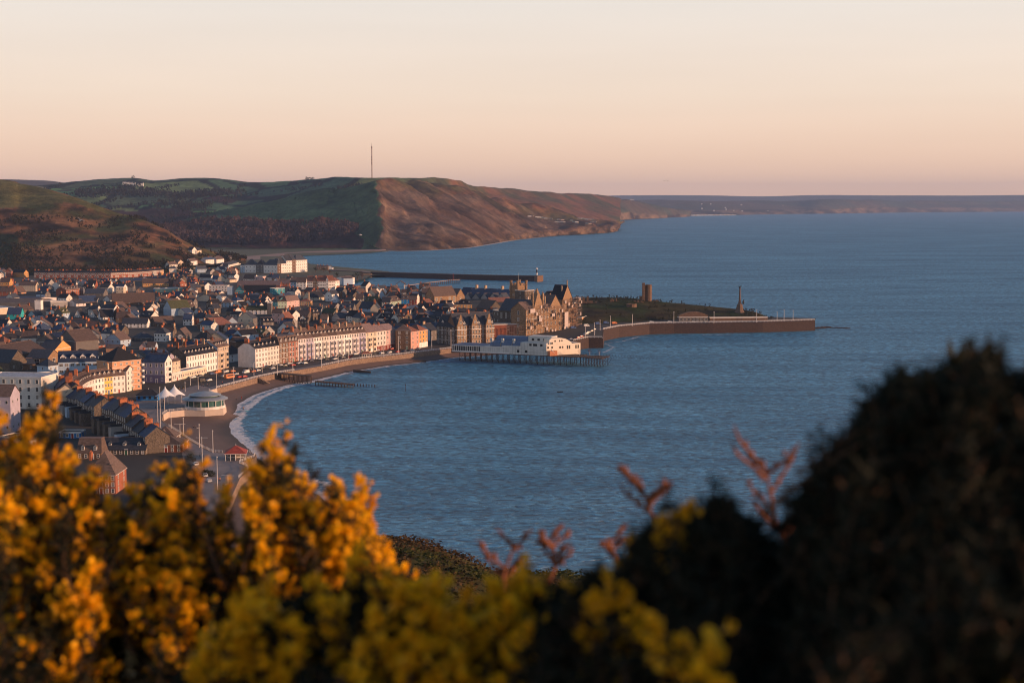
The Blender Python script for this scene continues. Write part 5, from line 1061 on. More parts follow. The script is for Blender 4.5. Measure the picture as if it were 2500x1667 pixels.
# ---------------------------------------------------------------- the college: tower, hall, scaffolded front
steel = mat('scaffold_steel', (0.20, 0.15, 0.13), 0.6, 0.2, 3); board = mat('scaffold_board', (0.50, 0.34, 0.25), 0.8, 0.25, 1.5); sheet = mat('debris_netting', (0.5, 0.42, 0.40), 0.9, 0.2, 0.6)
def scaffold(a, b_, h, z0, label, dpt=1.6, bay=2.4, lift=2.7, sheetpart=None, toplean=0):
    d = Vector((b_.x - a.x, b_.y - a.y)); Lx = d.length; rz = math.atan2(d.y, d.x); r = empty('scaffolding', (a.x, a.y, z0), rz); tag(r, label, 'scaffolding', 'scaffolding round the college')
    n = max(1, round(Lx / bay)); k = max(1, round(h / lift)); po, bo, nn_ = MB(), MB(), MB()
    for i in range(n + 1):
        for y in (-dpt, -.2): po.box(Lx * i / n - .06, Lx * i / n + .06, y - .06, y + .06, 0, h + random.uniform(.3, 1.3), 0)
    for j in range(1, k + 1):
        z = h * j / k
        for y in (-dpt, ): po.box(-.3, Lx + .3, y - .05, y + .05, z + .9, z + 1.0, 0)
        for i in range(n):
            if random.random() < .6: bo.box(Lx * i / n + .05, Lx * (i + 1) / n - .05, -dpt, -.25, z - .06, z + (.25 if random.random() < .2 else .0), 0)
            if random.random() < .14: nn_.box(Lx * i / n + .05, Lx * (i + 1) / n - .05, -dpt - .1, -dpt - .05, z - lift, z, random.randrange(2))  # added at random for a patchy look; dark ones stand in for shadowed lifts
            if random.random() < .25:
                x0, x1 = Lx * i / n, Lx * (i + 1) / n; po.cyl((x0, -dpt - .05, z - lift), (x1, -dpt - .05, z), .05, n=4)
    po.build('poles', steel, r); bo.build('boards', board, r); nn_.build('netting_and_shade_panels', [sheet, mat('shadowed_lift', (.05, .04, .04), .9)], r)['kind'] = 'stuff'
    if sheetpart:
        m = MB(); x0, x1, z0_, z1_ = sheetpart; m.box(Lx * x0, Lx * x1, -dpt - .15, -dpt - .1, h * z0_, h * z1_, 0); m.build('netting', sheet, r)
    return r
def tower(px, py_base, D, w_, top_py, label, mt, rz, turrets=True, cren=True, name='tower'):
    c = PD(px, 498, D); zt = CAMZ - (top_py - 498) / F * D; z0 = gz(c.x, c.y) - 1
    r = empty(name, (c.x, c.y, z0), rz); tag(r, label, 'tower'); H = zt - z0
    m = MB(); m.box(-w_ / 2, w_ / 2, -w_ / 2, w_ / 2, 0, H - 4)
    for z in (.35, .6, .82): m.box(-w_ / 2 - .15, w_ / 2 + .15, -w_ / 2 - .15, w_ / 2 + .15, H * z, H * z + .35)
    m.build('wall', mt, r)
    m = MB()
    for s in (-1, 1):
        for k in range(5):
            if k % 2 == 0:
                t = -w_ / 2 + w_ * (k + .5) / 5; u = w_ / 10 * 1.1
                m.box(t - u, t + u, s * w_ / 2 - .35, s * w_ / 2 + .35, H - 4, H - 2); m.box(s * w_ / 2 - .35, s * w_ / 2 + .35, t - u, t + u, H - 4, H - 2)
    m.build('battlement', mt, r)
    if turrets:
        for sx in (-1, 1):
            for sy in (-1, 1):
                m = MB(); c_ = (sx * w_ / 2, sy * w_ / 2); m.lathe([(1.25, 0), (1.25, H - .8), (1.5, H - .8), (1.5, H + .6), (0, H + .6)], 8, c=c_); m.build('corner_turret', mt, r)
    for sd_, ro in ((0, 0), (1, math.pi / 2), (3, -math.pi / 2)):
        for k in range(3):
            ww_ = winmesh(1.2, 2.6, 'thin'); a = ro
            for t in (-1.6, 1.6):
                p = Vector((t, -w_ / 2 - .05, H * (.2 + .2 * k))); p.rotate(Matrix.Rotation(a, 3, 'Z')); obj('window', ww_, r, p, a)
    return r, H
tw_, H_ = tower(1266, 780, 1380, 10.5, 685, 'square battlemented college tower with flagpole and four corner turrets', stone_gold, R(38))
m = MB(); m.cyl((0, 0, 0), (0, 0, 12), .12, .08, 6, 0); m.build('flagpole', trim, tw_).location = (-1, -1, H_ - 4)
c1, c2 = PD(1283, 498, 1372), PD(1306, 498, 1376)
def WP(px, D, z=9.0): p = PD(px, 498, D); p.z = z; return p
house(WP(1283, 1362), WP(1304, 1372), 13, 28, 'flat', 1, 'stoned', 'dark', name='college_wing', label='dark wrapped wing of the college directly right of the square tower', cat='college building', floors=6, nw=4)
scaffold(WP(1280, 1358), WP(1306, 1369), 28, 9, 'dark scaffolding on the wing beside the square college tower')
def spire(px, D, ztop_py, w_, label, name='gabled_turret'):
    c = WP(px, D); r = empty(name, c, R(45)); tag(r, label, 'turret'); H = CAMZ - (ztop_py - 498) / F * D - 9
    m = MB(); m.prism([(-w_, -w_), (w_, -w_), (w_, w_), (-w_, w_)], -1, H * .66, 0); m.build('wall', stone_gold, r)
    m = MB(); z = H * .66
    for a, b2 in (((-w_, -w_), (w_, -w_)), ((w_, -w_), (w_, w_)), ((w_, w_), (-w_, w_)), ((-w_, w_), (-w_, -w_))): m.face([(*a, z), (*b2, z), (b2[0] * .12, b2[1] * .12, H), (a[0] * .12, a[1] * .12, H)])
    m.build('roof', stone_gold, r); m = MB()
    for sx in (-1, 1):
        for sy in (-1, 1): m.lathe([(.55, z - 6), (.55, z + 4), (.05, z + 7)], 6, c=(sx * w_, sy * w_))
    m.build('pinnacles', stone_gold, r); return r
spire(1311, 1352, 704, 3.6, 'tall weathered turret with pinnacles right of the dark wrapped wing')
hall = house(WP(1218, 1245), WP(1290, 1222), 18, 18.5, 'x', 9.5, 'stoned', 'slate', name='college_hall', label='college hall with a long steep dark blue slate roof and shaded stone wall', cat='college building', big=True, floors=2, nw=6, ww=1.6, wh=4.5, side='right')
house(WP(1203, 1262), WP(1219, 1250), 12, 17, 'flat', 1, 'stoned', 'dark', name='college_wing', label='small stone stair block with a dormer, left of the dark blue college roof', cat='college building', big=True, floors=3, nw=2)
f0, f1, f2 = WP(1284, 1196), WP(1341, 1228), WP(1372, 1246)
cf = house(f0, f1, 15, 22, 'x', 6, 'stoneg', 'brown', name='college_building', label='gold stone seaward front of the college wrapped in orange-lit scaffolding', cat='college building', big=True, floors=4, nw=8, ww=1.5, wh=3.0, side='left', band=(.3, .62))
m = MB(); L3 = (f1 - f0).length
m.hexa([(L3 * .3, -.8, 22), (L3 * .72, -.8, 22), (L3 * .72, 1, 22), (L3 * .3, 1, 22), (L3 * .47, -.8, 35), (L3 * .53, -.8, 35), (L3 * .53, 1, 35), (L3 * .47, 1, 35)]); m.lathe([(.8, 20), (.8, 33), (0, 37)], 6, c=(L3 * .3, 0)); m.lathe([(.8, 20), (.8, 33), (0, 37)], 6, c=(L3 * .72, 0)); m.box(L3 * .36, L3 * .62, -1.6, .1, 5, 8); m.build('gable', stone_gold, cf)
scaffold(f0, f1, 24.5, 9, 'orange-lit scaffolding with pale boards across the college front', sheetpart=(.12, .32, .78, .92))
cg = house(f1, f2, 14, 21, 'y', 11, 'stoneg', 'brown', name='college_building', label='second pointed gable of the college with thin chimneys, right of the scaffolded front', cat='college building', big=True, floors=4, nw=3, ww=1.4, wh=2.6, side='right', ch=((.1, .4), (.2, .6), (.85, .7)), chw=(.9, .9), chh=8, chm=potb)
scaffold(f1, f2, 22, 9, 'dense reddish scaffolding on the second college gable')
g0, g1 = WP(1352, 1268), WP(1381, 1285)
house(g0, g1, 14, 26, 'x', 7, 'stoned', 'dark', name='college_wing', label='dark-roofed college wing rising behind the second gable', cat='college building', floors=4, nw=4, side='none')
w0, w1, w2 = WP(1374, 1256), WP(1398, 1276), WP(1411, 1288)
wg = house(w0, w1, 12, 27, 'y', 12, 'stoneg', 'dark', name='college_building', label='tallest narrow gable at the right end of the college', cat='college building', big=True, floors=5, nw=2, ww=1.4, wh=2.8, side='right', ch=((.3, .3), (.7, .3), (.5, .02)), chw=(.9, .9), chh=4, chm=potb)
scaffold(w0, w1, 26, 9, 'scaffolding with two long pinkish sheets on the tallest college gable', sheetpart=(.05, .42, .02, .6))
scaffold(WP(1397, 1272), WP(1412, 1287), 27, 9, 'open scaffold tower at the right end of the college', dpt=4, sheetpart=None)
house(w1, w2, 12, 22, 'flat', 1, 'stone', 'dark', name='college_wing', label='right end block of the college inside the open scaffold tower', cat='college building', floors=5, nw=3)
lw = house(PG(1206, 823), PG(1277, 818), 12, 10.5, 'flat', .5, 'brick', 'brown', name='boundary_building', label='low reddish scaffolded wall block between the stone hotel and the college', cat='building', floors=1, nw=0, win=False, trimroof=None)
scaffold(PG(1236, 824), PG(1277, 820), 9.8, 7.5, 'low scaffolding with white boards behind the pier roof')
# ---------------------------------------------------------------- pier
pw = mat('pier_cladding', (0.60, 0.58, 0.54), 0.7, 0.2, 0.2); pb = mat('pier_roof_blue', (0.11, 0.16, 0.26), 0.45, 0.25, 0.25, 0.1, stretch=(6, .4, 1)); pcr = mat('pier_cream', (0.78, 0.68, 0.56), 0.8, 0.08, 0.3); iron = mat('dark_iron', (0.05, 0.028, 0.02), 0.7, 0.4, 0.8); wood = mat('old_timber', (0.10, 0.065, 0.05), 0.9, 0.35, 1.0)
DZ = 7.0
pa, pb2 = PZ(1104, 858, DZ), PZ(1331, 868, DZ)
dv = Vector((pb2.x - pa.x, pb2.y - pa.y)); PL = dv.length; prz = math.atan2(dv.y, dv.x)
pier = empty('pier', (pa.x, pa.y, 0), prz); tag(pier, 'royal-blue roofed white pier pavilion reaching over the water on iron legs'.replace('royal-', 'slate-'), 'pier')
PW = 20.0
m = MB(); m.box(-1, PL + 26, 0, PW, DZ - .5, DZ, 0); m.box(PL + 26, 122, 3, 15, DZ - .7, DZ - .1, 0); m.box(110, 122, -1, 17, DZ - .72, DZ - .08, 0); m.build('deck', wood, pier)
m = MB(); HS = 5.2
L1 = PL * .62
m.box(0, L1, 0.0, PW, DZ, DZ + HS, 0)
nb_ = 26
for i in range(nb_ + 1): x = L1 * i / nb_; m.box(x - .09, x + .09, -.12, .02, DZ, DZ + HS + .1, 1)
m.box(-.1, L1 + .1, -.25, .1, DZ + HS - .45, DZ + HS, 1); m.box(-.1, L1 + .1, -.2, .1, DZ, DZ + 1.0, 1)
m.build('promenade_hall', [pw, trim], pier)
for i in range(13):
    x = L1 * (i + .5) / nb_; w2_ = L1 / nb_ - .5
    mm = MB(); mm.box(x - w2_ / 2, x + w2_ / 2, -.06, .0, DZ + 1.1, DZ + HS - .6, 0); mm.build('window', glass, pier)
m = MB(); m.box(0, L1 * .55, .2, PW - .2, DZ + HS, DZ + HS + .2, 0); m.build('flat_roof', pb, pier)
m = MB(); X0, X1 = L1, PL + 1
m.box(X0 - 6, X1, 0.01, PW, DZ, DZ + 6.2, 0); m.box(PL * .74, X1, -.0, PW * .8, DZ + 6.2, DZ + 9.2, 0); m.box(PL * .78, X1 + 1, 8, PW, DZ + 9, DZ + 13.4, 0)
for i in range(14): x = X0 - 5 + i * (X1 - X0 + 5) / 14; m.box(x - .05, x + .05, -.06, .03, DZ, DZ + (9.2 if x > PL * .74 else 6.2), 1)
for z in (2.1, 4.2): m.box(X0 - 6, X1, -.06, .03, DZ + z, DZ + z + .08, 1)
m.build('pavilion', [pw, mat('panel_joint', (0.2, 0.19, 0.18), 0.8)], pier)
wm = mat('black_vent', (0.015, 0.014, 0.014), 0.5)
def pwin(x, y, z, w2_, h, rot=0):
    mm = MB(); mm.box(-w2_ / 2, w2_ / 2, -.08, .02, 0, h, 0); o = mm.build('window', wm, pier); o.location = (x, y, z); o.rotation_euler = (0, 0, rot)
for x in (.845, .885, .905, .96): pwin(PL * x, 0, DZ + 6.8, 1.9 if x != .905 else 1.4, 1.7)
for x in (.715, .80): pwin(PL * x, 0, DZ + 1.5, 1.9, 1.9)
for x in (.83, .89, .95): pwin(PL * x, 8, DZ + 10.2, 2.0, 1.6)
# barrel roofs
def barrel(x0, x1, yc, r, z, name, n=9, hgt=.8):
    m = MB(); P = [(yc - r * math.cos(math.pi * i / n), z + r * hgt * math.sin(math.pi * i / n)) for i in range(n + 1)]
    for i in range(n): m.face([(x0, *P[i]), (x1, *P[i]), (x1, *P[i + 1]), (x0, *P[i + 1])], 0)
    m.face([(x0, *p) for p in P], 1); m.face([(x1, *p) for p in P[::-1]], 1); return m.build(name, [pb, pw], pier)
barrel(PL * .42, PL * .98, 15.5, 5.5, DZ + 8.2, 'barrel_roof')
m = MB(); m.box(PL * .42, PL * .98, 10, PW + 1, DZ + 5, DZ + 8.2, 0); m.build('upper_hall', pw, pier)
for i in range(3):
    barrel(PL * (.40 + .12 * i), PL * (.40 + .12 * i) + PL * .11, 6.4, 4.2, DZ + 5.4, 'barrel_roof', hgt=.95)
    m = MB(); x = PL * (.41 + .12 * i); m.prism([(x - .9, 3.4), (x + .9, 3.4), (x + .9, 5), (x - .9, 5)], DZ + 5, DZ + 10.6, 0); m.cyl((x - .9, 3.4, DZ + 10.6), (x + .9, 3.4, DZ + 10.6), .8, n=8); m.build('vent_turret', pw, pier)
# cream end block, turned a little toward the sea
e0 = Vector((PL + 1, 0)); m = MB(); EL = 30.0; ea = R(52)
ex, ey = Vector((math.cos(ea), math.sin(ea))), Vector((-math.sin(ea), math.cos(ea)))
def E(a, b_, z): v_ = e0 + ex * a + ey * b_; return (v_.x, v_.y, z)
def ebox(m, a0, a1, b0, b1, z0, z1, mi=0): m.hexa([E(a0, b0, z0), E(a1, b0, z0), E(a1, b1, z0), E(a0, b1, z0), E(a0, b0, z1), E(a1, b0, z1), E(a1, b1, z1), E(a0, b1, z1)], mi)
ebox(m, 0, EL, 0.05, 16, DZ - .3, DZ + 8.2)
n = 8; Pq = [(3, DZ + 8.2), (3, DZ + 11.5)] + [(5 + 18 * i / n, DZ + 8.2 + 4.6 * math.cos(math.pi / 2 * (i / n) ** 2.2)) for i in range(n + 1)] + [(26, DZ + 8.2)]
m.face([E(a, .8, z) for a, z in Pq], 0); m.face([E(a, 13, z) for a, z in Pq[::-1]], 0)
for i in range(len(Pq) - 1): m.face([E(Pq[i][0], .8, Pq[i][1]), E(Pq[i][0], 13, Pq[i][1]), E(Pq[i + 1][0], 13, Pq[i + 1][1]), E(Pq[i + 1][0], .8, Pq[i + 1][1])], 0)
m.build('end_block', pcr, pier)
for a, z, w2_, h in ((1.5, 5.4, 1.6, 1.6), (5, 5.4, 1.4, 1.5), (12, 5.2, 1.5, 1.5), (14.2, 5.2, 1.2, 1.5), (18.5, 5.0, 1.2, 2.6), (20.3, 5.0, 1.2, 2.6), (26, 5.0, 1.2, 2.6), (28, 5.0, 1.2, 2.6), (8, 10, 1.2, 1.2), (12, 10, 1.0, 1.3), (14, 10, 1.0, 1.3), (5, 8.6, 1.2, 1.4)):
    p = E(a, .05 if z < 9 else .8, DZ + z); pwin(p[0], p[1], p[2] - h / 2 + .5, w2_, h, ea)
m = MB(); ebox(m, 1, 7.5, -3.4, .0, DZ, DZ + 3.6); m.build('kiosk', mat('kiosk_brick', (0.5, 0.2, 0.1), .8, .2), pier)
m = MB(); m.cyl(E(7, -3, DZ + .3), E(2, -3.6, DZ + 5), .22, n=4); m.cyl(E(7, -2.2, DZ + .3), E(2, -2.8, DZ + 5), .22, n=4); m.build('stair', trim, pier)
# iron legs and braces
k = 0
for i in range(31):
    x = 6 + i * 4.6 if i < 21 else PL + 27 + (i - 21) * 2.2
    if x > 121.5: break
    for y in (1.0, 10, 19) if i < 21 else (3.6, 14.4):
        if k >= 98: break
        m = MB(); tall = i >= 21; m.cyl((x, y, -2), (x, y, DZ - .5), .24 if not tall else .2, n=5); 
        if i % 2 == 0 or tall: m.cyl((x, y, .5), (x + 3.2, y, DZ - 1), .09, n=3)
        m.build('leg', iron, pier); k += 1
m = MB()
for i in range(26): x = PL + 25 + i * 2.3; m.box(x, x + .12, 3, 3.1, DZ, DZ + 1.1); m.box(x, x + .12, 14.9, 15, DZ, DZ + 1.1)
m.box(PL + 25, 121, 3, 3.1, DZ + 1.0, DZ + 1.15); m.box(PL + 25, 121, 14.9, 15, DZ + 1.0, DZ + 1.15); m.build('railing', iron, pier)['kind'] = 'stuff'
# ---------------------------------------------------------------- castle headland
def c_mound(p, u, v): return mixc(mixc((0.03, 0.042, 0.014), (0.06, 0.05, 0.022), .5 + 1.6 * nz(p, .02)), DK, .15 + .9 * nz(p, .05, 4) + (0.3 if v < .25 else 0))
def sheet_z(name, cols_, M, Nr, mt_c, amp):
    return hill(name, cols_, M, Nr, amp, mt_c, 0, (25, -14), 0.03)
sheet_z('castle_mound', [[(1395, 800, 1296), (1395, 770, 1340), (1395, 745, 1420), (1395, 735, 1480)], [(1430, 800, 1300), (1430, 770, 1340), (1430, 742, 1430), (1430, 727, 1500)], [(1530, 792, 1318), (1530, 770, 1350), (1530, 742, 1420), (1530, 727, 1490)], [(1600, 787, 1345), (1600, 765, 1370), (1600, 748, 1420), (1600, 735, 1470)],
    [(1660, 787, 1350), (1660, 770, 1370), (1660, 755, 1410), (1660, 742, 1450)], [(1760, 787, 1352), (1760, 772, 1370), (1760, 760, 1400), (1760, 751, 1430)], [(1830, 787, 1354), (1830, 775, 1366), (1830, 767, 1385), (1830, 760, 1405)], [(1876, 790, 1352), (1876, 784, 1364), (1876, 780, 1378), (1876, 776, 1392)], [(1900, 795, 1352), (1900, 793, 1364), (1900, 792, 1378), (1900, 791, 1390)]], 110, 30, c_mound, .5)
def ztop(py, D): return CAMZ - (py - 498) / F * D
def ruin(px, w_, D, py0, py1, label, parts, name='castle_ruin'):
    c = PD(px, 498, D); z0 = ztop(py0, D) - 2; r = empty(name, (c.x, c.y, z0), 0); tag(r, label, 'ruin'); H = ztop(py1, D) - z0
    for nm, fn in parts: m = MB(); fn(m, w_, H); m.build(nm, stone_brown, r)
    return r
random.seed(8)
def rag(m, x0, x1, y0, y1, H, n=5, f=.12):
    for i in range(n): a = x0 + (x1 - x0) * i / n; b2 = x0 + (x1 - x0) * (i + 1) / n; m.box(a, b2 + .01, y0 + .003 * i, y1 - .003 * i, 0, H * (1 - random.uniform(0, f)))
ruin(1581, 8, 1455, 741, 690, 'tallest ruined castle tower with split square and round halves', [('wall', lambda m, w_, H: (m.box(-4.6, -2, -2, 3, 0, H), m.box(-2, -1.4, -1.5, 3, 0, H * .9), m.box(-4, -3.4, -2.1, -1.9, H * .5, H * .6))), ('round_turret', lambda m, w_, H: (m.lathe([(3.3, 0), (3.2, H * .88), (3.3, H * .92), (0, H * .9)], 10, c=(2, 1)),)), ('curtain_wall', lambda m, w_, H: rag(m, -7.5, -4.5, -1, 1, H * .45))])
ruin(1544, 10, 1400, 772, 741, 'round broken castle tower on the slope left of the tallest tower', [('wall', lambda m, w_, H: m.lathe([(5.4, 0), (5, H * .9), (5.2, H), (3.8, H), (3.6, H * .5)], 12)), ('curtain_wall', lambda m, w_, H: rag(m, 4, 13, -1, 1, H * .65, 7, .4))])
ruin(1602, 8, 1462, 744, 731, 'low ragged castle wall just right of the tallest tower', [('wall', lambda m, w_, H: rag(m, -5, 5, -1, 1, H, 7, .6))])
ruin(1502, 8, 1440, 742, 727, 'short stub of castle wall between the college and the tallest tower', [('wall', lambda m, w_, H: rag(m, -6, 4, -1, 1.2, H, 7, .6))])
ruin(1562, 8, 1440, 748, 728, 'broken castle wall leaning on the left foot of the tallest tower', [('wall', lambda m, w_, H: rag(m, -5, 5, -1, 1.4, H, 6, .5))])
ruin(1640, 8, 1440, 752, 744, 'low broken castle wall on the slope between tallest tower and arched canopy', [('wall', lambda m, w_, H: rag(m, -12, 8, -1, 1, H, 12, .7))])
ruin(1430, 10, 1440, 740, 722, 'low rubble of castle wall near the college', [('wall', lambda m, w_, H: rag(m, -7, 12, -1, 1.5, H, 9, .75))])
a, b_ = PD(1505, 772, 1385), PD(1420, 768, 1385)
house(WP(1872 - 15, 1352, 9.8) if False else PD(1733, 788, 1344), PD(1874, 786.5, 1350), 5, 4.6, 'flat', .3, 'stone', 'green', name='retaining_wall', label='curved brown stone retaining wall with dark arches under the monument mound', cat='wall', floors=1, nw=8, ww=2.4, wh=2.4, win=False)
# war monument: stepped plinth, tapering column, winged figure
c = PD(1805.6, 761, 1395); mon = empty('monument', c); tag(mon, 'dark pointed war memorial column topped by a winged figure', 'monument'); k = 1395 / F
msn = mat('monument_stone', (0.17, 0.11, 0.08), 0.85, 0.3, 0.6)
m = MB(); m.lathe([(13 * k * 1.4, -2), (12 * k, 0), (10 * k, 3 * k), (9 * k, 4 * k), (8.6 * k, 10 * k), (7.5 * k, 12 * k), (7 * k, 17 * k), (4.5 * k, 20 * k), (0, 20 * k)], 8); m.build('plinth', msn, mon)
m = MB(); m.lathe([(4.2 * k, 19 * k), (3.4 * k, 24 * k), (2.6 * k, 26 * k), (1.6 * k, 56 * k), (2.2 * k, 57 * k), (1.2 * k, 58.5 * k), (0, 58.5 * k)], 8); m.build('column', msn, mon)
bz = mat('bronze', (0.03, 0.03, 0.025), .5, .2)
m = MB(); m.lathe([(.9, 58 * k), (.7, 59.5 * k), (.35, 61 * k), (.45, 62 * k), (.15, 63.5 * k), (0, 64 * k)], 8); m.face([(0, 0, 60 * k), (-2.0, .3, 64 * k), (-.8, .1, 59.5 * k)]); m.face([(0, 0, 60 * k), (2.0, .3, 63.6 * k), (.8, .1, 59.5 * k)]); m.cyl((0, 0, 62 * k), (1.4, 0, 64.5 * k), .12, n=4); m.build('winged_figure', bz, mon)
m = MB(); m.lathe([(.8, 19 * k), (1.0, 24 * k), (.5, 27 * k), (.4, 29 * k), (0, 30 * k)], 8, c=(3.4, -1)); m.cyl((3.6, -1, 27 * k), (4.4, -1, 30 * k), .2, n=5); m.build('base_figure', bz, mon)
# round-fronted bandstand shelter in the headland
a, b_ = PD(1657, 786, 1338), PD(1728, 786, 1340)
house(a, b_, 6, 4.2, 'flat', .3, 'stoned', 'dark', name='seaside_shelter', label='long curved-roof shelter with lit ornamental front below the castle mound', cat='shelter', big=True, floors=1, nw=7, ww=3, wh=2.4, door=False, side='none')
m = MB(); d = b_ - a; c = a + d * .5
for i in range(12):
    t0, t1 = i / 12, (i + 1) / 12; A0, A1 = a + d * t0, a + d * t1; z0, z1 = 4.4 + 4.6 * math.sin(math.pi * (0.08 + .84 * t0)), 4.4 + 4.6 * math.sin(math.pi * (.08 + .84 * t1))
    m.hexa([(A0.x, A0.y + .5, 9.8 + 4.3), (A1.x, A1.y + .5, 9.8 + 4.3), (A1.x, A1.y + 6, 9.8 + 4.3), (A0.x, A0.y + 6, 9.8 + 4.3), (A0.x, A0.y + .5, 9.8 + z0), (A1.x, A1.y + .5, 9.8 + z1), (A1.x, A1.y + 6, 9.8 + z1), (A0.x, A0.y + 6, 9.8 + z0)])
tag(m.build('arched_canopy', stone_brown), 'low arched stone canopy over the headland shelter', 'canopy')
m = MB(); sk = [PZ(x, y, 0) for x, y in ((1985, 802), (2020, 800), (2050, 800.5), (2068, 801.5))]
for i in range(3):
    for j in range(7): t = (j + random.random()) / 7; p = sk[i].lerp(sk[i + 1], t); m.blob((p.x, p.y, 0), random.uniform(3, 6), random.uniform(2, 4), random.uniform(.6, 1.5) * (1 - .25 * i), n=7, k=4, jit=.3)
tag(m.build('reef', stone_dark), kind='structure')
# low enclosure by the college
hz_('G', 2090, 945, 2352, 860, 110, 8, 10, 'flat', 'ochre', 'brown', 'orange-lit low stone enclosure wall between the college and the castle', name='garden_wall', cat='wall', floors=1, nw=0, win=False)
# ---------------------------------------------------------------- harbour
def pxwall(name, pts, zt, th, mt, label, cat='pier', zb=-2):
    L_ = [PZ(x, y, 0) for x, y in pts]; L_ = [Vector((p.x, p.y, zt - .05)) for p in L_]; return wallm(name, L_, zb, mt, label, 0, th, .8)
sp = pxwall('stone_pier', [(905, 676), (1000, 679), (1100, 682), (1200, 684.5), (1308, 686.5)], 8.2, 12, stone_dark, 'long dark stone harbour pier in front of the open sea'); sp['category'] = 'pier'
sp = pxwall('stone_pier', [(1305, 687), (1312, 688.5), (1324, 687.5)], 9.4, 14, stone_brown, 'squared stone head of the harbour pier, redder than the rest'); sp['category'] = 'pier'
c = PZ(1310.5, 686, 0); lh = empty('lighthouse', (c.x, c.y + 4, 9.4)); tag(lh, 'small banded black and white light tower at the end of the stone pier', 'lighthouse')
m = MB(); m.lathe([(1.6, 0), (1.4, 3), (1.0, 3)], 10); m.build('base', trim, lh); m = MB(); m.lathe([(1.0, 3), (.95, 8.4)], 10); m.build('black_band', wm, lh); m = MB(); m.lathe([(1.0, 8.4), (1.7, 8.6), (1.7, 9.6), (.9, 9.7), (.9, 11.2), (0, 12)], 10); m.build('lantern', trim, lh)
# wooden harbour jetty and stone slip
r = empty('wooden_jetty', PZ(1080, 690, 0)); tag(r, 'timber harbour jetty with a small mast at its end', 'jetty'); L_ = [PZ(x, y, 0) - r.location for x, y in ((985, 706), (1040, 698), (1100, 691), (1123, 690))]
m = MB(); pal = mat('pale_concrete', (0.33, 0.26, 0.24), .85, .2, .1)
for i in range(3): a, b2 = L_[i], L_[i + 1]; m.hexa([(a.x, a.y, 4), (b2.x, b2.y, 4), (b2.x, b2.y + 9, 4), (a.x, a.y + 9, 4), (a.x, a.y, 4.8), (b2.x, b2.y, 4.8), (b2.x, b2.y + 9, 4.8), (a.x, a.y + 9, 4.8)])
m.build('deck', pal, r)
for i in range(18): p = L_[1].lerp(L_[3], i / 17); m = MB(); m.cyl((p.x, p.y, -2), (p.x, p.y, 4.2 + (2.5 if i > 10 else .2)), .5, n=5); m.build('pile', wood, r)
m = MB(); p = L_[2]; m.cyl((p.x + 4, p.y, 4), (p.x + 4, p.y, 15), .3, n=5); m.build('mast', mat('red_paint', (.35, .06, .05), .6), r)
r = empty('harbour_quay', PZ(870, 700, 0)); tag(r, 'pale ribbed timber-faced quay jutting into the harbour', 'quay'); m = MB(); a, b2 = PZ(808, 712, 0) - r.location, PZ(912, 705, 0) - r.location
m.hexa([(a.x, a.y, -2), (b2.x, b2.y, -2), (b2.x, b2.y + 14, -2), (a.x, a.y + 14, -2), (a.x, a.y, 5.5), (b2.x, b2.y, 5.5), (b2.x, b2.y + 14, 5.5), (a.x, a.y + 14, 5.5)]); m.build('wall', stone_brown, r)
for i in range(20): p = a.lerp(b2, i / 19); m = MB(); m.box(p.x - .35, p.x + .35, p.y - .6, p.y, -2, 6); m.build('fender_pile', pal, r)
# small arched bridge at the root of the stone pier
r = empty('arched_bridge', PZ(897, 678, 0)); tag(r, 'cream arched end wall beside the dark trees at the harbour mouth', 'bridge'); m = MB(); k = 2230 / F
for i in range(8): a0, a1 = math.pi * i / 8, math.pi * (i + 1) / 8; m.hexa([(-6 * k * math.cos(a0), y_, z_) if f else (-6 * k * math.cos(a1), y_, z_) for (f, y_, z_) in ((1, 0, 6 * k * math.sin(a0)), (0, 0, 6 * k * math.sin(a1)), (0, 6, 6 * k * math.sin(a1)), (1, 6, 6 * k * math.sin(a0)), (1, 0, 10.5 * k), (0, 0, 10.5 * k), (0, 6, 10.5 * k), (1, 6, 10.5 * k))])
m.box(-10 * k, -6 * k, 0, 6, -1, 10.5 * k); m.box(6 * k, 11 * k, 0, 6, -1, 10.5 * k); m.build('arch', stone_pale, r)
# harbour crane shed
r = empty('boat_shed', PG(978, 706)); tag(r, 'open pale timber-framed boat shed by the harbour', 'shed'); k = 1930 / F
for s in (-1, 1): m = MB(); m.box(s * 9 * k - .4, s * 9 * k + .4, -.4, .4, 0, 12 * k); m.box(s * 9 * k - .4, s * 9 * k + .4, 7.6, 8.4, 0, 12 * k); m.build('leg', trim, r)
m = MB()
for s in (-1, 1): m.hexa([(0, -1, 19 * k), (s * 12 * k, -1, 11 * k), (s * 12 * k, 9, 11 * k), (0, 9, 19 * k), (0, -1, 20.5 * k), (s * 12 * k, -1, 12.5 * k), (s * 12 * k, 9, 12.5 * k), (0, 9, 20.5 * k)])
m.build('roof', rmat('brown'), r)
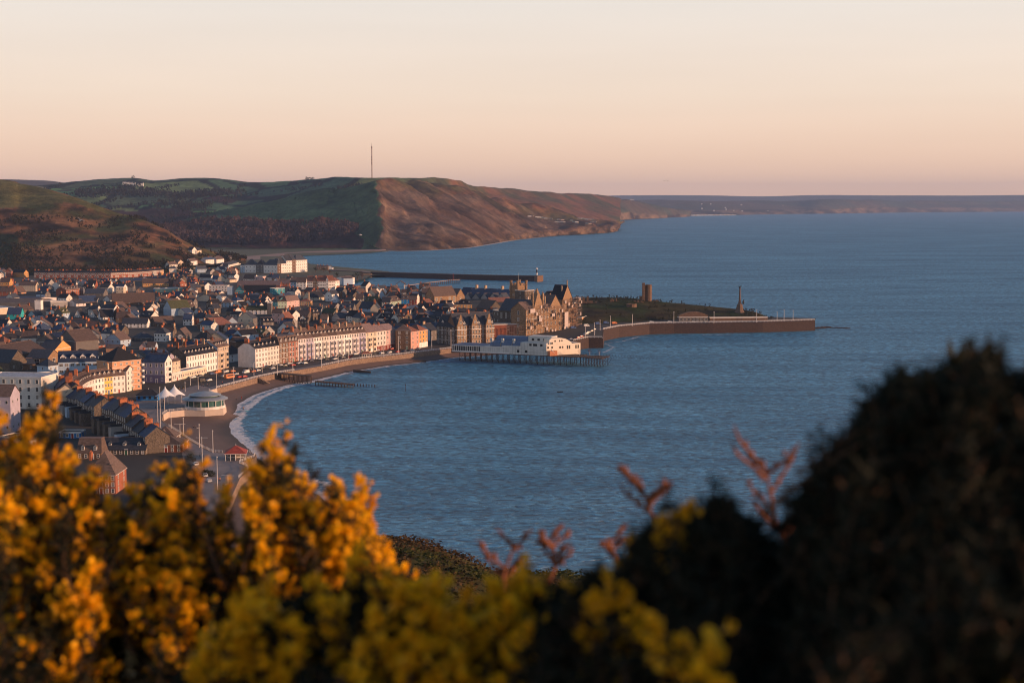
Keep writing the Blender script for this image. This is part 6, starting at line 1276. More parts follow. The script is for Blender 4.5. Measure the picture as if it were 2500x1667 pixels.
# ---------------------------------------------------------------- the rest of the town, filled in street by street
random.seed(1234)
LMK = [((395, 820), 'the rose-window church'), ((330, 740), 'the ribbed chapel roof'), ((700, 755), 'the blue, green and pink building'), ((510, 735), 'the broad cream gable'), ((810, 700), 'the marina flats'), ((850, 800), 'the tall seafront terrace'),
       ((190, 830), 'the grey barn-like hall'), ((310, 860), 'the orange tower'), ((400, 880), 'the lilac hotel'), ((610, 715), 'the teal-fronted building'), ((1075, 720), 'the long church hall'), ((1130, 790), 'the brown stone hotel'),
       ((330, 795), 'the long white house'), ((50, 760), 'the superstore'), ((420, 760), 'the tall pale blue gable'), ((160, 710), 'the six-gablet brick flats'), ((640, 770), 'the mossy-roofed white house'), ((915, 755), 'the bright cream gable'),
       ((660, 650), 'the new white apartments'), ((500, 650), 'the hillside houses'), ((240, 670), 'the long brick terrace'), ((60, 860), 'the stone chapel hall'), ((560, 790), 'the orange-roofed pale gable'), ((960, 745), 'the mint house'), ((690, 830), 'the brick mansard hotels')]
ORD = ['nearest', 'second nearest', 'third nearest', 'fourth nearest', 'fifth nearest', 'sixth nearest', 'seventh nearest', 'eighth nearest', 'ninth nearest', 'tenth nearest', 'eleventh nearest', 'twelfth nearest', 'thirteenth nearest', 'fourteenth nearest']
TOWN = [PG(*p) for p in ((-30, 1080), (-30, 668), (60, 690), (400, 684), (440, 640), (560, 640), (580, 690), (640, 684), (700, 690), (770, 716), (850, 712), (960, 716), (1040, 718), (1120, 728), (1215, 745), (1215, 800), (1190, 812), (1075, 826), (1060, 842), (960, 838), (740, 866), (628, 878), (560, 885), (530, 890), (450, 890), (352, 915), (340, 925), (270, 935), (200, 940), (130, 985), (90, 1020))]
HOR = {}
def horizon_of(x0, x1): return max(HOR.get(k, 1e9) for k in range(int(x0) // 4, int(x1) // 4 + 1))
def fpr(x, y, L_, dp, rz):
    ex = (math.cos(rz), math.sin(rz)); ey = (-ex[1], ex[0])
    return [Vector((x + ex[0] * a + ey[0] * b2, y + ex[1] * a + ey[1] * b2)) for a, b2 in ((0, 0), (L_, 0), (L_, dp), (0, dp))]
cands = []
th = math.atan2(157, 110)
ux, uy = (math.cos(th), math.sin(th)), (math.sin(th), -math.cos(th))   # along the terrace, and toward the sea
y = 840
for si in range(-70, 140):
    for ti in range(-60, 60):
        s, t = si * 12.5 + random.uniform(-1.2, 1.2), ti * 21 + random.uniform(-2, 2)
        x, y = -150 + ux[0] * s + uy[0] * t, 1060 + ux[1] * s + uy[1] * t
        if y < 700 or y > 2350 or not inside(x, y, TOWN): continue
        if (ti % 5 == 0) and random.random() < .75: continue
        if seg_d(x, y, WALL) < 26: continue
        cands.append((x, y))
LATTICE = cands
items = []
for (x, y) in LATTICE:
    grid = random.random()
    L_ = random.uniform(9, 16); dp = random.uniform(8.5, 13)
    base_a = R(-36) if proj((x, y, 6))[0] > 330 else R(-22)
    rz = base_a + R(random.gauss(0, 5)) + (R(90) if grid < .22 else 0) + (R(25) if grid > .8 else 0)
    h = random.choice([5.6, 6.2, 6.8, 8.6]) ; roof = random.choice(['x', 'x', 'x', 'y', 'y', 'hip']); rh = (dp if roof == 'x' else L_) * random.uniform(.34, .46)
    rh = min(rh, 5.5)
    f = fpr(x, y, L_, dp, rz)
    if any(inside(c.x, c.y, b_) for b_ in FOOT if abs(b_[0].y - y) < 60 for c in f + [Vector((x + (f[2].x - x) * .5, y + (f[2].y - y) * .5))]): continue
    if any(inside(c.x, c.y, f) for b_ in FOOT if abs(b_[0].y - y) < 60 for c in b_): continue
    pr = [proj((c.x, c.y, 6 + z)) for c in f for z in (0, h)] + [proj((x + (f[2].x - x) * .5, y + (f[2].y - y) * .5, 6 + h + rh))]
    x0, x1, y0, y1 = min(p[0] for p in pr), max(p[0] for p in pr), min(p[1] for p in pr), max(p[1] for p in pr)
    bad = False
    for B in BOXES:
        if B[4] > y + 5 and min(x1, B[1]) - max(x0, B[0]) > 3:
            lim = B[5] - (B[5] - B[2]) * (.30 if B[5] > 700 or B[5] < 665 else .02)
            if y0 < lim: bad = True; break
    if bad: continue
    items.append((y, x, L_, dp, rz, h, roof, rh, x0, x1, y0, y1))
allb = sorted([(B[4], 0, B) for B in BOXES] + [(it[0], 1, it) for it in items], key=lambda a: (a[0], a[1]))
vis = []
placed = []
for D_y, kind, it in allb:
    if kind == 0: x0, x1, y0 = it[0], it[1], it[2]
    else:
        x0, x1, y0 = it[8], it[9], it[10]
        f = fpr(it[1], it[0], it[2] + .6, it[3] + .6, it[4])
        if any(abs(pf[0].y - it[0]) < 30 and (any(inside(c.x, c.y, pf) for c in f) or any(inside(c.x, c.y, f) for c in pf)) for pf in placed): continue
        hv = sum(max(0, min(HOR.get(k, 1e9), it[11]) - y0) for k in range(int(x0) // 4, int(x1) // 4 + 1)) * 4
        if hv < 60: continue
        placed.append(f)
        vis.append((hv, it))
    for k in range(int(x0 + (x1 - x0) * .12) // 4, int(x1 - (x1 - x0) * .12) // 4 + 1): HOR[k] = min(HOR.get(k, 1e9), y0 + 2)
vis.sort(key=lambda a: -a[0])
named = len([o for o in col.objects if o.get('category') in ('house', 'terraced house')])
NIND = max(60, 296 - named)
print('FILL candidates', len(items), 'visible', len(vis), 'named', named)
WW = [('white', 'white', 26), ('offw', 'off-white', 20), ('cream', 'cream', 9), ('paleblue', 'pale blue', 6), ('grey', 'grey', 13), ('dgrey', 'dark grey', 13), ('stone', 'brown stone', 14), ('stoned', 'dark stone', 14), ('brick', 'red-brick', 4), ('sand', 'sandy', 6), ('mauve', 'mauve', 3), ('pink', 'pink', 2)]
RW = [('slate', 'slate', 30), ('dark', 'black', 18), ('brown', 'brown', 26), ('blue', 'dark blue', 14), ('green', 'mossy', 6), ('tile', 'rusty', 5)]
used = {}
todo = []
for hv, it in vis[:NIND]:
    y, x, L_, dp, rz, h, roof, rh, x0, x1, y0, y1 = it
    wc = random.choices(WW, [a[2] for a in WW])[0]; rc = random.choices(RW, [a[2] for a in RW])[0]
    cx, cy = (x0 + x1) / 2, y0
    lm = min(LMK, key=lambda l: math.hypot(l[0][0] - cx, (l[0][1] - cy) * 1.6)); dx, dy = cx - lm[0][0], cy - lm[0][1]
    v = '' if abs(dy) < abs(dx) * .35 else ('above' if dy < 0 else 'below'); hz2 = '' if abs(dx) < abs(dy) * .5 else ('left' if dx < 0 else 'right')
    dr = (v + ('-' if v and hz2 else '') + hz2) + (' of' if hz2 else '')
    kind = {'x': 'house', 'y': 'gabled house', 'hip': 'hipped house'}[roof]
    todo.append((math.hypot(dx, dy), (wc[1], kind, rc[1], dr, lm[1]), it, wc[0], rc[0]))
todo.sort(key=lambda a: a[0])
for d_, key, it, wc, rc in todo:
    y, x, L_, dp, rz, h, roof, rh, x0, x1, y0, y1 = it
    n = used.get(key, 0); used[key] = n + 1
    o_ = ORD[n] + ' ' if True else ''
    lb = f'{key[0]} {key[1]} with {key[2]} roof, {o_}{key[3]} {key[4]}'
    p0 = Vector((x, y, gz(x, y))); p1 = Vector((x + math.cos(rz) * L_, y + math.sin(rz) * L_, p0.z))
    ch = []
    if roof == 'x': ch = [(.04, .5)] + ([(.96, .5)] if random.random() < .6 else [])
    elif roof == 'y': ch = [(.5, .06)] if random.random() < .6 else [(.2, .6)]
    else: ch = [(.4, .5)]
    sidewc = random.choice([None, None, 'stoned', 'dgrey', 'offw'])
    house(p0, p1, dp, h, roof, rh, wc, rc, label=lb, group='houses of the old town', floors=2, nw=random.choice([2, 3, 3, 4]) if random.random() < .85 else 1, ww=.95, wh=1.35, ch=tuple(ch), dorm=random.choice([0, 0, 0, 0, 1, 2]) if roof == 'x' else 0, side='both', chw=random.choice([(.9, 1.6), (1.0, 2.4), (1.6, .9)]), chh=random.uniform(1.3, 2.4), sidewc=sidewc, reg=False, sw=random.choice([0, 1, 2]) or 1)
m = MB(); rc_ = ['slate', 'dark', 'brown', 'blue']; wc_ = ['white', 'offw', 'grey', 'stoned', 'brick']
for hv, it in vis[NIND:]:
    y, x, L_, dp, rz, h, roof, rh, *_ = it
    M_ = Matrix.Translation((x, y, 6)) @ Matrix.Rotation(rz, 4, 'Z'); mi = random.randrange(5); ri = 5 + random.randrange(4)
    T = lambda a, b2, c: tuple(M_ @ Vector((a, b2, c)))
    if roof == 'hip': roof = 'x'
    for a, b2 in (((0, 0), (L_, 0)), ((L_, 0), (L_, dp)), ((L_, dp), (0, dp)), ((0, dp), (0, 0))): m.face([T(*a, -1), T(*b2, -1), T(*b2, h), T(*a, h)], mi)
    if roof == 'x':
        m.face([T(0, dp, h), T(0, 0, h), T(0, dp / 2, h + rh)], mi); m.face([T(L_, 0, h), T(L_, dp, h), T(L_, dp / 2, h + rh)], mi)
        m.face([T(-.3, -.3, h), T(L_ + .3, -.3, h), T(L_ + .3, dp / 2, h + rh + .2), T(-.3, dp / 2, h + rh + .2)], ri); m.face([T(-.3, dp / 2, h + rh + .2), T(L_ + .3, dp / 2, h + rh + .2), T(L_ + .3, dp + .3, h), T(-.3, dp + .3, h)], ri)
    else:
        m.face([T(0, 0, h), T(L_, 0, h), T(L_ / 2, 0, h + rh)], mi)
        m.face([T(-.3, -.3, h), T(L_ / 2, -.3, h + rh + .2), T(L_ / 2, dp + .3, h + rh + .2), T(-.3, dp + .3, h)], ri); m.face([T(L_ / 2, -.3, h + rh + .2), T(L_ + .3, -.3, h), T(L_ + .3, dp + .3, h), T(L_ / 2, dp + .3, h + rh + .2)], ri)
    for k in range(3):
        a = L_ * (k + .5) / 3; m.face([T(a - .5, -.05, h - 2), T(a + .5, -.05, h - 2), T(a + .5, -.05, h - .7), T(a - .5, -.05, h - .7)], 9)
    c = M_ @ Vector((L_ * .1, dp / 2, h + rh)); m.box(c.x - .6, c.x + .6, c.y - .9, c.y + .9, c.z - 1, c.z + 1.8, 10)
if m.f: tag(m.build('distant_houses', [wmat(a) for a in wc_] + [rmat(a) for a in rc_] + [glass, pot]), 'the smallest half-hidden house roofs scattered through the old town', kind='stuff')
# ---------------------------------------------------------------- foreground gorse
random.seed(11)
def leafmat(name, c, tr=0.25, rough=0.6, c2=None):
    m = mat(name, c, rough, 0.35, 6.0, 0, c2, spec=0.25); nt = m.node_tree; b = nt.nodes['Principled BSDF']
    b.inputs['Transmission Weight'].default_value = 0.0
    out = nt.nodes['Material Output']; t = N(nt, 'ShaderNodeBsdfTranslucent'); t.inputs[0].default_value = (*[min(1, x * 1.3) for x in c], 1)
    ms = N(nt, 'ShaderNodeMixShader'); ms.inputs[0].default_value = tr; L(nt, b.outputs[0], ms.inputs[1]); L(nt, t.outputs[0], ms.inputs[2]); L(nt, ms.outputs[0], out.inputs[0]); return m
petal = leafmat('gorse_petal_yellow', (0.93, 0.51, 0.011), 0.35, 0.5, (0.88, 0.38, 0.009))
petal2 = leafmat('gorse_petal_lemon', (0.92, 0.50, 0.012), 0.3, 0.5, (0.75, 0.36, 0.01))
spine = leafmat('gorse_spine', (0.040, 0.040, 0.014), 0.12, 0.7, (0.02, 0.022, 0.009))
spine_d = leafmat('gorse_spine_shaded', (0.014, 0.018, 0.009), 0.03, 0.8, (0.008, 0.010, 0.006))  # spine copy darkened in colour for shoots that stand in shade
bark = mat('gorse_bark', (0.13, 0.07, 0.04), 0.9, 0.4, 20.0)
twigm = mat('dry_twig', (0.24, 0.09, 0.045), 0.85, 0.4, 30.0)
def flower(m, c, d, s, mi):
    # a pea flower: keel, two wings and a raised standard petal
    d = d.normalized(); q = d.to_track_quat('Z', 'Y')
    def T(x, y, z): return c + q @ Vector((x * s, y * s, z * s))
    m.face([T(-.5, 0, 0.1), T(0, -.3, 0), T(.5, 0, 0.1), T(.45, .15, .9), T(0, .3, 1.15), T(-.45, .15, .9)], mi)
    m.face([T(0, -.1, 0), T(.25, -.45, .3), T(.2, -.5, .85), T(0, -.2, .9)], mi)
    m.face([T(0, -.1, 0), T(0, -.2, .9), T(-.2, -.5, .85), T(-.25, -.45, .3)], mi)
    m.face([T(-.3, .2, 0), T(.3, .2, 0), T(.2, .0, .6), T(-.2, .0, .6)], mi)
def sprig(n, ln, rad, fl, spn, seed, droop=0.12, fs=0.0138):
    """one gorse shoot: stem, spines, blossom"""
    random.seed(seed)
    st, sp_, bl = MB(), MB(), MB()
    P = []; a = random.uniform(0, 6.28); bx, by = math.cos(a) * droop * ln, math.sin(a) * droop * ln
    for i in range(n + 1):
        t = i / n; P.append(Vector((bx * t * t + random.uniform(-.004, .004), by * t * t + random.uniform(-.004, .004), ln * t)))
    for i in range(n): st.cyl(P[i], P[i + 1], 0.004 * (1.15 - i / n), 0.004 * (1.15 - (i + 1) / n), 4)
    side = []
    for i in range(1, n):
        t = i / n
        for _ in range(2):
            a = random.uniform(0, 6.28); l = rad * (1.15 - 0.55 * t) * random.uniform(0.6, 1.1)
            q = P[i] + Vector((math.cos(a) * l, math.sin(a) * l, l * 0.75)); st.cyl(P[i], q, 0.002, 0.001, 3); side.append((P[i], q))
    side.append((P[-2], P[-1] + Vector((0, 0, .02))))
    for a_, b_ in side:
        for _ in range(spn):
            t = random.random(); c = a_.lerp(b_, t)
            d = Vector((random.gauss(0, 1), random.gauss(0, 1), random.gauss(0.35, 1))).normalized() * random.uniform(.014, .028)
            w_ = Vector((random.gauss(0, 1), random.gauss(0, 1), random.gauss(0, 1))).normalized() * 0.0024
            sp_.face([c - w_, c + w_, c + d])
        if random.random() < fl * 1.6:
            for _ in range(int(5 + 9 * fl)):
                t = random.uniform(.25, 1.05); c = a_.lerp(b_, t)
                d = (b_ - a_).normalized() + Vector((random.gauss(0, .8), random.gauss(0, .8), random.gauss(0, .8)))
                flower(bl, c + d * .006, d, fs * random.uniform(.75, 1.2), 0)
    return st, sp_, bl
VAR = {}
def variants(key, k, args, pm, sm_):
    out = []
    for i in range(k):
        st, sp_, bl = sprig(seed=100 + i * 7 + len(key), **args)
        out.append((st.mesh('branch', bark), sp_.mesh('spines', sm_), bl.mesh('blossom', pm) if bl.f else None))
    VAR[key] = out
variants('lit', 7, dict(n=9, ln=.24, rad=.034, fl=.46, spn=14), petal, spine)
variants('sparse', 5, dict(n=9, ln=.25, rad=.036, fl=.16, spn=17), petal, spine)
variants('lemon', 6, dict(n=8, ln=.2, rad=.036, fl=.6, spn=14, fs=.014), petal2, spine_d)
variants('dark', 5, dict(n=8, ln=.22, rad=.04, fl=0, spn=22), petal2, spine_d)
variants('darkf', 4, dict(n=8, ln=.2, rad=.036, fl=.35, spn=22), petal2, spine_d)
def put(bush, key, tip, tilt, sc=1.0, part='branch'):
    st, sp_, bl = random.choice(VAR[key]); 
    b = obj(part, st, bush); b.rotation_euler = (tilt[0], tilt[1], random.uniform(0, 6.28)); b.scale = (sc, sc, sc)
    ln = max(v.co.z for v in st.vertices) * sc
    M_ = b.rotation_euler.to_matrix(); b.location = Vector(tip) - Vector(bush.location) - M_ @ Vector((0, 0, ln))
    obj('spines', sp_, b)
    if bl: obj('blossom', bl, b)
    return b
def yat(line, x):
    for a, b_ in zip(line, line[1:]):
        if a[0] <= x <= b_[0]: return a[1] + (b_[1] - a[1]) * (x - a[0]) / max(1e-6, b_[0] - a[0])
    return line[0][1] if x < line[0][0] else line[-1][1]
def bush(name, label, line, D0, D1, keyfn, step, ybot, group='gorse bushes in the foreground', gap=None, inset=18, fill=9000, fm=None, rj=.08, rag=0):
    y0l = line; yat2 = lambda xx: yat(y0l, xx) + rag * (noise.noise(Vector((xx * .022, 3, D0))) + .7 * noise.noise(Vector((xx * .07, 9, D0))))
    """shoots fill the region below a silhouette; those lower in the picture stand lower and nearer"""
    x0, x1 = line[0][0], line[-1][0]
    c = PD((x0 + x1) / 2, ybot, (D0 + D1) / 2)
    b = empty(name, (c.x, c.y, near_z(c.x, c.y))); tag(b, label, 'gorse bush', group)
    y = min(p[1] for p in line)
    n = 0
    mm = MB()
    while y < ybot:
        x = x0 + random.uniform(0, step)
        while x < x1:
            xx, yy = x + random.uniform(-.4, .4) * step, y + random.uniform(-.45, .45) * step
            top = yat2(xx)
            if yy > top and not (gap and gap(xx, yy)):
                dep = (yy - top) / 600
                D = D1 - (D1 - D0) * min(1, dep * random.uniform(.5, 1.2)) + random.uniform(-rj, rj)
                k = keyfn(xx, yy, yy - top)
                if k:
                    put(b, k, PD(xx, yy, D), (random.gauss(0, .3), random.gauss(0.05, .3)), random.uniform(.8, 1.2) * (0.85 if yy - top < 60 else 1)); n += 1
            x += step
        y += step * 0.8
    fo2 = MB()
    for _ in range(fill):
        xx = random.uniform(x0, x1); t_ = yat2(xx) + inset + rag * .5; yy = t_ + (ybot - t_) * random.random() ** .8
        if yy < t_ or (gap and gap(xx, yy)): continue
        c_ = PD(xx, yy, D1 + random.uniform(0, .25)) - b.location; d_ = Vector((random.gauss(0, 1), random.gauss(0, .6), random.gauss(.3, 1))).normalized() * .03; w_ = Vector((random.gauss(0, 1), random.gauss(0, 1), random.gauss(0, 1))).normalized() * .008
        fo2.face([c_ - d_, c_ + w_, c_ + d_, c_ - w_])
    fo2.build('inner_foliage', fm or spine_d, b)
    # woody stems from the root
    for k in range(7):
        xx = x0 + (x1 - x0) * (k + .5) / 7; q = PD(xx, max(yat(line, xx) + 260, ybot - 200), (D0 + D1) / 2) - b.location
        s = MB(); p0 = Vector((q.x * .25, 0, -.05)); mid = p0.lerp(q, .5) + Vector((q.x * .15, .05, 0)); s.cyl(p0, mid, .022, .015, 6); s.cyl(mid, q, .015, .007, 6)
        s.build('stem', bark, b)
    return b
TL = [(-60, 1010), (0, 1010), (32, 978), (52, 1060), (72, 1010), (101, 960), (128, 945), (140, 1030), (165, 1085), (230, 1130), (290, 1160), (350, 1150), (395, 1100), (425, 1062), (448, 1048), (472, 1100), (500, 1185), (560, 1200), (618, 1190), (640, 1110), (668, 1060), (692, 1054), (714, 1080), (722, 1140), (758, 1160), (800, 1150), (848, 1150), (850, 1215), (872, 1195), (888, 1215), (862, 1270), (880, 1330), (905, 1360), (935, 1350), (940, 1400), (850, 1480), (760, 1580), (700, 1700)]
TL.sort()
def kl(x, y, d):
    lit = 1.0 - 1.05 * max(0, (y - 1330)) / 330 - (.12 if x < 140 else 0)  # lower shoots go dark: the bush's own shade put into their colour
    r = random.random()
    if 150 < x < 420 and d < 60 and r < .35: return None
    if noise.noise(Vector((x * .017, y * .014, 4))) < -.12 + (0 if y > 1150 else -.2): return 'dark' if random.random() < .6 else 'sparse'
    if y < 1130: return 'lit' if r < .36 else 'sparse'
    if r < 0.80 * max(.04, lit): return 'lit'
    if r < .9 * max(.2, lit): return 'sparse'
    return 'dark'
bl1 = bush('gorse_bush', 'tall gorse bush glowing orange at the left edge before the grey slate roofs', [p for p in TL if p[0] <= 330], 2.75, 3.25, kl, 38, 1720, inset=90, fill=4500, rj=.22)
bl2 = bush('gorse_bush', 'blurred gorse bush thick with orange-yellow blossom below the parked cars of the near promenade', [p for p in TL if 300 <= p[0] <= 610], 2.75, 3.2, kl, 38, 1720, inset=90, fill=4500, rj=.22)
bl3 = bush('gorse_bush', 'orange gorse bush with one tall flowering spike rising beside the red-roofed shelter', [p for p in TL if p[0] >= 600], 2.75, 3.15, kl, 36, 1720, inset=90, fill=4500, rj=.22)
ML = [(430, 1640), (500, 1560), (560, 1500), (640, 1460), (720, 1420), (800, 1400), (880, 1372), (960, 1375), (1020, 1385), (1080, 1430), (1130, 1470), (1180, 1450), (1230, 1415), (1290, 1385), (1350, 1395), (1400, 1400), (1450, 1370), (1500, 1350), (1545, 1340), (1560, 1360)]
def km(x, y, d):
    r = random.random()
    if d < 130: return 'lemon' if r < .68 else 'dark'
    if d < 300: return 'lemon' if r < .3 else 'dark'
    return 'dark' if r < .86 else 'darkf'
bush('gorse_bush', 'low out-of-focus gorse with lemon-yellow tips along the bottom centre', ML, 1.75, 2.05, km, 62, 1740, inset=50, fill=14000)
RL = [(1300, 1480), (1400, 1440), (1480, 1400), (1540, 1345), (1570, 1275), (1640, 1235), (1700, 1215), (1725, 1200), (1790, 1212), (1840, 1250), (1856, 1300), (1900, 1325), (1945, 1312), (1952, 1230), (1958, 1155), (2010, 1115), (2060, 1090), (2082, 1075), (2100, 1000), (2140, 920), (2160, 895), (2230, 900), (2290, 872), (2325, 822), (2380, 812), (2430, 822), (2450, 880), (2500, 900), (2560, 860), (2900, 780)]
def gap(x, y): return math.hypot((x - 2465), (y - 1060) * .8) < 48 or math.hypot(x - 2180, y - 1285) < 26
def kr(x, y, d):
    r = random.random()
    if x < 1800 and r < (.12 if d < 120 else .05): return 'lemon'
    return 'darkf' if (r < .055 and y > 1400) else 'dark'
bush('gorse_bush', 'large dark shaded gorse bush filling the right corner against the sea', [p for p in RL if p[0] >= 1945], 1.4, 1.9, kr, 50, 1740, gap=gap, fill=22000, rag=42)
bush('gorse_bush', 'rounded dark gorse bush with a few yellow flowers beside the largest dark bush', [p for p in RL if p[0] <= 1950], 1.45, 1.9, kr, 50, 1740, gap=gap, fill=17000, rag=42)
# dry antler-like twigs
def twig(base, tip, label, n, seed):
    random.seed(seed); a, b_ = PD(*base), PD(*tip); o = empty('dry_twig', a); tag(o, label, 'twig', 'bare brown twigs above the gorse')
    d = b_ - a; m = MB(); mid = a.lerp(b_, .5) + Vector((random.uniform(-.02, .02), 0, 0))
    pts = [a - a, mid - a, b_ - a]; m.cyl(pts[0], pts[1], .0055, .0045, 6); m.cyl(pts[1], pts[2], .0045, .0025, 6); m.build('stem', twigm, o)
    for i in range(n + 2):
        t = random.uniform(.3, 1.0); p = pts[0].lerp(pts[2], t) + (pts[1] - pts[0].lerp(pts[2], .5)) * (1 - abs(2 * t - 1))
        s = -1 if i % 2 else 1; l = d.length * random.uniform(.22, .42)
        q = p + Vector((s * l * random.uniform(.5, .9), random.uniform(-.02, .02), l * random.uniform(.35, .9)))
        m2 = MB(); m2.cyl(p, q, .004, .003, 5); q2 = q + Vector((s * .012, 0, l * .4)); m2.cyl(q, q2, .0035, .0015, 5)
        for _ in range(6):
            c = p.lerp(q2, random.random()); m2.blob(c + Vector((random.gauss(0, .003), random.gauss(0, .003), random.gauss(0, .003))), .0045, .0045, .007, n=5, k=3)
        m2.build('side_shoot', twigm, o)
twig((1235, 1480, 2.9), (1255, 1330, 2.9), 'forked bare brown twig, leftmost of the dry twigs above the yellow gorse', 4, 1)
twig((1330, 1440, 2.9), (1345, 1310, 2.9), 'twin-pronged reddish bare twig standing against the water below the pier', 5, 2)
twig((1640, 1330, 2.7), (1560, 1165, 2.7), 'spreading antler-like brown twig just left of the rounded dark bush', 6, 3)
twig((1945, 1390, 2.6), (1870, 1150, 2.6), 'tall twisted rust-brown twig between the two dark bushes', 8, 4)
twig((1510, 1400, 2.9), (1480, 1310, 2.9), 'small leaning bare twig above the centre gorse, right of the twin-pronged twig', 2, 5)
# scrub on the near hillside
random.seed(5)
def leafclump(m, c, r, n, s, mi=0, flat=1.0):
    for _ in range(n):
        v = Vector((random.gauss(0, 1), random.gauss(0, 1), random.gauss(0, 1))).normalized() * (r * random.uniform(.55, 1.0)); v.z *= flat
        q = Vector((random.gauss(0, 1), random.gauss(0, 1), random.gauss(0, 1))).normalized(); w_ = q.cross(Vector((0, 0, 1)))
        if w_.length < .1: continue
        w_ = w_.normalized() * s * random.uniform(.5, 1.2); h = q * s * random.uniform(.5, 1.2); p = Vector(c) + v
        m.face([p - w_, p + h * .6, p + w_, p - h * .6], mi)
heath = [leafmat('heath_brown', (0.085, 0.05, 0.022), .2, .9), leafmat('heath_green', (0.065, 0.068, 0.02), .2, .9), leafmat('heath_dark', (0.035, 0.03, 0.014), .1, .9)]
m = MB()
for i in range(3400):
    x = random.uniform(-14, 26); y = random.uniform(30, 72); r = random.uniform(.2, .5)
    if proj((x, y, near_z(x, y)))[0] < 650: continue
    k = 0 if noise.noise(Vector((x * .14, y * .14, 0))) > 0.02 else (1 if random.random() < .8 else 2)
    leafclump(m, (x, y, near_z(x, y) + r * .1), r, 40, .08, k, .5)
tag(m.build('heather_scrub', heath), 'brown and green scrub covering the near hillside knoll', kind='stuff')
# ---------------------------------------------------------------- trees, hedges, woods
random.seed(77)
leafd = leafmat('evergreen_leaf', (0.030, 0.035, 0.014), .1, .9); leafb = leafmat('bare_twigs', (0.13, 0.065, 0.045), .15, .9)
def tree(px, py, hpx, wpx, label, lm, z=None, n=420, name='tree', group='trees in and around the town'):
    p = PG(px, py) if z is None else PZ(px, py, z); k = p.y / F; h, w2_ = hpx * k, wpx * k
    r = empty(name, p); tag(r, label, 'tree', group)
    m = MB(); m.cyl((0, 0, -.5), (0, 0, h * .45), .28 + h * .012, .15, 6)
    for i in range(5): a = i * 1.3; m.cyl((0, 0, h * .3), (math.cos(a) * w2_ * .3, math.sin(a) * w2_ * .3, h * .7), .14, .05, 4)
    m.build('trunk', bark, r); m = MB()
    for i in range(11):
        a = random.uniform(0, 6.28); q_ = random.uniform(0, .36); c = (math.cos(a) * q_ * w2_, math.sin(a) * q_ * w2_, h * random.uniform(.35, .82)); leafclump(m, c, h * random.uniform(.14, .24), n // 11, .55)
    m.build('crown', lm, r); return r
for i, (x, y, h, w_) in enumerate(((852, 690, 16, 16), (862, 688, 20, 18), (872, 686, 24, 22), (884, 684, 22, 16), (840, 684, 12, 20), (822, 676, 12, 20), (805, 668, 10, 18), (770, 664, 14, 20), (790, 664, 12, 22))):
    tree(x, y, h, w_, ['first', 'second', 'third', 'fourth', 'fifth', 'sixth', 'seventh', 'eighth', 'ninth'][i] + (' listed dark' if False else ' dark') + ' tree of the clump between marina and spit', leafd if i % 3 else leafb)
for o_ in [o for o in col.objects if str(o.get('label', '')).endswith('clump between marina and spit')]:
    x = proj(o_.location)[0]; o_['label'] = {852: 'dark tree beside the white harbour building', 862: 'second tree from the harbour end of the dark clump', 872: 'tallest dark tree at the harbour mouth', 884: 'rightmost dark tree of the clump by the harbour mouth', 840: 'low tree directly behind the white harbour building', 822: 'bushy tree behind the marina flats, left of the harbour building', 805: 'low brownish tree behind the middle of the marina flats', 770: 'dark tree just right of the tall white apartments', 790: 'dark tree below the lone brown terrace on the spit'}[round(x)]
for i, (x, y, h, w_) in enumerate(((925, 752, 14, 24), (950, 756, 16, 28), (975, 755, 12, 20), (935, 760, 8, 20))):
    tree(x, y, h, w_, ['dark garden tree in front of the grey-white harbour house', 'wide dark garden tree below the pale mint house', 'dark garden tree below the bright blue house', 'low shrubby tree at the front of the dark garden'][i], leafd)
for i, (x, y, h, w_) in enumerate(((1342, 760, 38, 16), (1330, 762, 20, 12))): tree(x, y, h, w_, ['tall dark evergreen behind the second college gable', 'smaller dark evergreen left of the tall one behind the college'][i], leafd)
for i, (x, y, h, w_) in enumerate(((120, 682, 18, 26), (165, 682, 14, 22), (30, 700, 16, 30), (225, 680, 14, 22), (300, 678, 16, 24), (350, 676, 22, 30), (20, 665, 20, 26), (60, 660, 24, 20), (250, 640, 20, 20), (190, 650, 22, 22), (150, 650, 24, 22))):
    p = PD(x, y, 2270) ; 
    r = tree(x, 676, h + 14, w_, 'dark ' + ('bare' if i % 2 else 'evergreen') + ' tree behind the long brick terrace, ' + ['above its third house', 'above its fifth house', 'far left below the villas', 'above its eleventh house', 'above its seventeenth house', 'above its right end', 'far left of the villas', 'just left of its white gable', 'high above its middle', 'above its ninth house', 'tall, above its sixth house'][i], leafb if i % 2 else leafd, n=500)
    r.location = PD(x, 676, 2262); r.location.z = 6
def rib(name, sheet, label, uv, fn): pass
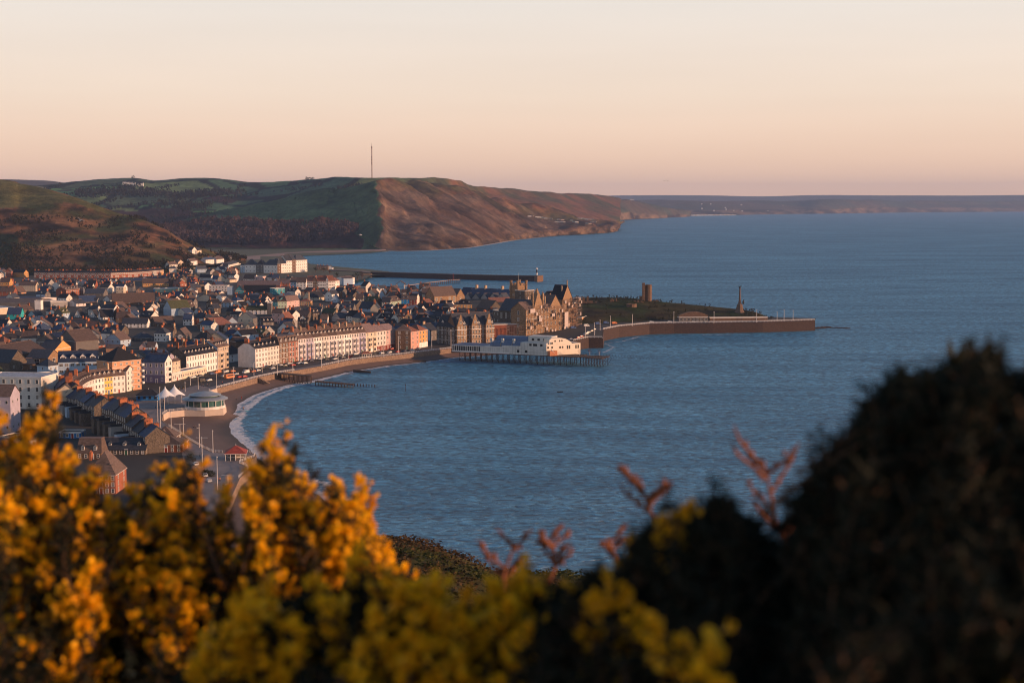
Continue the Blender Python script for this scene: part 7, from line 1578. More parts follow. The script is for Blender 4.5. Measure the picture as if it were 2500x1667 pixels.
# woodland on the shaded slopes: thousands of leafless crowns
verts, M_n, Nr_n = SHEETS['hill_alltwen_cliff']
m = MB(); random.seed(9)
def crown(m, p, s, mi=0):
    for _ in range(9):
        a = random.uniform(0, 6.28); c = p + Vector((math.cos(a) * s * .5, math.sin(a) * s * .5, s * random.uniform(.5, 1.9)))
        d = Vector((random.gauss(0, 1), random.gauss(0, .6), random.gauss(0, 1.4))).normalized() * s * .5; w_ = Vector((random.gauss(0, 1), random.gauss(0, .5), random.gauss(0, .6))).normalized() * s * .28
        m.face([c - d, c + w_, c + d, c - w_], mi)
def onsheet(name, cond, n, s0, s1, m, mi=0, edge=0.0):
    verts, M_n, Nr_n = SHEETS[name]; k = 0; tries = 0
    while k < n and tries < n * 30:
        tries += 1; i, j = random.randrange(M_n - 1), random.randrange(int(Nr_n * .8)); p = verts[i * Nr_n + j].lerp(verts[(i + 1) * Nr_n + j + 1], random.random()); q_ = proj(p)
        if cond(*q_, p): crown(m, p, random.uniform(s0, s1), mi); k += 1
def band(line_top, line_bot): return lambda x, y, p: line_top[0][0] < x < line_top[-1][0] and yat(line_top, x) < y < yat(line_bot, x)
onsheet('hill_alltwen_cliff', band([(380, 565), (440, 556), (500, 545), (560, 540), (620, 545), (680, 552), (730, 550), (790, 548), (840, 550), (872, 562)], [(380, 592), (440, 596), (500, 596), (560, 598), (620, 598), (700, 592), (780, 590), (840, 582), (872, 568)]), 3600, 6, 11, m, 0)
tag(m.build('woodland', [leafmat('winter_wood', (0.085, 0.052, 0.046), .1, .95)]), 'purple-brown leafless woodland at the foot of the green headland', kind='stuff')
m = MB()
onsheet('hills_with_fields', lambda x, y, p: (180 < x < 600 and yat([(180, 470), (300, 462), (420, 474), (600, 470)], x) < y < yat([(180, 488), (300, 482), (420, 490), (600, 478)], x)) or (380 < x < 560 and 500 < y < 540 and nz(p, .004) > -.05), 600, 7, 12, m)
onsheet('hills_with_fields', lambda x, y, p: y > 455 and x < 900 and abs(math.sin(x * .021 + y * .11) + .6 * math.sin(x * .007 - y * .05)) < .06, 1800, 5, 8, m)
tag(m.build('hedgerows', [leafmat('hedge', (0.028, 0.026, 0.018), .1, .95)]), 'dark hedgerows and thickets dividing the far green fields', kind='stuff')
m = MB()
onsheet('hill_pen_dinas', lambda x, y, p: (x < 470 and y > 652 - (x > 300) * 10 and y < 676) or (y > 530 and nz(p, .02) > .12) or (y > 600 and x < 110), 2600, 2.0, 4.0, m)
tag(m.build('gorse_scrub', [leafmat('scrub', (0.035, 0.03, 0.014), .1, .95)]), 'dark scrub and thicket over the brown hill behind the brick terrace', kind='stuff')
m = MB()
onsheet('castle_mound', lambda x, y, p: nz(p, .05, 8) > .05 or y > 776 or y < 742, 420, .7, 1.7, m)
tag(m.build('castle_scrub', [leafmat('mound_scrub', (0.04, 0.036, 0.016), .1, .95)]), 'rough dark scrub over the grassy castle mound', kind='stuff')
# skyline trees
for i, (x, y, D) in enumerate(((325, 437, 6200), (750, 440, 6000), (757, 441, 6000), (764, 441, 6000))):
    p = PD(x, y + 1, D); r = empty('tree', p); tag(r, ['lone tree on the far skyline above the farm buildings', 'left tree of three on the skyline left of the mast', 'middle tree of three on the skyline left of the mast', 'right tree of three on the skyline left of the mast'][i], 'tree'); m = MB(); m.cyl((0, 0, -9), (0, 0, 7), 1.2, .6, 5); m.build('trunk', bark, r); m = MB(); leafclump(m, (0, 0, 9), 8, 90, 2.6); m.build('crown', leafd, r)
# broadcasting mast
p = PD(908, 438, 5480); r = empty('radio_mast', p); tag(r, 'tall slender radio mast on the skyline above the cliff', 'mast'); ms_ = mat('mast_steel', (.22, .13, .11), .6, .3, .05); k = 5480 / F; H = 84 * k
m = MB()
for a in range(3):
    x, y = 1.5 * math.cos(a * 2.09), 1.5 * math.sin(a * 2.09); m.cyl((x, y, -8), (x, y, H * .95), .75, n=4)
for i in range(26): z = H * .95 * i / 26; m.cyl((1.5, 0, z), (-.75, 1.3, z + H * .0365), .4, n=3); m.cyl((-.75, 1.3, z), (-.75, -1.3, z + H * .0365), .4, n=3)
m.build('lattice', ms_, r); m = MB(); m.cyl((0, 0, H * .95), (0, 0, H * 1.04), .5, .3, n=4); m.build('antenna', ms_, r)
for z in (.45, .55, .62, .9): m = MB(); m.lathe([(0, H * z), (2.6, H * z), (2.6, H * z + 4), (0, H * z + 4)], 8); m.build('dish', ms_, r)
# caravans on the headland
verts = SHEETS['hill_alltwen_cliff'][0]
cvm = [mat('caravan_' + a, c, .6, .1, .5) for a, c in (('cream', (.68, .6, .5)), ('white', (.78, .75, .72)), ('green', (.3, .36, .3)), ('tan', (.5, .36, .26)))]
def cavmesh(mt):
    m = MB(); m.box(-5.5, 5.5, -1.8, 1.8, .5, 2.9, 0); m.hexa([(-5.6, -1.9, 2.9), (5.6, -1.9, 2.9), (5.6, 1.9, 2.9), (-5.6, 1.9, 2.9), (-5.5, -.2, 3.6), (5.5, -.2, 3.6), (5.5, .2, 3.6), (-5.5, .2, 3.6)], 1)
    for x in (-4, -1.4, 1.4, 4): m.box(x - .8, x + .8, -1.86, -1.7, 1.4, 2.3, 2)
    return m.mesh('caravan', [mt, rmat('metal'), glass])
cms = [cavmesh(c) for c in cvm]
import bisect
def sheet_at(name, px, py):
    verts, M_n, Nr_n = SHEETS[name]; best = min(verts, key=lambda v: (proj(v)[0] - px) ** 2 + (proj(v)[1] - py) ** 2); return best
pv_ = [(v, proj(v)) for v in SHEETS['hill_alltwen_cliff'][0] if 1270 < proj(v)[0] < 1480]
k = 0
crow = {}
for rowi, (xa, ya, xb, yb, n) in enumerate(((1293, 531.5, 1345, 538, 10), (1345, 538, 1400, 543, 11), (1358, 545, 1440, 550.5, 14), (1410, 537, 1445, 540, 9), (1400, 546, 1462, 546, 9))):
    for i in range(n):
        t = i / (n - 1); px, py = xa + (xb - xa) * t, ya + (yb - ya) * t
        v = min(pv_, key=lambda a: (a[1][0] - px) ** 2 + 4 * (a[1][1] - py) ** 2)[0]
        ci = random.randrange(4); o = obj('caravan', cms[ci], None, (v.x, v.y, v.z + 4), random.uniform(-.4, .4), (1.25, 1.25, 1.35))
        nm = ['upper left', 'upper middle', 'lowest', 'upper right', 'lower right'][rowi]
        tag(o, f"{['cream', 'white', 'green', 'tan'][ci]} static caravan on the far headland, {['first','second','third','fourth','fifth','sixth','seventh','eighth','ninth','tenth','eleventh','twelfth','thirteenth','fourteenth'][i]} from the left in the {nm} row", 'caravan', 'caravans on the far headland')
# farms and villages far off
def far_house(px, py, D, s, label, c='white', g='white houses on the far coast'):
    p = PD(px, py, D); m = MB(); m.box(-s, s, -s * .5, s * .5, -s, s * .7, 0); m.face([(-s, -s * .5, s * .7), (s, -s * .5, s * .7), (s, 0, s * 1.3), (-s, 0, s * 1.3)], 1); m.face([(-s, 0, s * 1.3), (s, 0, s * 1.3), (s, s * .5, s * .7), (-s, s * .5, s * .7)], 1); m.face([(s, -s * .5, s * .7), (s, s * .5, s * .7), (s, 0, s * 1.3)], 0); m.face([(-s, s * .5, s * .7), (-s, -s * .5, s * .7), (-s, 0, s * 1.3)], 0)
    o = m.build('farmhouse', [wmat(c), rmat('slate')]); o.location = p; tag(o, label, 'house', g)
for i, (x, y) in enumerate(((304, 447.5), (311, 448.5), (320, 449.5), (327, 450.5), (340, 451.5), (346, 451))):
    far_house(x, y, 5850, 7, ['first', 'second', 'third', 'fourth', 'fifth', 'sixth'][i] + ' from the left of the white farm buildings high on the far green hill', g='white farm buildings on the green hill')
FH = [(1713, 498, 16000), (1735, 498, 16000), (1714, 509, 15300), (1743, 514, 15000), (1771, 507, 15400), (1773, 511, 15300), (1791, 514, 15100), (1812, 515, 15400), (1810, 500, 16300), (1540, 487.2, 11600), (1545, 487.4, 11600), (2202, 513, 20500), (2328, 514, 22000), (2343, 514, 22000), (1874, 515, 16800), (1911, 502, 18000)]
for i, (x, y, D) in enumerate(FH): far_house(x, y, D - 150, D * .00045, 'tiny pale house on the far coast, ' + ['first', 'second', 'third', 'fourth', 'fifth', 'sixth', 'seventh', 'eighth', 'ninth', 'tenth', 'eleventh', 'twelfth', 'thirteenth', 'fourteenth', 'fifteenth', 'sixteenth'][sorted(range(len(FH)), key=lambda k: FH[k][0] * 10 + FH[k][1] / 100).index(i)] + ' from the left')
m = MB()
for i in range(34): p = PD(1690 + i * 3.2, 525.5 - i * .02, 14300 + i * 20); m.box(p.x - 9, p.x + 9, p.y, p.y + 10, -1, p.z + random.uniform(0, 9), random.randrange(2))
tag(m.build('seaside_village', [wmat('offw'), wmat('cream')]), 'thin line of pale village buildings at the foot of the far coast', kind='stuff')
# birds
def bird(px, py, D, s, label, bank):
    c = PD(px, py, D); r = empty('seagull', c); tag(r, label, 'bird'); wh = mat('gull_white', (.75, .72, .7), .7, .1, 5); gy = mat('gull_grey', (.35, .36, .38), .7, .1, 5)
    m = MB(); m.blob((0, 0, 0), .28, .09, .09, n=8, k=6); m.blob((.27, 0, .03), .08, .06, .06, n=6, k=4); m.cyl((-.25, 0, 0), (-.42, 0, .01), .07, .02, 5); ob = m.build('body', wh, r); ob.scale = (s, s, s)
    m = MB()
    for sg in (-1, 1): m.hexa([(.12, sg * .05, .02), (-.12, sg * .05, .02), (-.10, sg * .35, .18), (.12, sg * .35, .18), (.12, sg * .05, .05), (-.12, sg * .05, .05), (-.10, sg * .35, .2), (.12, sg * .35, .2)]); m.hexa([(.12, sg * .35, .18), (-.10, sg * .35, .18), (-.12, sg * .72, .12), (-.02, sg * .72, .12), (.12, sg * .35, .2), (-.10, sg * .35, .2), (-.12, sg * .72, .13), (-.02, sg * .72, .13)])
    ob = m.build('wings', gy, r); ob.scale = (s, s, s); m = MB(); m.cyl((.34, 0, .03), (.41, 0, .01), .02, .005, 4); ob = m.build('beak', mat('beak_yellow', (.7, .4, .05), .6), r); ob.scale = (s, s, s)
    r.rotation_euler = bank
bird(196, 538, 330, 1.5, 'white gull gliding in front of the brown hill at the left', (.5, .2, 2.4)); bird(880, 574, 420, 1.3, 'white gull flying low in front of the dark wood below the mast', (.1, 0, .3))
bird(1622, 442, 700, 1.1, 'left one of two tiny dark birds in the sky above the far coast', (0, .2, 1.5)); bird(1629, 441.5, 700, 1.1, 'right one of two tiny dark birds in the sky above the far coast', (.2, .1, 1.9))
# ---------------------------------------------------------------- seafront furniture
random.seed(99)
ORDN = ['first', 'second', 'third', 'fourth', 'fifth', 'sixth', 'seventh', 'eighth', 'ninth', 'tenth', 'eleventh', 'twelfth', 'thirteenth', 'fourteenth', 'fifteenth', 'sixteenth', 'seventeenth', 'eighteenth', 'nineteenth', 'twentieth', 'twenty-first', 'twenty-second', 'twenty-third', 'twenty-fourth', 'twenty-fifth', 'twenty-sixth', 'twenty-seventh', 'twenty-eighth']
CARC = dict(white=(.75, .74, .73), silver=(.45, .46, .48), grey=(.16, .17, .19), black=(.02, .02, .024), blue=(.04, .10, .26), red=(.5, .04, .03), orange=(.65, .2, .06), navy=(.02, .035, .09))
tyre = mat('tyre_rubber', (.015, .015, .015), .9); rim = mat('wheel_rim', (.35, .35, .36), .4); lampm = mat('headlamp_glass', (.7, .68, .62), .2)
CM = {}
def carparts(kind):
    if kind in CM: return CM[kind]
    L_, W_, H_, = {'car': (4.3, 1.8, 1.48), 'van': (5.2, 2.0, 2.2), 'truck': (7.2, 2.5, 3.1)}[kind]
    def prof(kind):
        if kind == 'car': return [(-2.15, .35), (-2.12, .8), (-1.9, .95), (-1.45, 1.42), (-.2, 1.48), (.35, 1.4), (1.0, .98), (1.95, .85), (2.15, .6), (2.12, .35)]
        if kind == 'van': return [(-2.6, .4), (-2.6, 1.9), (-2.4, 2.15), (1.0, 2.2), (1.5, 2.0), (1.95, 1.25), (2.55, 1.05), (2.6, .4)]
        return [(-3.6, .5), (-3.6, 2.9), (-3.5, 3.1), (3.0, 3.1), (3.3, 2.9), (3.6, 1.5), (3.6, .5)]
    P = prof(kind); n = len(P); m = MB(); b = 0
    for (y, s) in ((-W_ / 2, 0), (-W_ / 2 + .08, 1), (W_ / 2 - .08, 1), (W_ / 2, 0)): pass
    ring = []
    for y, k in ((-W_ / 2, 0), (W_ / 2, 0)):
        for x, z in P: ins = .18 * max(0, (z - .9)) if kind == 'car' else .06 * max(0, z - .9); m.v.append((x, y * (1 - ins), z))
    for i in range(n): j = (i + 1) % n; m.f.append((j, i, n + i, n + j)); m.m.append(0)
    m.f.append(tuple(range(n))); m.m.append(0); m.f.append(tuple(n + i for i in reversed(range(n)))); m.m.append(0)
    body = m
    g = MB(); y = W_ / 2
    if kind == 'car':
        for s in (-1, 1): g.hexa([(x, s * (y * (1 - .18 * (z - .9)) + .012 * o), z) for o in (0, 1) for x, z in ((-1.5, .98), (.85, .98), (.25, 1.36), (-1.3, 1.36))])
        g.hexa([(.98, -.78, 1.02), (.98, .78, 1.02), (.38, .68, 1.39), (.38, -.68, 1.39), (1.01, -.78, 1.03), (1.01, .78, 1.03), (.42, .68, 1.41), (.42, -.68, 1.41)]); g.hexa([(-1.9, -.75, 1.0), (-1.9, .75, 1.0), (-1.48, .66, 1.4), (-1.48, -.66, 1.4), (-1.94, -.75, 1.01), (-1.94, .75, 1.01), (-1.52, .66, 1.42), (-1.52, -.66, 1.42)])
    elif kind == 'van':
        for s in (-1, 1): g.box(.3, 1.5, s * y * .96 - .05, s * y * .96 + .05, 1.2, 1.85)
        g.hexa([(1.97, -.85, 1.28), (1.97, .85, 1.28), (1.55, .8, 1.95), (1.55, -.8, 1.95), (2.01, -.85, 1.28), (2.01, .85, 1.28), (1.6, .8, 1.97), (1.6, -.8, 1.97)])
    else:
        for s in (-1, 1): g.box(-2.8, 3.0, s * y - .07, s * y + .03, 1.7, 2.6)
    wx = L_ * .31; wh = MB(); wh.cyl((0, -.11, 0), (0, .11, 0), .33, n=10); rm_ = MB(); rm_.cyl((0, -.125, 0), (0, .125, 0), .18, n=8)
    CM[kind] = (body, g.mesh('windows', glass), wh.mesh('wheel', tyre), rm_.mesh('rim', rim), wx, W_, L_, {})
    return CM[kind]
lamp_me = None
def car(px, py, colr, label, kind='car', rz=None, group='cars parked along the seafront', z=None):
    body, gl, wh, rm_, wx, W_, L_, cache = carparts(kind)
    if colr not in cache: cache[colr] = body.mesh('body', mat('car_paint_' + colr, CARC[colr], .5, .04, 1, spec=.4))
    p = PG(px, py) if z is None else z; r = obj({'car': 'parked_car', 'van': 'parked_van', 'truck': 'food_truck'}[kind], None, None, p + Vector((0, 0, .02)), rz if rz is not None else random.choice((0, math.pi)) + TH)
    tag(r, label, kind, group); obj('body', cache[colr], r); obj('windows', gl, r)
    for sx in (-1, 1):
        for sy in (-1, 1): w2_ = obj('wheel', wh, r, (sx * wx, sy * (W_ / 2 - .12), .33)); obj('rim', rm_, w2_)
    global lamp_me
    if lamp_me is None: mm = MB(); mm.box(-.03, .03, -.15, .15, -.07, .07); lamp_me = mm.mesh('headlight', lampm)
    for sy in (-1, 1): obj('headlight', lamp_me, r, (L_ / 2, sy * W_ * .36, .68 if kind == 'car' else .85))
    return r
TH = math.atan2(157, 110)
def carrow(lst, where, rz=None, ang=None):
    lst = sorted(lst)
    for i, c in enumerate(lst):
        kind = c[3] if len(c) > 3 else 'car'
        car(c[0], c[1], c[2], f"{c[2]} {kind if kind != 'truck' else 'box truck'}, {ORDN[i]} from the left {where}", kind, rz if rz is not None else TH + random.choice((0, math.pi)) + (ang or 0) + random.gauss(0, .05))
carrow([(471, 923, 'white'), (490, 919, 'grey'), (517, 914, 'blue'), (531, 911, 'orange', 'van'), (552, 909, 'white'), (568, 908, 'orange'), (547, 920, 'silver'), (576, 915, 'silver'), (600, 911, 'white', 'van'), (585, 922, 'red'), (608, 903, 'black'), (618, 908.5, 'orange'), (630, 906, 'white'), (597, 921, 'red'), (493, 932, 'black', 'van'), (510, 930, 'white'), (665, 901, 'silver'), (640, 901, 'black')], 'in the car park before the white hotels')
car(560, 924, 'orange', 'red and white food truck with an open lit counter in the car park', 'truck', TH)
carrow([(686, 893, 'silver'), (695, 895, 'black'), (706, 889, 'silver'), (715, 893, 'red'), (731, 888, 'white'), (745, 888, 'white'), (668, 894, 'grey'), (760, 882, 'navy'), (797, 879, 'black'), (817, 877.5, 'white'), (837, 874, 'grey'), (855, 872, 'red'), (867.5, 866, 'white'), (852, 867, 'grey'), (830, 869, 'black'), (780, 878, 'silver')], 'below the left half of the tall terrace')
carrow([(894, 858, 'black'), (908.5, 858, 'grey'), (921, 857, 'silver'), (932, 864, 'white'), (951, 862, 'white'), (971, 860, 'red'), (912, 867, 'black'), (987, 851, 'white'), (987, 859, 'navy'), (1007, 857, 'white'), (957, 853, 'red'), (967, 851, 'black'), (942, 853.5, 'white'), (1020, 853, 'grey')], 'below the right half of the tall terrace')
carrow([(1412, 826, 'red'), (1419, 823, 'red'), (1428, 819, 'navy'), (1431, 816, 'white'), (1436, 813, 'silver'), (1443, 810, 'grey'), (1392, 830, 'blue'), (1450, 806, 'black')], 'on the sloping road below the college', ang=-.35)
carrow([(1591, 786.8, 'white'), (1636, 786.8, 'white'), (1694, 787, 'white'), (1738, 787, 'grey')], 'on the road below the castle mound', rz=R(5))
carrow([(478, 1135, 'white'), (487, 1148, 'grey'), (500, 1163, 'white'), (472, 1124, 'black'), (464, 1114, 'silver'), (510, 1176, 'silver')], 'parked on the near promenade behind the gorse', rz=R(115))
for i, (x, y, c, kd) in enumerate(((1400 - 0, 802, 'blue', 'van'), (1432, 797, 'white', 'van'), (1460, 792, 'blue', 'van'), (1480, 790, 'blue', 'van'), (1500, 791, 'orange', 'van'))): car(x, y, c, c + ' contractor van, ' + ORDN[i] + ' from the left beside the college scaffolding', 'van', R(20), group='vans beside the college')
for i, (x, y, c, kd) in enumerate(((330, 682, 'white', 'van'), (354, 680.5, 'white', 'van'), (446, 658, 'blue', 'van'), (320, 686, 'silver', 'car'), (262, 681, 'white', 'car'), (88 + 12, 680, 'white', 'car'), (485, 669, 'silver', 'car'), (492, 670, 'grey', 'car'))):
    car(x, y, c, ['white van below the right part of the long brick terrace', 'white van nearest the right end of the long brick terrace', 'pale blue van alone on the hillside road', 'silver car just below the two white vans', 'white car below the middle of the long brick terrace', 'white car below the white gable of the long brick terrace', 'left of two cars before the pale hillside house', 'right of two cars before the pale hillside house'][i], kd, R(5), group='vehicles on the far streets')
# lamp posts
polem = mat('white_pole', (.72, .66, .62), .6, .1, 1)
def pole(px, yt, yb, label, kind='lamp', z=None):
    p = PG(px, yb) if z is None else z; H = (yb - yt) * p.y / F; nm = {'lamp': 'street_lamp', 'flag': 'flagpole', 'cross': 'signal_mast'}[kind]
    r = empty(nm, p, random.uniform(-.2, .2)); tag(r, label, {'lamp': 'street lamp', 'flag': 'flagpole', 'cross': 'mast'}[kind], {'lamp': 'white lamp posts along the seafront', 'flag': 'bare white flagpoles by the beach', 'cross': 'crossbar masts'}[kind])
    rr_ = .17 * max(1, p.y / 900); m = MB(); m.cyl((0, 0, -.3), (0, 0, H), rr_, rr_ * .6, 6); m.build('pole', polem, r)
    if kind == 'lamp': m = MB(); m.box(-.5, .5, -.2, .2, H, H + .35); m.build('lamp_head', polem, r)
    if kind == 'cross': m = MB(); m.cyl((-2.6, 0, H * .97), (2.6, 0, H * .97), .09, n=5); m.build('crossbar', polem, r)
    if kind == 'flag': m = MB(); m.blob((0, 0, H), .3, .3, .3, n=6, k=4); m.build('finial', polem, r)
LP = [(452, 934, 956), (465, 921, 941), (484, 921, 950), (529, 912, 950), (547, 875, 919), (571, 897, 939), (620, 885, 921), (640, 891, 909), (677, 880, 914), (715, 848, 908), (785, 872, 896), (825.5, 857, 886), (850, 843, 877), (880, 836, 860), (937, 831, 871), (973, 822, 862), (1054, 823, 855), (1101, 806, 850)]
for i, l in enumerate(LP): pole(*l, f'white lamp post, {ORDN[i]} from the left along the long beach promenade')
LP = [(1429, 795, 825), (1451, 788, 818), (1465, 782, 806), (1490, 772, 800), (1544, 768, 795), (1645, 762, 789), (1743, 762, 788.5), (1847, 756, 786.5), (1897, 762, 784), (1914, 757, 784), (1936, 758, 783.5)]
for i, l in enumerate(LP): pole(*l, f'white lamp post, {ORDN[i]} from the left on the wall below the castle', z=None)
FP = [(385.5, 978, 1036), (392, 944, 1044), (402, 971, 1004), (418, 1005, 1047), (448, 1020, 1062), (487, 1035, 1092), (520, 1050, 1105), (531, 1113, 1198)]
for i, l in enumerate(FP): pole(*l, ['white pole just left of the tallest plaza pole', 'tallest white pole on the bandstand plaza', 'short white pole under the tent canopy', 'white pole at the beach edge before the bandstand', 'slim pole rising beside the brown-roofed lodge', 'white pole behind the near promenade railing', 'white pole directly left of the red-roofed shelter', 'white pole in the middle of the near promenade'][i], 'flag')
for i, l in enumerate([(440, 1033, 1078), (494, 1064, 1141), (557, 1158, 1200)]): pole(*l, ['thin mast with crossbar nearest the lodge roof', 'tallest crossbar mast on the near promenade', 'short crossbar mast beside the walkers'][i], 'cross')
# railings
def railing(line, label, h=1.15, step=2.6, th=.07):
    L_ = sum((b_ - a).length for a, b_ in zip(line, line[1:])); n = max(2, int(L_ / step)); P = resample(line, n + 1); r = empty('railing', P[0]); tag(r, label, 'railing', 'white railings along the sea wall')
    k = P[0].y / 700; th *= max(1, k); m = MB(); o_ = P[0]
    for p in P: q_ = p - o_; m.box(q_.x - th, q_.x + th, q_.y - th, q_.y + th, 0, h + .1)
    m.build('post_row', trim, r)['kind'] = 'stuff'
    for zz in (h, h * .55):
        m = MB()
        for a, b_ in zip(P, P[1:]): a2, b2 = a - o_, b_ - o_; m.cyl((a2.x, a2.y, a2.z + zz), (b2.x, b2.y, b2.z + zz), th * .8, n=4, cap=False)
        m.build('rail', trim, r)
ins = offs(WALL, .6)
ins = [Vector((p.x, p.y, p.z + .06)) for p in ins]
railing(ins[3:12], 'white railing curving round the red-roofed shelter and near promenade', step=1.6)
railing(ins[12:18], 'white railing along the beach edge of the near promenade', step=1.8)
railing(ins[19:28], 'low railing on the curved wall under the bandstand', step=2.5)
railing(ins[28:33], 'white railing from the bandstand to the timber jetty', step=2.2, th=.09)
railing(ins[33:39], 'long white railing beside the parked cars up to the pier', step=2.8)
railing(ins[41:44], 'white railing on the wall right of the pier', step=3, th=.1)
railing(ins[44:], 'long white railing on the dark wall below the castle', step=3.6, h=1.3, th=.1)
# ---------------------------------------------------------------- bandstand, tent, kiosk, shelters
bc = PG(488, 1000); k = bc.y / F
z0 = 6.0
r = empty('bandstand', (bc.x + 1, bc.y + 9, z0)); tag(r, 'round glass-walled bandstand with two-tiered grey metal roof', 'bandstand')
Rr = 55 * k; zinc = mat('zinc_roof', (.26, .29, .33), .4, .15, .5, spec=.5); gg = mat('green_glass', (.05, .12, .11), .12, .3, .12, spec=.6)
sx, sy = 1.0, 1.0
m = MB(); m.lathe([(Rr * .9, 0), (Rr * .9, 1.4), (Rr * .86, 1.5)], 32); m.build('plinth_wall', trim, r)
m = MB(); m.lathe([(Rr * .82, 1.4), (Rr * .82, 4.9)], 32); m.build('glazing', gg, r)
for i in range(16):
    a = 2 * math.pi * i / 16; m = MB(); m.box(-.14, .14, -.14, .14, 1.3, 5.0); o = m.build('column', trim, r); o.location = (math.cos(a) * Rr * .86, math.sin(a) * Rr * .86, 0); o.rotation_euler = (0, 0, a)
m = MB(); m.lathe([(Rr * .7, 4.8), (Rr * 1.03, 4.9), (Rr * 1.03, 5.2), (Rr * .86, 6.1), (Rr * .64, 6.5)], 40); m.build('lower_roof', zinc, r)
m = MB(); m.lathe([(Rr * .6, 6.3), (Rr * .6, 7.2)], 32); m.build('clerestory', gg, r)
m = MB(); m.lathe([(Rr * .58, 7.1), (Rr * .72, 7.15), (Rr * .72, 7.4), (Rr * .4, 8.4), (Rr * .12, 9.1), (0, 9.2)], 40); m.build('upper_roof', zinc, r)
tc_ = PG(408, 985); r = empty('tensile_canopy', tc_); tag(r, 'white twin-peaked tensile tent canopy beside the bandstand', 'canopy'); fab = mat('white_fabric', (.78, .78, .80), .8, .06, .5); k = tc_.y / F
def tent(cx, cy, w_, h, z):
    m = MB(); n = 24; K = 8
    for j in range(K + 1):
        t = j / K; rr2 = w_ * (1 - t) ** 1.9 * (1) + .15
        for i in range(n): a = 2 * math.pi * i / n; q_ = 1 + .16 * math.cos(4 * a) * (1 - t); m.v.append((cx + rr2 * q_ * math.cos(a), cy + rr2 * q_ * math.sin(a), z + h * t ** .85 - (.5 * math.cos(4 * a)) * (1 - t)))
    for j in range(K):
        for i in range(n): i2 = (i + 1) % n; m.f.append((j * n + i, j * n + i2, (j + 1) * n + i2, (j + 1) * n + i)); m.m.append(0)
    return m.build('fabric_peak', fab, r, smooth=True)
tent(-1.0, 0, 5.2, 5.6, 4.4); tent(3.2, 5, 5.2, 5.8, 4.6)
for x, y in ((-5, -2), (1.5, -3.5), (4.5, 0), (7.5, 4), (-1, 6)): m = MB(); m.cyl((x, y, 0), (x, y, 5.0), .13, n=6); m.build('pole', polem, r)
def shelter(px, py, W_, D_, hw, hr, label, rz, wallc='white', roofc='red', open_=True, name='promenade_shelter'):
    p = PG(px, py); r = empty(name, p, rz); tag(r, label, 'shelter' if 'shelter' in name else 'kiosk')
    roofmesh('hip', W_, D_, hw, hr, .7).build('roof', [rmat(roofc), trim], r)
    if open_:
        for i in range(5):
            for y in (0, D_): m = MB(); x = W_ * i / 4; m.box(x - .13, x + .13, y - .13, y + .13, 0, hw); m.build('post', trim, r)
        for y in (D_ / 3, D_ * 2 / 3):
            for x in (0, W_): m = MB(); m.box(x - .12, x + .12, y - .12, y + .12, 0, hw); m.build('post', mat('dark_paint', (.03, .02, .02), .6), r)
        m = MB(); m.box(.6, W_ - .6, D_ / 2 - .06, D_ / 2 + .06, .1, hw * .35, 0); m.box(.6, W_ - .6, D_ / 2 - .03, D_ / 2 + .03, hw * .35, hw - .1, 1); m.box(W_ / 2 - .06, W_ / 2 + .06, .8, D_ - .8, .1, hw - .1, 0); m.build('screen', [trim, glass], r)
        m = MB(); m.box(.8, W_ - .8, D_ / 2 - .6, D_ / 2 - .1, .4, .5); m.build('bench', wood, r)
    else:
        m = MB(); m.box(0, W_, 0, D_, 0, hw); m.build('wall', wmat(wallc), r)
        for i in range(4): m = MB(); x = W_ * (i + .5) / 4; m.box(x - .7, x + .7, -.06, .05, .9, hw - .4); m.build('window', glass, r)
    m = MB(); m.cyl((W_ / 2, D_ / 2, hw + hr), (W_ / 2, D_ / 2, hw + hr + 1), .08, .03, 5); m.blob((W_ / 2, D_ / 2, hw + hr + .3), .2, .2, .2); m.build('finial', trim, r)
    return r
shelter(551, 1125, 8.6, 9.0, 3.1, 3.0, 'red-roofed open promenade shelter with white posts, above the near beach', R(8))
shelter(884, 874, 7.5, 4.5, 2.8, 1.8, 'small white seafront shelter with reddish hipped roof among the parked cars', R(28), roofc='tile')
shelter(333, 978, 12.5, 8, 3.0, 3.0, 'bright blue kiosk with dark hipped roof behind the tent canopy', R(3), wallc='blue', roofc='dark', open_=False, name='beach_kiosk')
# timber jetty and groyne posts on the beach
r = empty('timber_jetty', PG(680, 915)); tag(r, 'old timber jetty on dark legs running from the promenade into the surf', 'jetty'); A_ = [PG(678, 913), PZ(760, 920, 4.6), PZ(770, 933, 2.2), PZ(862, 941, 1.6)]; o_ = r.location; A_ = [p - o_ for p in A_]
m = MB()
for a, b_ in ((A_[0], A_[1]), (A_[2], A_[3])): m.hexa([(a.x, a.y, a.z), (b_.x, b_.y, b_.z), (b_.x, b_.y + 7, b_.z), (a.x, a.y + 7, a.z), (a.x, a.y, a.z + .4), (b_.x, b_.y, b_.z + .4), (b_.x, b_.y + 7, b_.z + .4), (a.x, a.y + 7, a.z + .4)])
m.build('deck', wood, r)
for i in range(13):
    p = A_[0].lerp(A_[1], (i + .6) / 13)
    for y in (0, 6): m = MB(); m.cyl((p.x, p.y + y, p.z), (p.x, p.y + y, -6.5), .28, n=5); m.build('leg', wood, r)
for i in range(14): p = A_[2].lerp(A_[3], i / 13); m = MB(); m.cyl((p.x, p.y, -7), (p.x, p.y, p.z + 1.2), .28, n=5); m.build('post', wood, r)
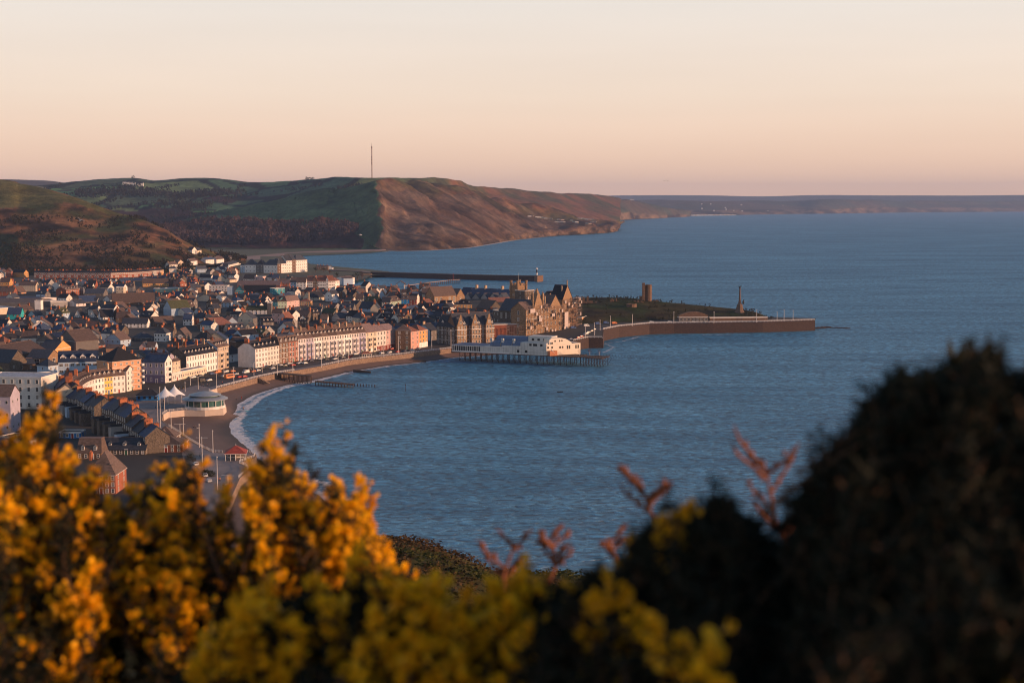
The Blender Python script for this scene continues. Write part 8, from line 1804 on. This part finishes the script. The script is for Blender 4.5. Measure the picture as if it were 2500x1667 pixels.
for i in range(8):
    p = PZ(866 + i * 7, 943 + i * .3, 0); o = obj('groyne_post', None); col.objects.unlink(o); bpy.data.objects.remove(o)
    m = MB(); m.cyl((0, 0, -1), (0, 0, 1.9), .3, .25, 6); o = m.build('groyne_post', wood); o.location = p; tag(o, f'{ORDN[i]} weathered post standing in the water beyond the timber jetty, counted from it', 'post', 'groyne posts')
for i, (x0, y0, x1, y1) in enumerate(((862, 905, 905, 911), (1000, 881, 1040, 884))):
    a, b_ = PZ(x0, y0, 1), PZ(x1, y1, 0); m = MB(); d = b_ - a; m.hexa([(0, 0, -1), (d.x, d.y, -1), (d.x, d.y + 1.5, -1), (0, 1.5, -1), (0, 0, .8), (d.x, d.y, .3), (d.x, d.y + 1.5, .3), (0, 1.5, .8)]); o = m.build('groyne', wood); o.location = a; tag(o, ['low dark groyne on the beach below the middle of the terrace', 'low dark groyne on the beach close to the pier'][i], 'groyne')
# beach steps
p = PG(634, 921); m = MB()
for i in range(8): m.box(i * .9, i * .9 + .9, -1.2, .8, -3.4, -.42 * i)
o = m.build('beach_steps', stone_pale); o.location = (p.x, p.y - 1.2, 5.8); o.rotation_euler = (0, 0, R(-18)); tag(o, 'stone steps from the railing down to the shingle beach', 'steps')
# ---------------------------------------------------------------- people
skin = mat('skin', (.42, .24, .17), .6, .05, 5); PM = {}
JC = dict(black=(.02, .02, .025), navy=(.025, .04, .09), red=(.4, .04, .03), grey=(.14, .14, .15), white=(.65, .63, .6), orange=(.6, .2, .05))
def skinbody(name, jts, edges, mt, root=0):
    me = bpy.data.meshes.new(name); me.from_pydata([j[:3] for j in jts], edges, []); me.materials.append(mt); o = bpy.data.objects.new(name, me); col.objects.link(o)
    md = o.modifiers.new('skin', 'SKIN'); 
    for i, j in enumerate(jts): me.skin_vertices[0].data[i].radius = (j[3], j[3] * (j[4] if len(j) > 4 else .8))
    me.skin_vertices[0].data[root].use_root = True
    dg = bpy.context.evaluated_depsgraph_get(); em = bpy.data.meshes.new_from_object(o.evaluated_get(dg)); bpy.data.objects.remove(o); return em
def mkskin(name, jts, edges, mt):
    me = bpy.data.meshes.new(name); me.from_pydata([j[:3] for j in jts], edges, []); me.materials.append(mt); o = bpy.data.objects.new(name, me); col.objects.link(o)
    bpy.context.view_layer.objects.active = o; o.modifiers.new('skin', 'SKIN')
    if not me.skin_vertices: me.skin_vertices.new()
    for i, j in enumerate(jts): me.skin_vertices[0].data[i].radius = (j[3], j[3] * .8)
    me.skin_vertices[0].data[0].use_root = True
    o.modifiers.new('sub', 'SUBSURF').levels = 1
    bpy.context.view_layer.update(); dg = bpy.context.evaluated_depsgraph_get(); em = bpy.data.meshes.new_from_object(o.evaluated_get(dg)); em.name = name; bpy.data.objects.remove(o)
    em.materials.clear(); em.materials.append(mt); em.polygons.foreach_set('use_smooth', [True] * len(em.polygons)); return em
def figure(pose):
    if pose == 'stand':
        hip, kn, fo_ = [(-.1, 0, .92), (.1, 0, .92)], [(-.11, .02, .5), (.12, -.1, .5)], [(-.12, .12, .06), (.13, -.2, .06)]; base = .95
    elif pose == 'walk':
        hip, kn, fo_ = [(-.1, 0, .9), (.1, 0, .9)], [(-.1, -.22, .52), (.1, .12, .5)], [(-.1, -.34, .06), (.1, .42, .1)]; base = .93
    else:
        hip, kn, fo_ = [(-.1, 0, .14), (.1, 0, .14)], [(-.14, -.38, .42), (.14, -.4, .4)], [(-.14, -.66, .05), (.14, -.7, .05)]; base = .16
    c = base; sh = c + .5
    J = [(0, 0, c, .14), (0, 0, c + .28, .13), (0, 0, sh, .13), (0, 0, sh + .13, .055), (0, -.01, sh + .24, .095), (0, -.01, sh + .33, .08)]
    E_ = [(0, 1), (1, 2), (2, 3), (3, 4), (4, 5)]
    for s in (-1, 1):
        b2 = len(J); J += [(s * .18, 0, sh - .02, .06), (s * .25, .05, sh - .28, .045), (s * .22, -.12, sh - .5, .035), (s * .22, -.17, sh - .58, .035)]; E_ += [(2, b2), (b2, b2 + 1), (b2 + 1, b2 + 2), (b2 + 2, b2 + 3)]
    for k in range(2):
        b2 = len(J); J += [(*hip[k], .09), (*kn[k], .06), (*fo_[k], .045), (fo_[k][0], fo_[k][1] - .14, .04, .04)]; J[-1] = (fo_[k][0], fo_[k][1] - .14, .04, .035); E_ += [(0, b2), (b2, b2 + 1), (b2 + 1, b2 + 2), (b2 + 2, b2 + 3)]
    body = mkskin('body', J, E_, skin)
    jk = [(*J[0][:3], .17), (*J[1][:3], .165), (*J[2][:3], .16), (-.18, 0, sh - .02, .085), (-.25, .05, sh - .28, .065), (-.225, -.08, sh - .45, .055), (.18, 0, sh - .02, .085), (.25, .05, sh - .28, .065), (.225, -.08, sh - .45, .055)]
    jE = [(0, 1), (1, 2), (2, 3), (3, 4), (4, 5), (2, 6), (6, 7), (7, 8)]
    tr = [(0, 0, c - .02, .155)] + [(*hip[0], .115), (*kn[0], .08), (fo_[0][0], fo_[0][1], fo_[0][2] + .06, .065), (*hip[1], .115), (*kn[1], .08), (fo_[1][0], fo_[1][1], fo_[1][2] + .06, .065)]
    tE = [(0, 1), (1, 2), (2, 3), (0, 4), (4, 5), (5, 6)]
    hr = MB(); hr.blob((0, .02, sh + .34), .105, .12, .1, n=10, k=6)
    return body, (jk, jE), (tr, tE), hr
FG = {k: figure(k) for k in ('stand', 'walk', 'sit')}; GC = {}
hairm = mat('hair_dark', (.03, .018, .012), .8)
def person(px, py, pose, jc, tcol, label, z=None, rz=None, group='people on the promenade and beach'):
    p = PG(px, py) if z is None else PZ(px, py, z); r = empty('person', p, random.uniform(0, 6.28) if rz is None else rz); tag(r, label, 'person', group)
    body, jk, tr, hr = FG[pose]; obj('body', body, r)
    for nm, g, cc in (('jacket', jk, jc), ('trousers', tr, tcol)):
        key = (pose, nm, cc)
        if key not in GC: GC[key] = mkskin(nm, g[0], g[1], mat('cloth_' + cc, JC[cc], .85, .1, 4))
        obj(nm, GC[key], r)
    if (pose, 'h') not in GC: GC[(pose, 'h')] = hr.mesh('hair', hairm)
    obj('hair', GC[(pose, 'h')], r); s = 1.1; r.scale = (s, s, s)
PP = [(380, 998, 'stand', 'black', 'navy', 'dark-clothed person at the left of the group on the bandstand plaza'), (384.5, 999, 'stand', 'navy', 'black', 'person in navy second from left in the plaza group'), (389, 998, 'stand', 'black', 'black', 'person in black third from left in the plaza group'), (396.5, 998, 'walk', 'grey', 'navy', 'person in grey walking right of the plaza group'), (399, 984, 'stand', 'black', 'grey', 'person standing under the tent canopy'),
      (493, 944, 'walk', 'black', 'navy', 'walker in black left of a pair behind the bandstand'), (497, 945, 'walk', 'grey', 'black', 'walker in grey right of a pair behind the bandstand'), (506, 944, 'stand', 'navy', 'black', 'person at the start of the white railing, left of two'), (511, 943, 'stand', 'black', 'grey', 'person at the start of the white railing, right of two'), (537, 941, 'sit', 'black', 'navy', 'person sitting on the wall by the railing start'), (543, 938, 'stand', 'red', 'black', 'person in red leaning at the railing'),
      (545, 1191, 'walk', 'black', 'navy', 'walker in black in the middle of the near promenade'), (552, 1190, 'walk', 'white', 'grey', 'walker in white beside the short crossbar mast'), (566, 1184, 'walk', 'navy', 'black', 'walker in navy closest to the curved railing'), (537, 1176, 'walk', 'orange', 'black', 'person in orange right of the mid-promenade pole'), (532, 1175, 'walk', 'red', 'navy', 'person in red left of the mid-promenade pole'), (488, 1117, 'walk', 'navy', 'black', 'cyclist-like walker left of the tallest crossbar mast'), (493, 1113, 'stand', 'red', 'black', 'person in red beside the tallest crossbar mast'), (502, 1094, 'stand', 'black', 'navy', 'person standing at the beach railing'),
      (806, 888, 'walk', 'black', 'black', 'walker in black on the promenade below the lilac terraced houses'), (833, 882, 'walk', 'navy', 'black', 'left of three walkers below the white terraced houses'), (837, 881, 'walk', 'grey', 'navy', 'middle of three walkers below the white terraced houses'), (841, 881, 'walk', 'black', 'grey', 'right of three walkers below the white terraced houses'), (852, 879, 'stand', 'red', 'black', 'person in red near the small seafront shelter')]
for a in PP: person(*a)
for a in [(590, 974, 'stand', 'red', 'red', 'person in red standing alone on the beach'), (577, 976, 'sit', 'black', 'navy', 'person sitting on the shingle left of the red figure'), (449.5, 1012, 'sit', 'black', 'black', 'left of a couple sitting on the beach under the bandstand wall'), (453.5, 1012, 'sit', 'navy', 'black', 'right of a couple sitting on the beach under the bandstand wall'), (473, 1044, 'sit', 'black', 'navy', 'left of two people sitting mid-beach'), (478, 1044, 'sit', 'grey', 'black', 'right of two people sitting mid-beach'), (594, 1001, 'stand', 'orange', 'black', 'person holding the turquoise board at the water')]: person(*a, z=1.4)
p = PZ(601, 1004, .8); m = MB(); m.blob((0, 0, 0), 2.2, .5, .16, n=14, k=8); o = m.build('surfboard', mat('turquoise_foam', (.02, .42, .42), .4)); o.location = p + Vector((0, 0, .3)); o.rotation_euler = (0, .1, R(-30)); tag(o, 'turquoise board lying at the edge of the surf', 'surfboard')
def dog(px, py, label, z=1.4):
    r = empty('dog', PZ(px, py, z), R(20)); tag(r, label, 'dog'); wh = mat('white_fur', (.7, .66, .6), .9, .15, 6)
    r_ = mkskin('body', [(0, 0, .42, .13), (.25, 0, .45, .15), (.42, 0, .6, .08), (.55, 0, .68, .08), (.68, 0, .64, .05), (-.25, 0, .44, .12), (-.45, 0, .55, .03), (.28, .09, .25, .05), (.28, .09, .04, .035), (.28, -.09, .25, .05), (.28, -.09, .04, .035), (-.25, .09, .25, .06), (-.3, .09, .04, .035), (-.25, -.09, .25, .06), (-.3, -.09, .04, .035)], [(0, 1), (1, 2), (2, 3), (3, 4), (0, 5), (5, 6), (1, 7), (7, 8), (1, 9), (9, 10), (5, 11), (11, 12), (5, 13), (13, 14)], wh)
    obj('body', r_, r); m = MB()
    for s in (-1, 1): m.face([(.52, s * .05, .74), (.56, s * .07, .74), (.52, s * .09, .84)])
    m.build('ears', wh, r)
dog(461, 1013, 'white dog on the beach right of the couple under the bandstand wall'); dog(482, 1047, 'white dog beside the two people sitting mid-beach')
# small boat and buoy in the bay
p = PZ(1367, 957, 0); r = empty('rowing_boat', p); tag(r, 'tiny dark boat with two figures out in the bay', 'boat'); m = MB(); m.hexa([(-1.6, -.3, -.2), (1.6, -.3, -.2), (1.6, .3, -.2), (-1.6, .3, -.2), (-2.2, -.6, .5), (2.2, -.6, .5), (2.2, .6, .5), (-2.2, .6, .5)]); m.build('hull', iron, r)
p = PZ(990, 955, 0); r = empty('marker_post', p); tag(r, 'slim dark marker post standing in the water below the terrace', 'marker'); m = MB(); m.cyl((0, 0, -1), (0, 0, 4.4), .12, n=5); m.build('pole', wood, r); m = MB(); m.blob((0, 0, 4.2), .3, .3, .5); m.build('topmark', wood, r)
# flower planters near the crossing, thorny shrub by the cars
for i, (x, y) in enumerate(((437, 950), (447, 949), (438, 958))):
    r = empty('planter', PG(x, y)); tag(r, ['round planter left behind the bandstand', 'round planter right behind the bandstand', 'round planter closest to the bandstand roof'][i], 'planter'); m = MB(); m.lathe([(.6, 0), (.8, .7), (0, .7)], 10); m.build('pot', stone_pale, r); m = MB(); leafclump(m, (0, 0, 1), .9, 60, .3); m.build('foliage', leafd, r)
r = empty('bush', PG(506, 1160)); tag(r, 'dark dome-shaped shrub beside the near parked cars', 'bush'); m = MB(); [leafclump(m, (dx, dy, 1.0), 1.6, 160, .35) for dx, dy in ((0, 0), (1.6, -1), (-1.2, 1), (2.6, -2.2))]; m.build('foliage', leafd, r); m = MB(); m.cyl((0, 0, -.2), (0, 0, 1), .15, n=5); m.build('stem', bark, r)
# three pale round trees-like lamps at the pier root
for i, x in enumerate((1415, 1440, 1463)):
    p = PZ(x, 869, 6.5); r = empty('ornamental_tree', p); tag(r, ['left', 'middle', 'right'][i] + ' of three pale bare ornamental trees on the pier deck', 'ornament', 'pale ornamental trees on the pier'); m = MB(); m.cyl((0, 0, 0), (0, 0, 3), .14, n=5); m.build('trunk', polem, r); m = MB(); leafclump(m, (0, 0, 3.7), 1.6, 70, .3); m.build('crown', twigm, r)
# ---------------------------------------------------------------- haze
m = MB(); m.box(-9000, 9500, -60, 28500, -6, 520)
hm = bpy.data.materials.new('haze_air'); hm.use_nodes = True; nt = hm.node_tree; nt.nodes.clear()
pv = N(nt, 'ShaderNodeVolumePrincipled'); pv.inputs['Color'].default_value = (0.42, 0.60, 1.0, 1); pv.inputs['Density'].default_value = 3.1e-5; pv.inputs['Anisotropy'].default_value = 0.0
mo = N(nt, 'ShaderNodeOutputMaterial'); L(nt, pv.outputs[0], mo.inputs['Volume'])
tag(m.build('haze', hm), kind='stuff', label='thin evening haze over the bay and the far hills')
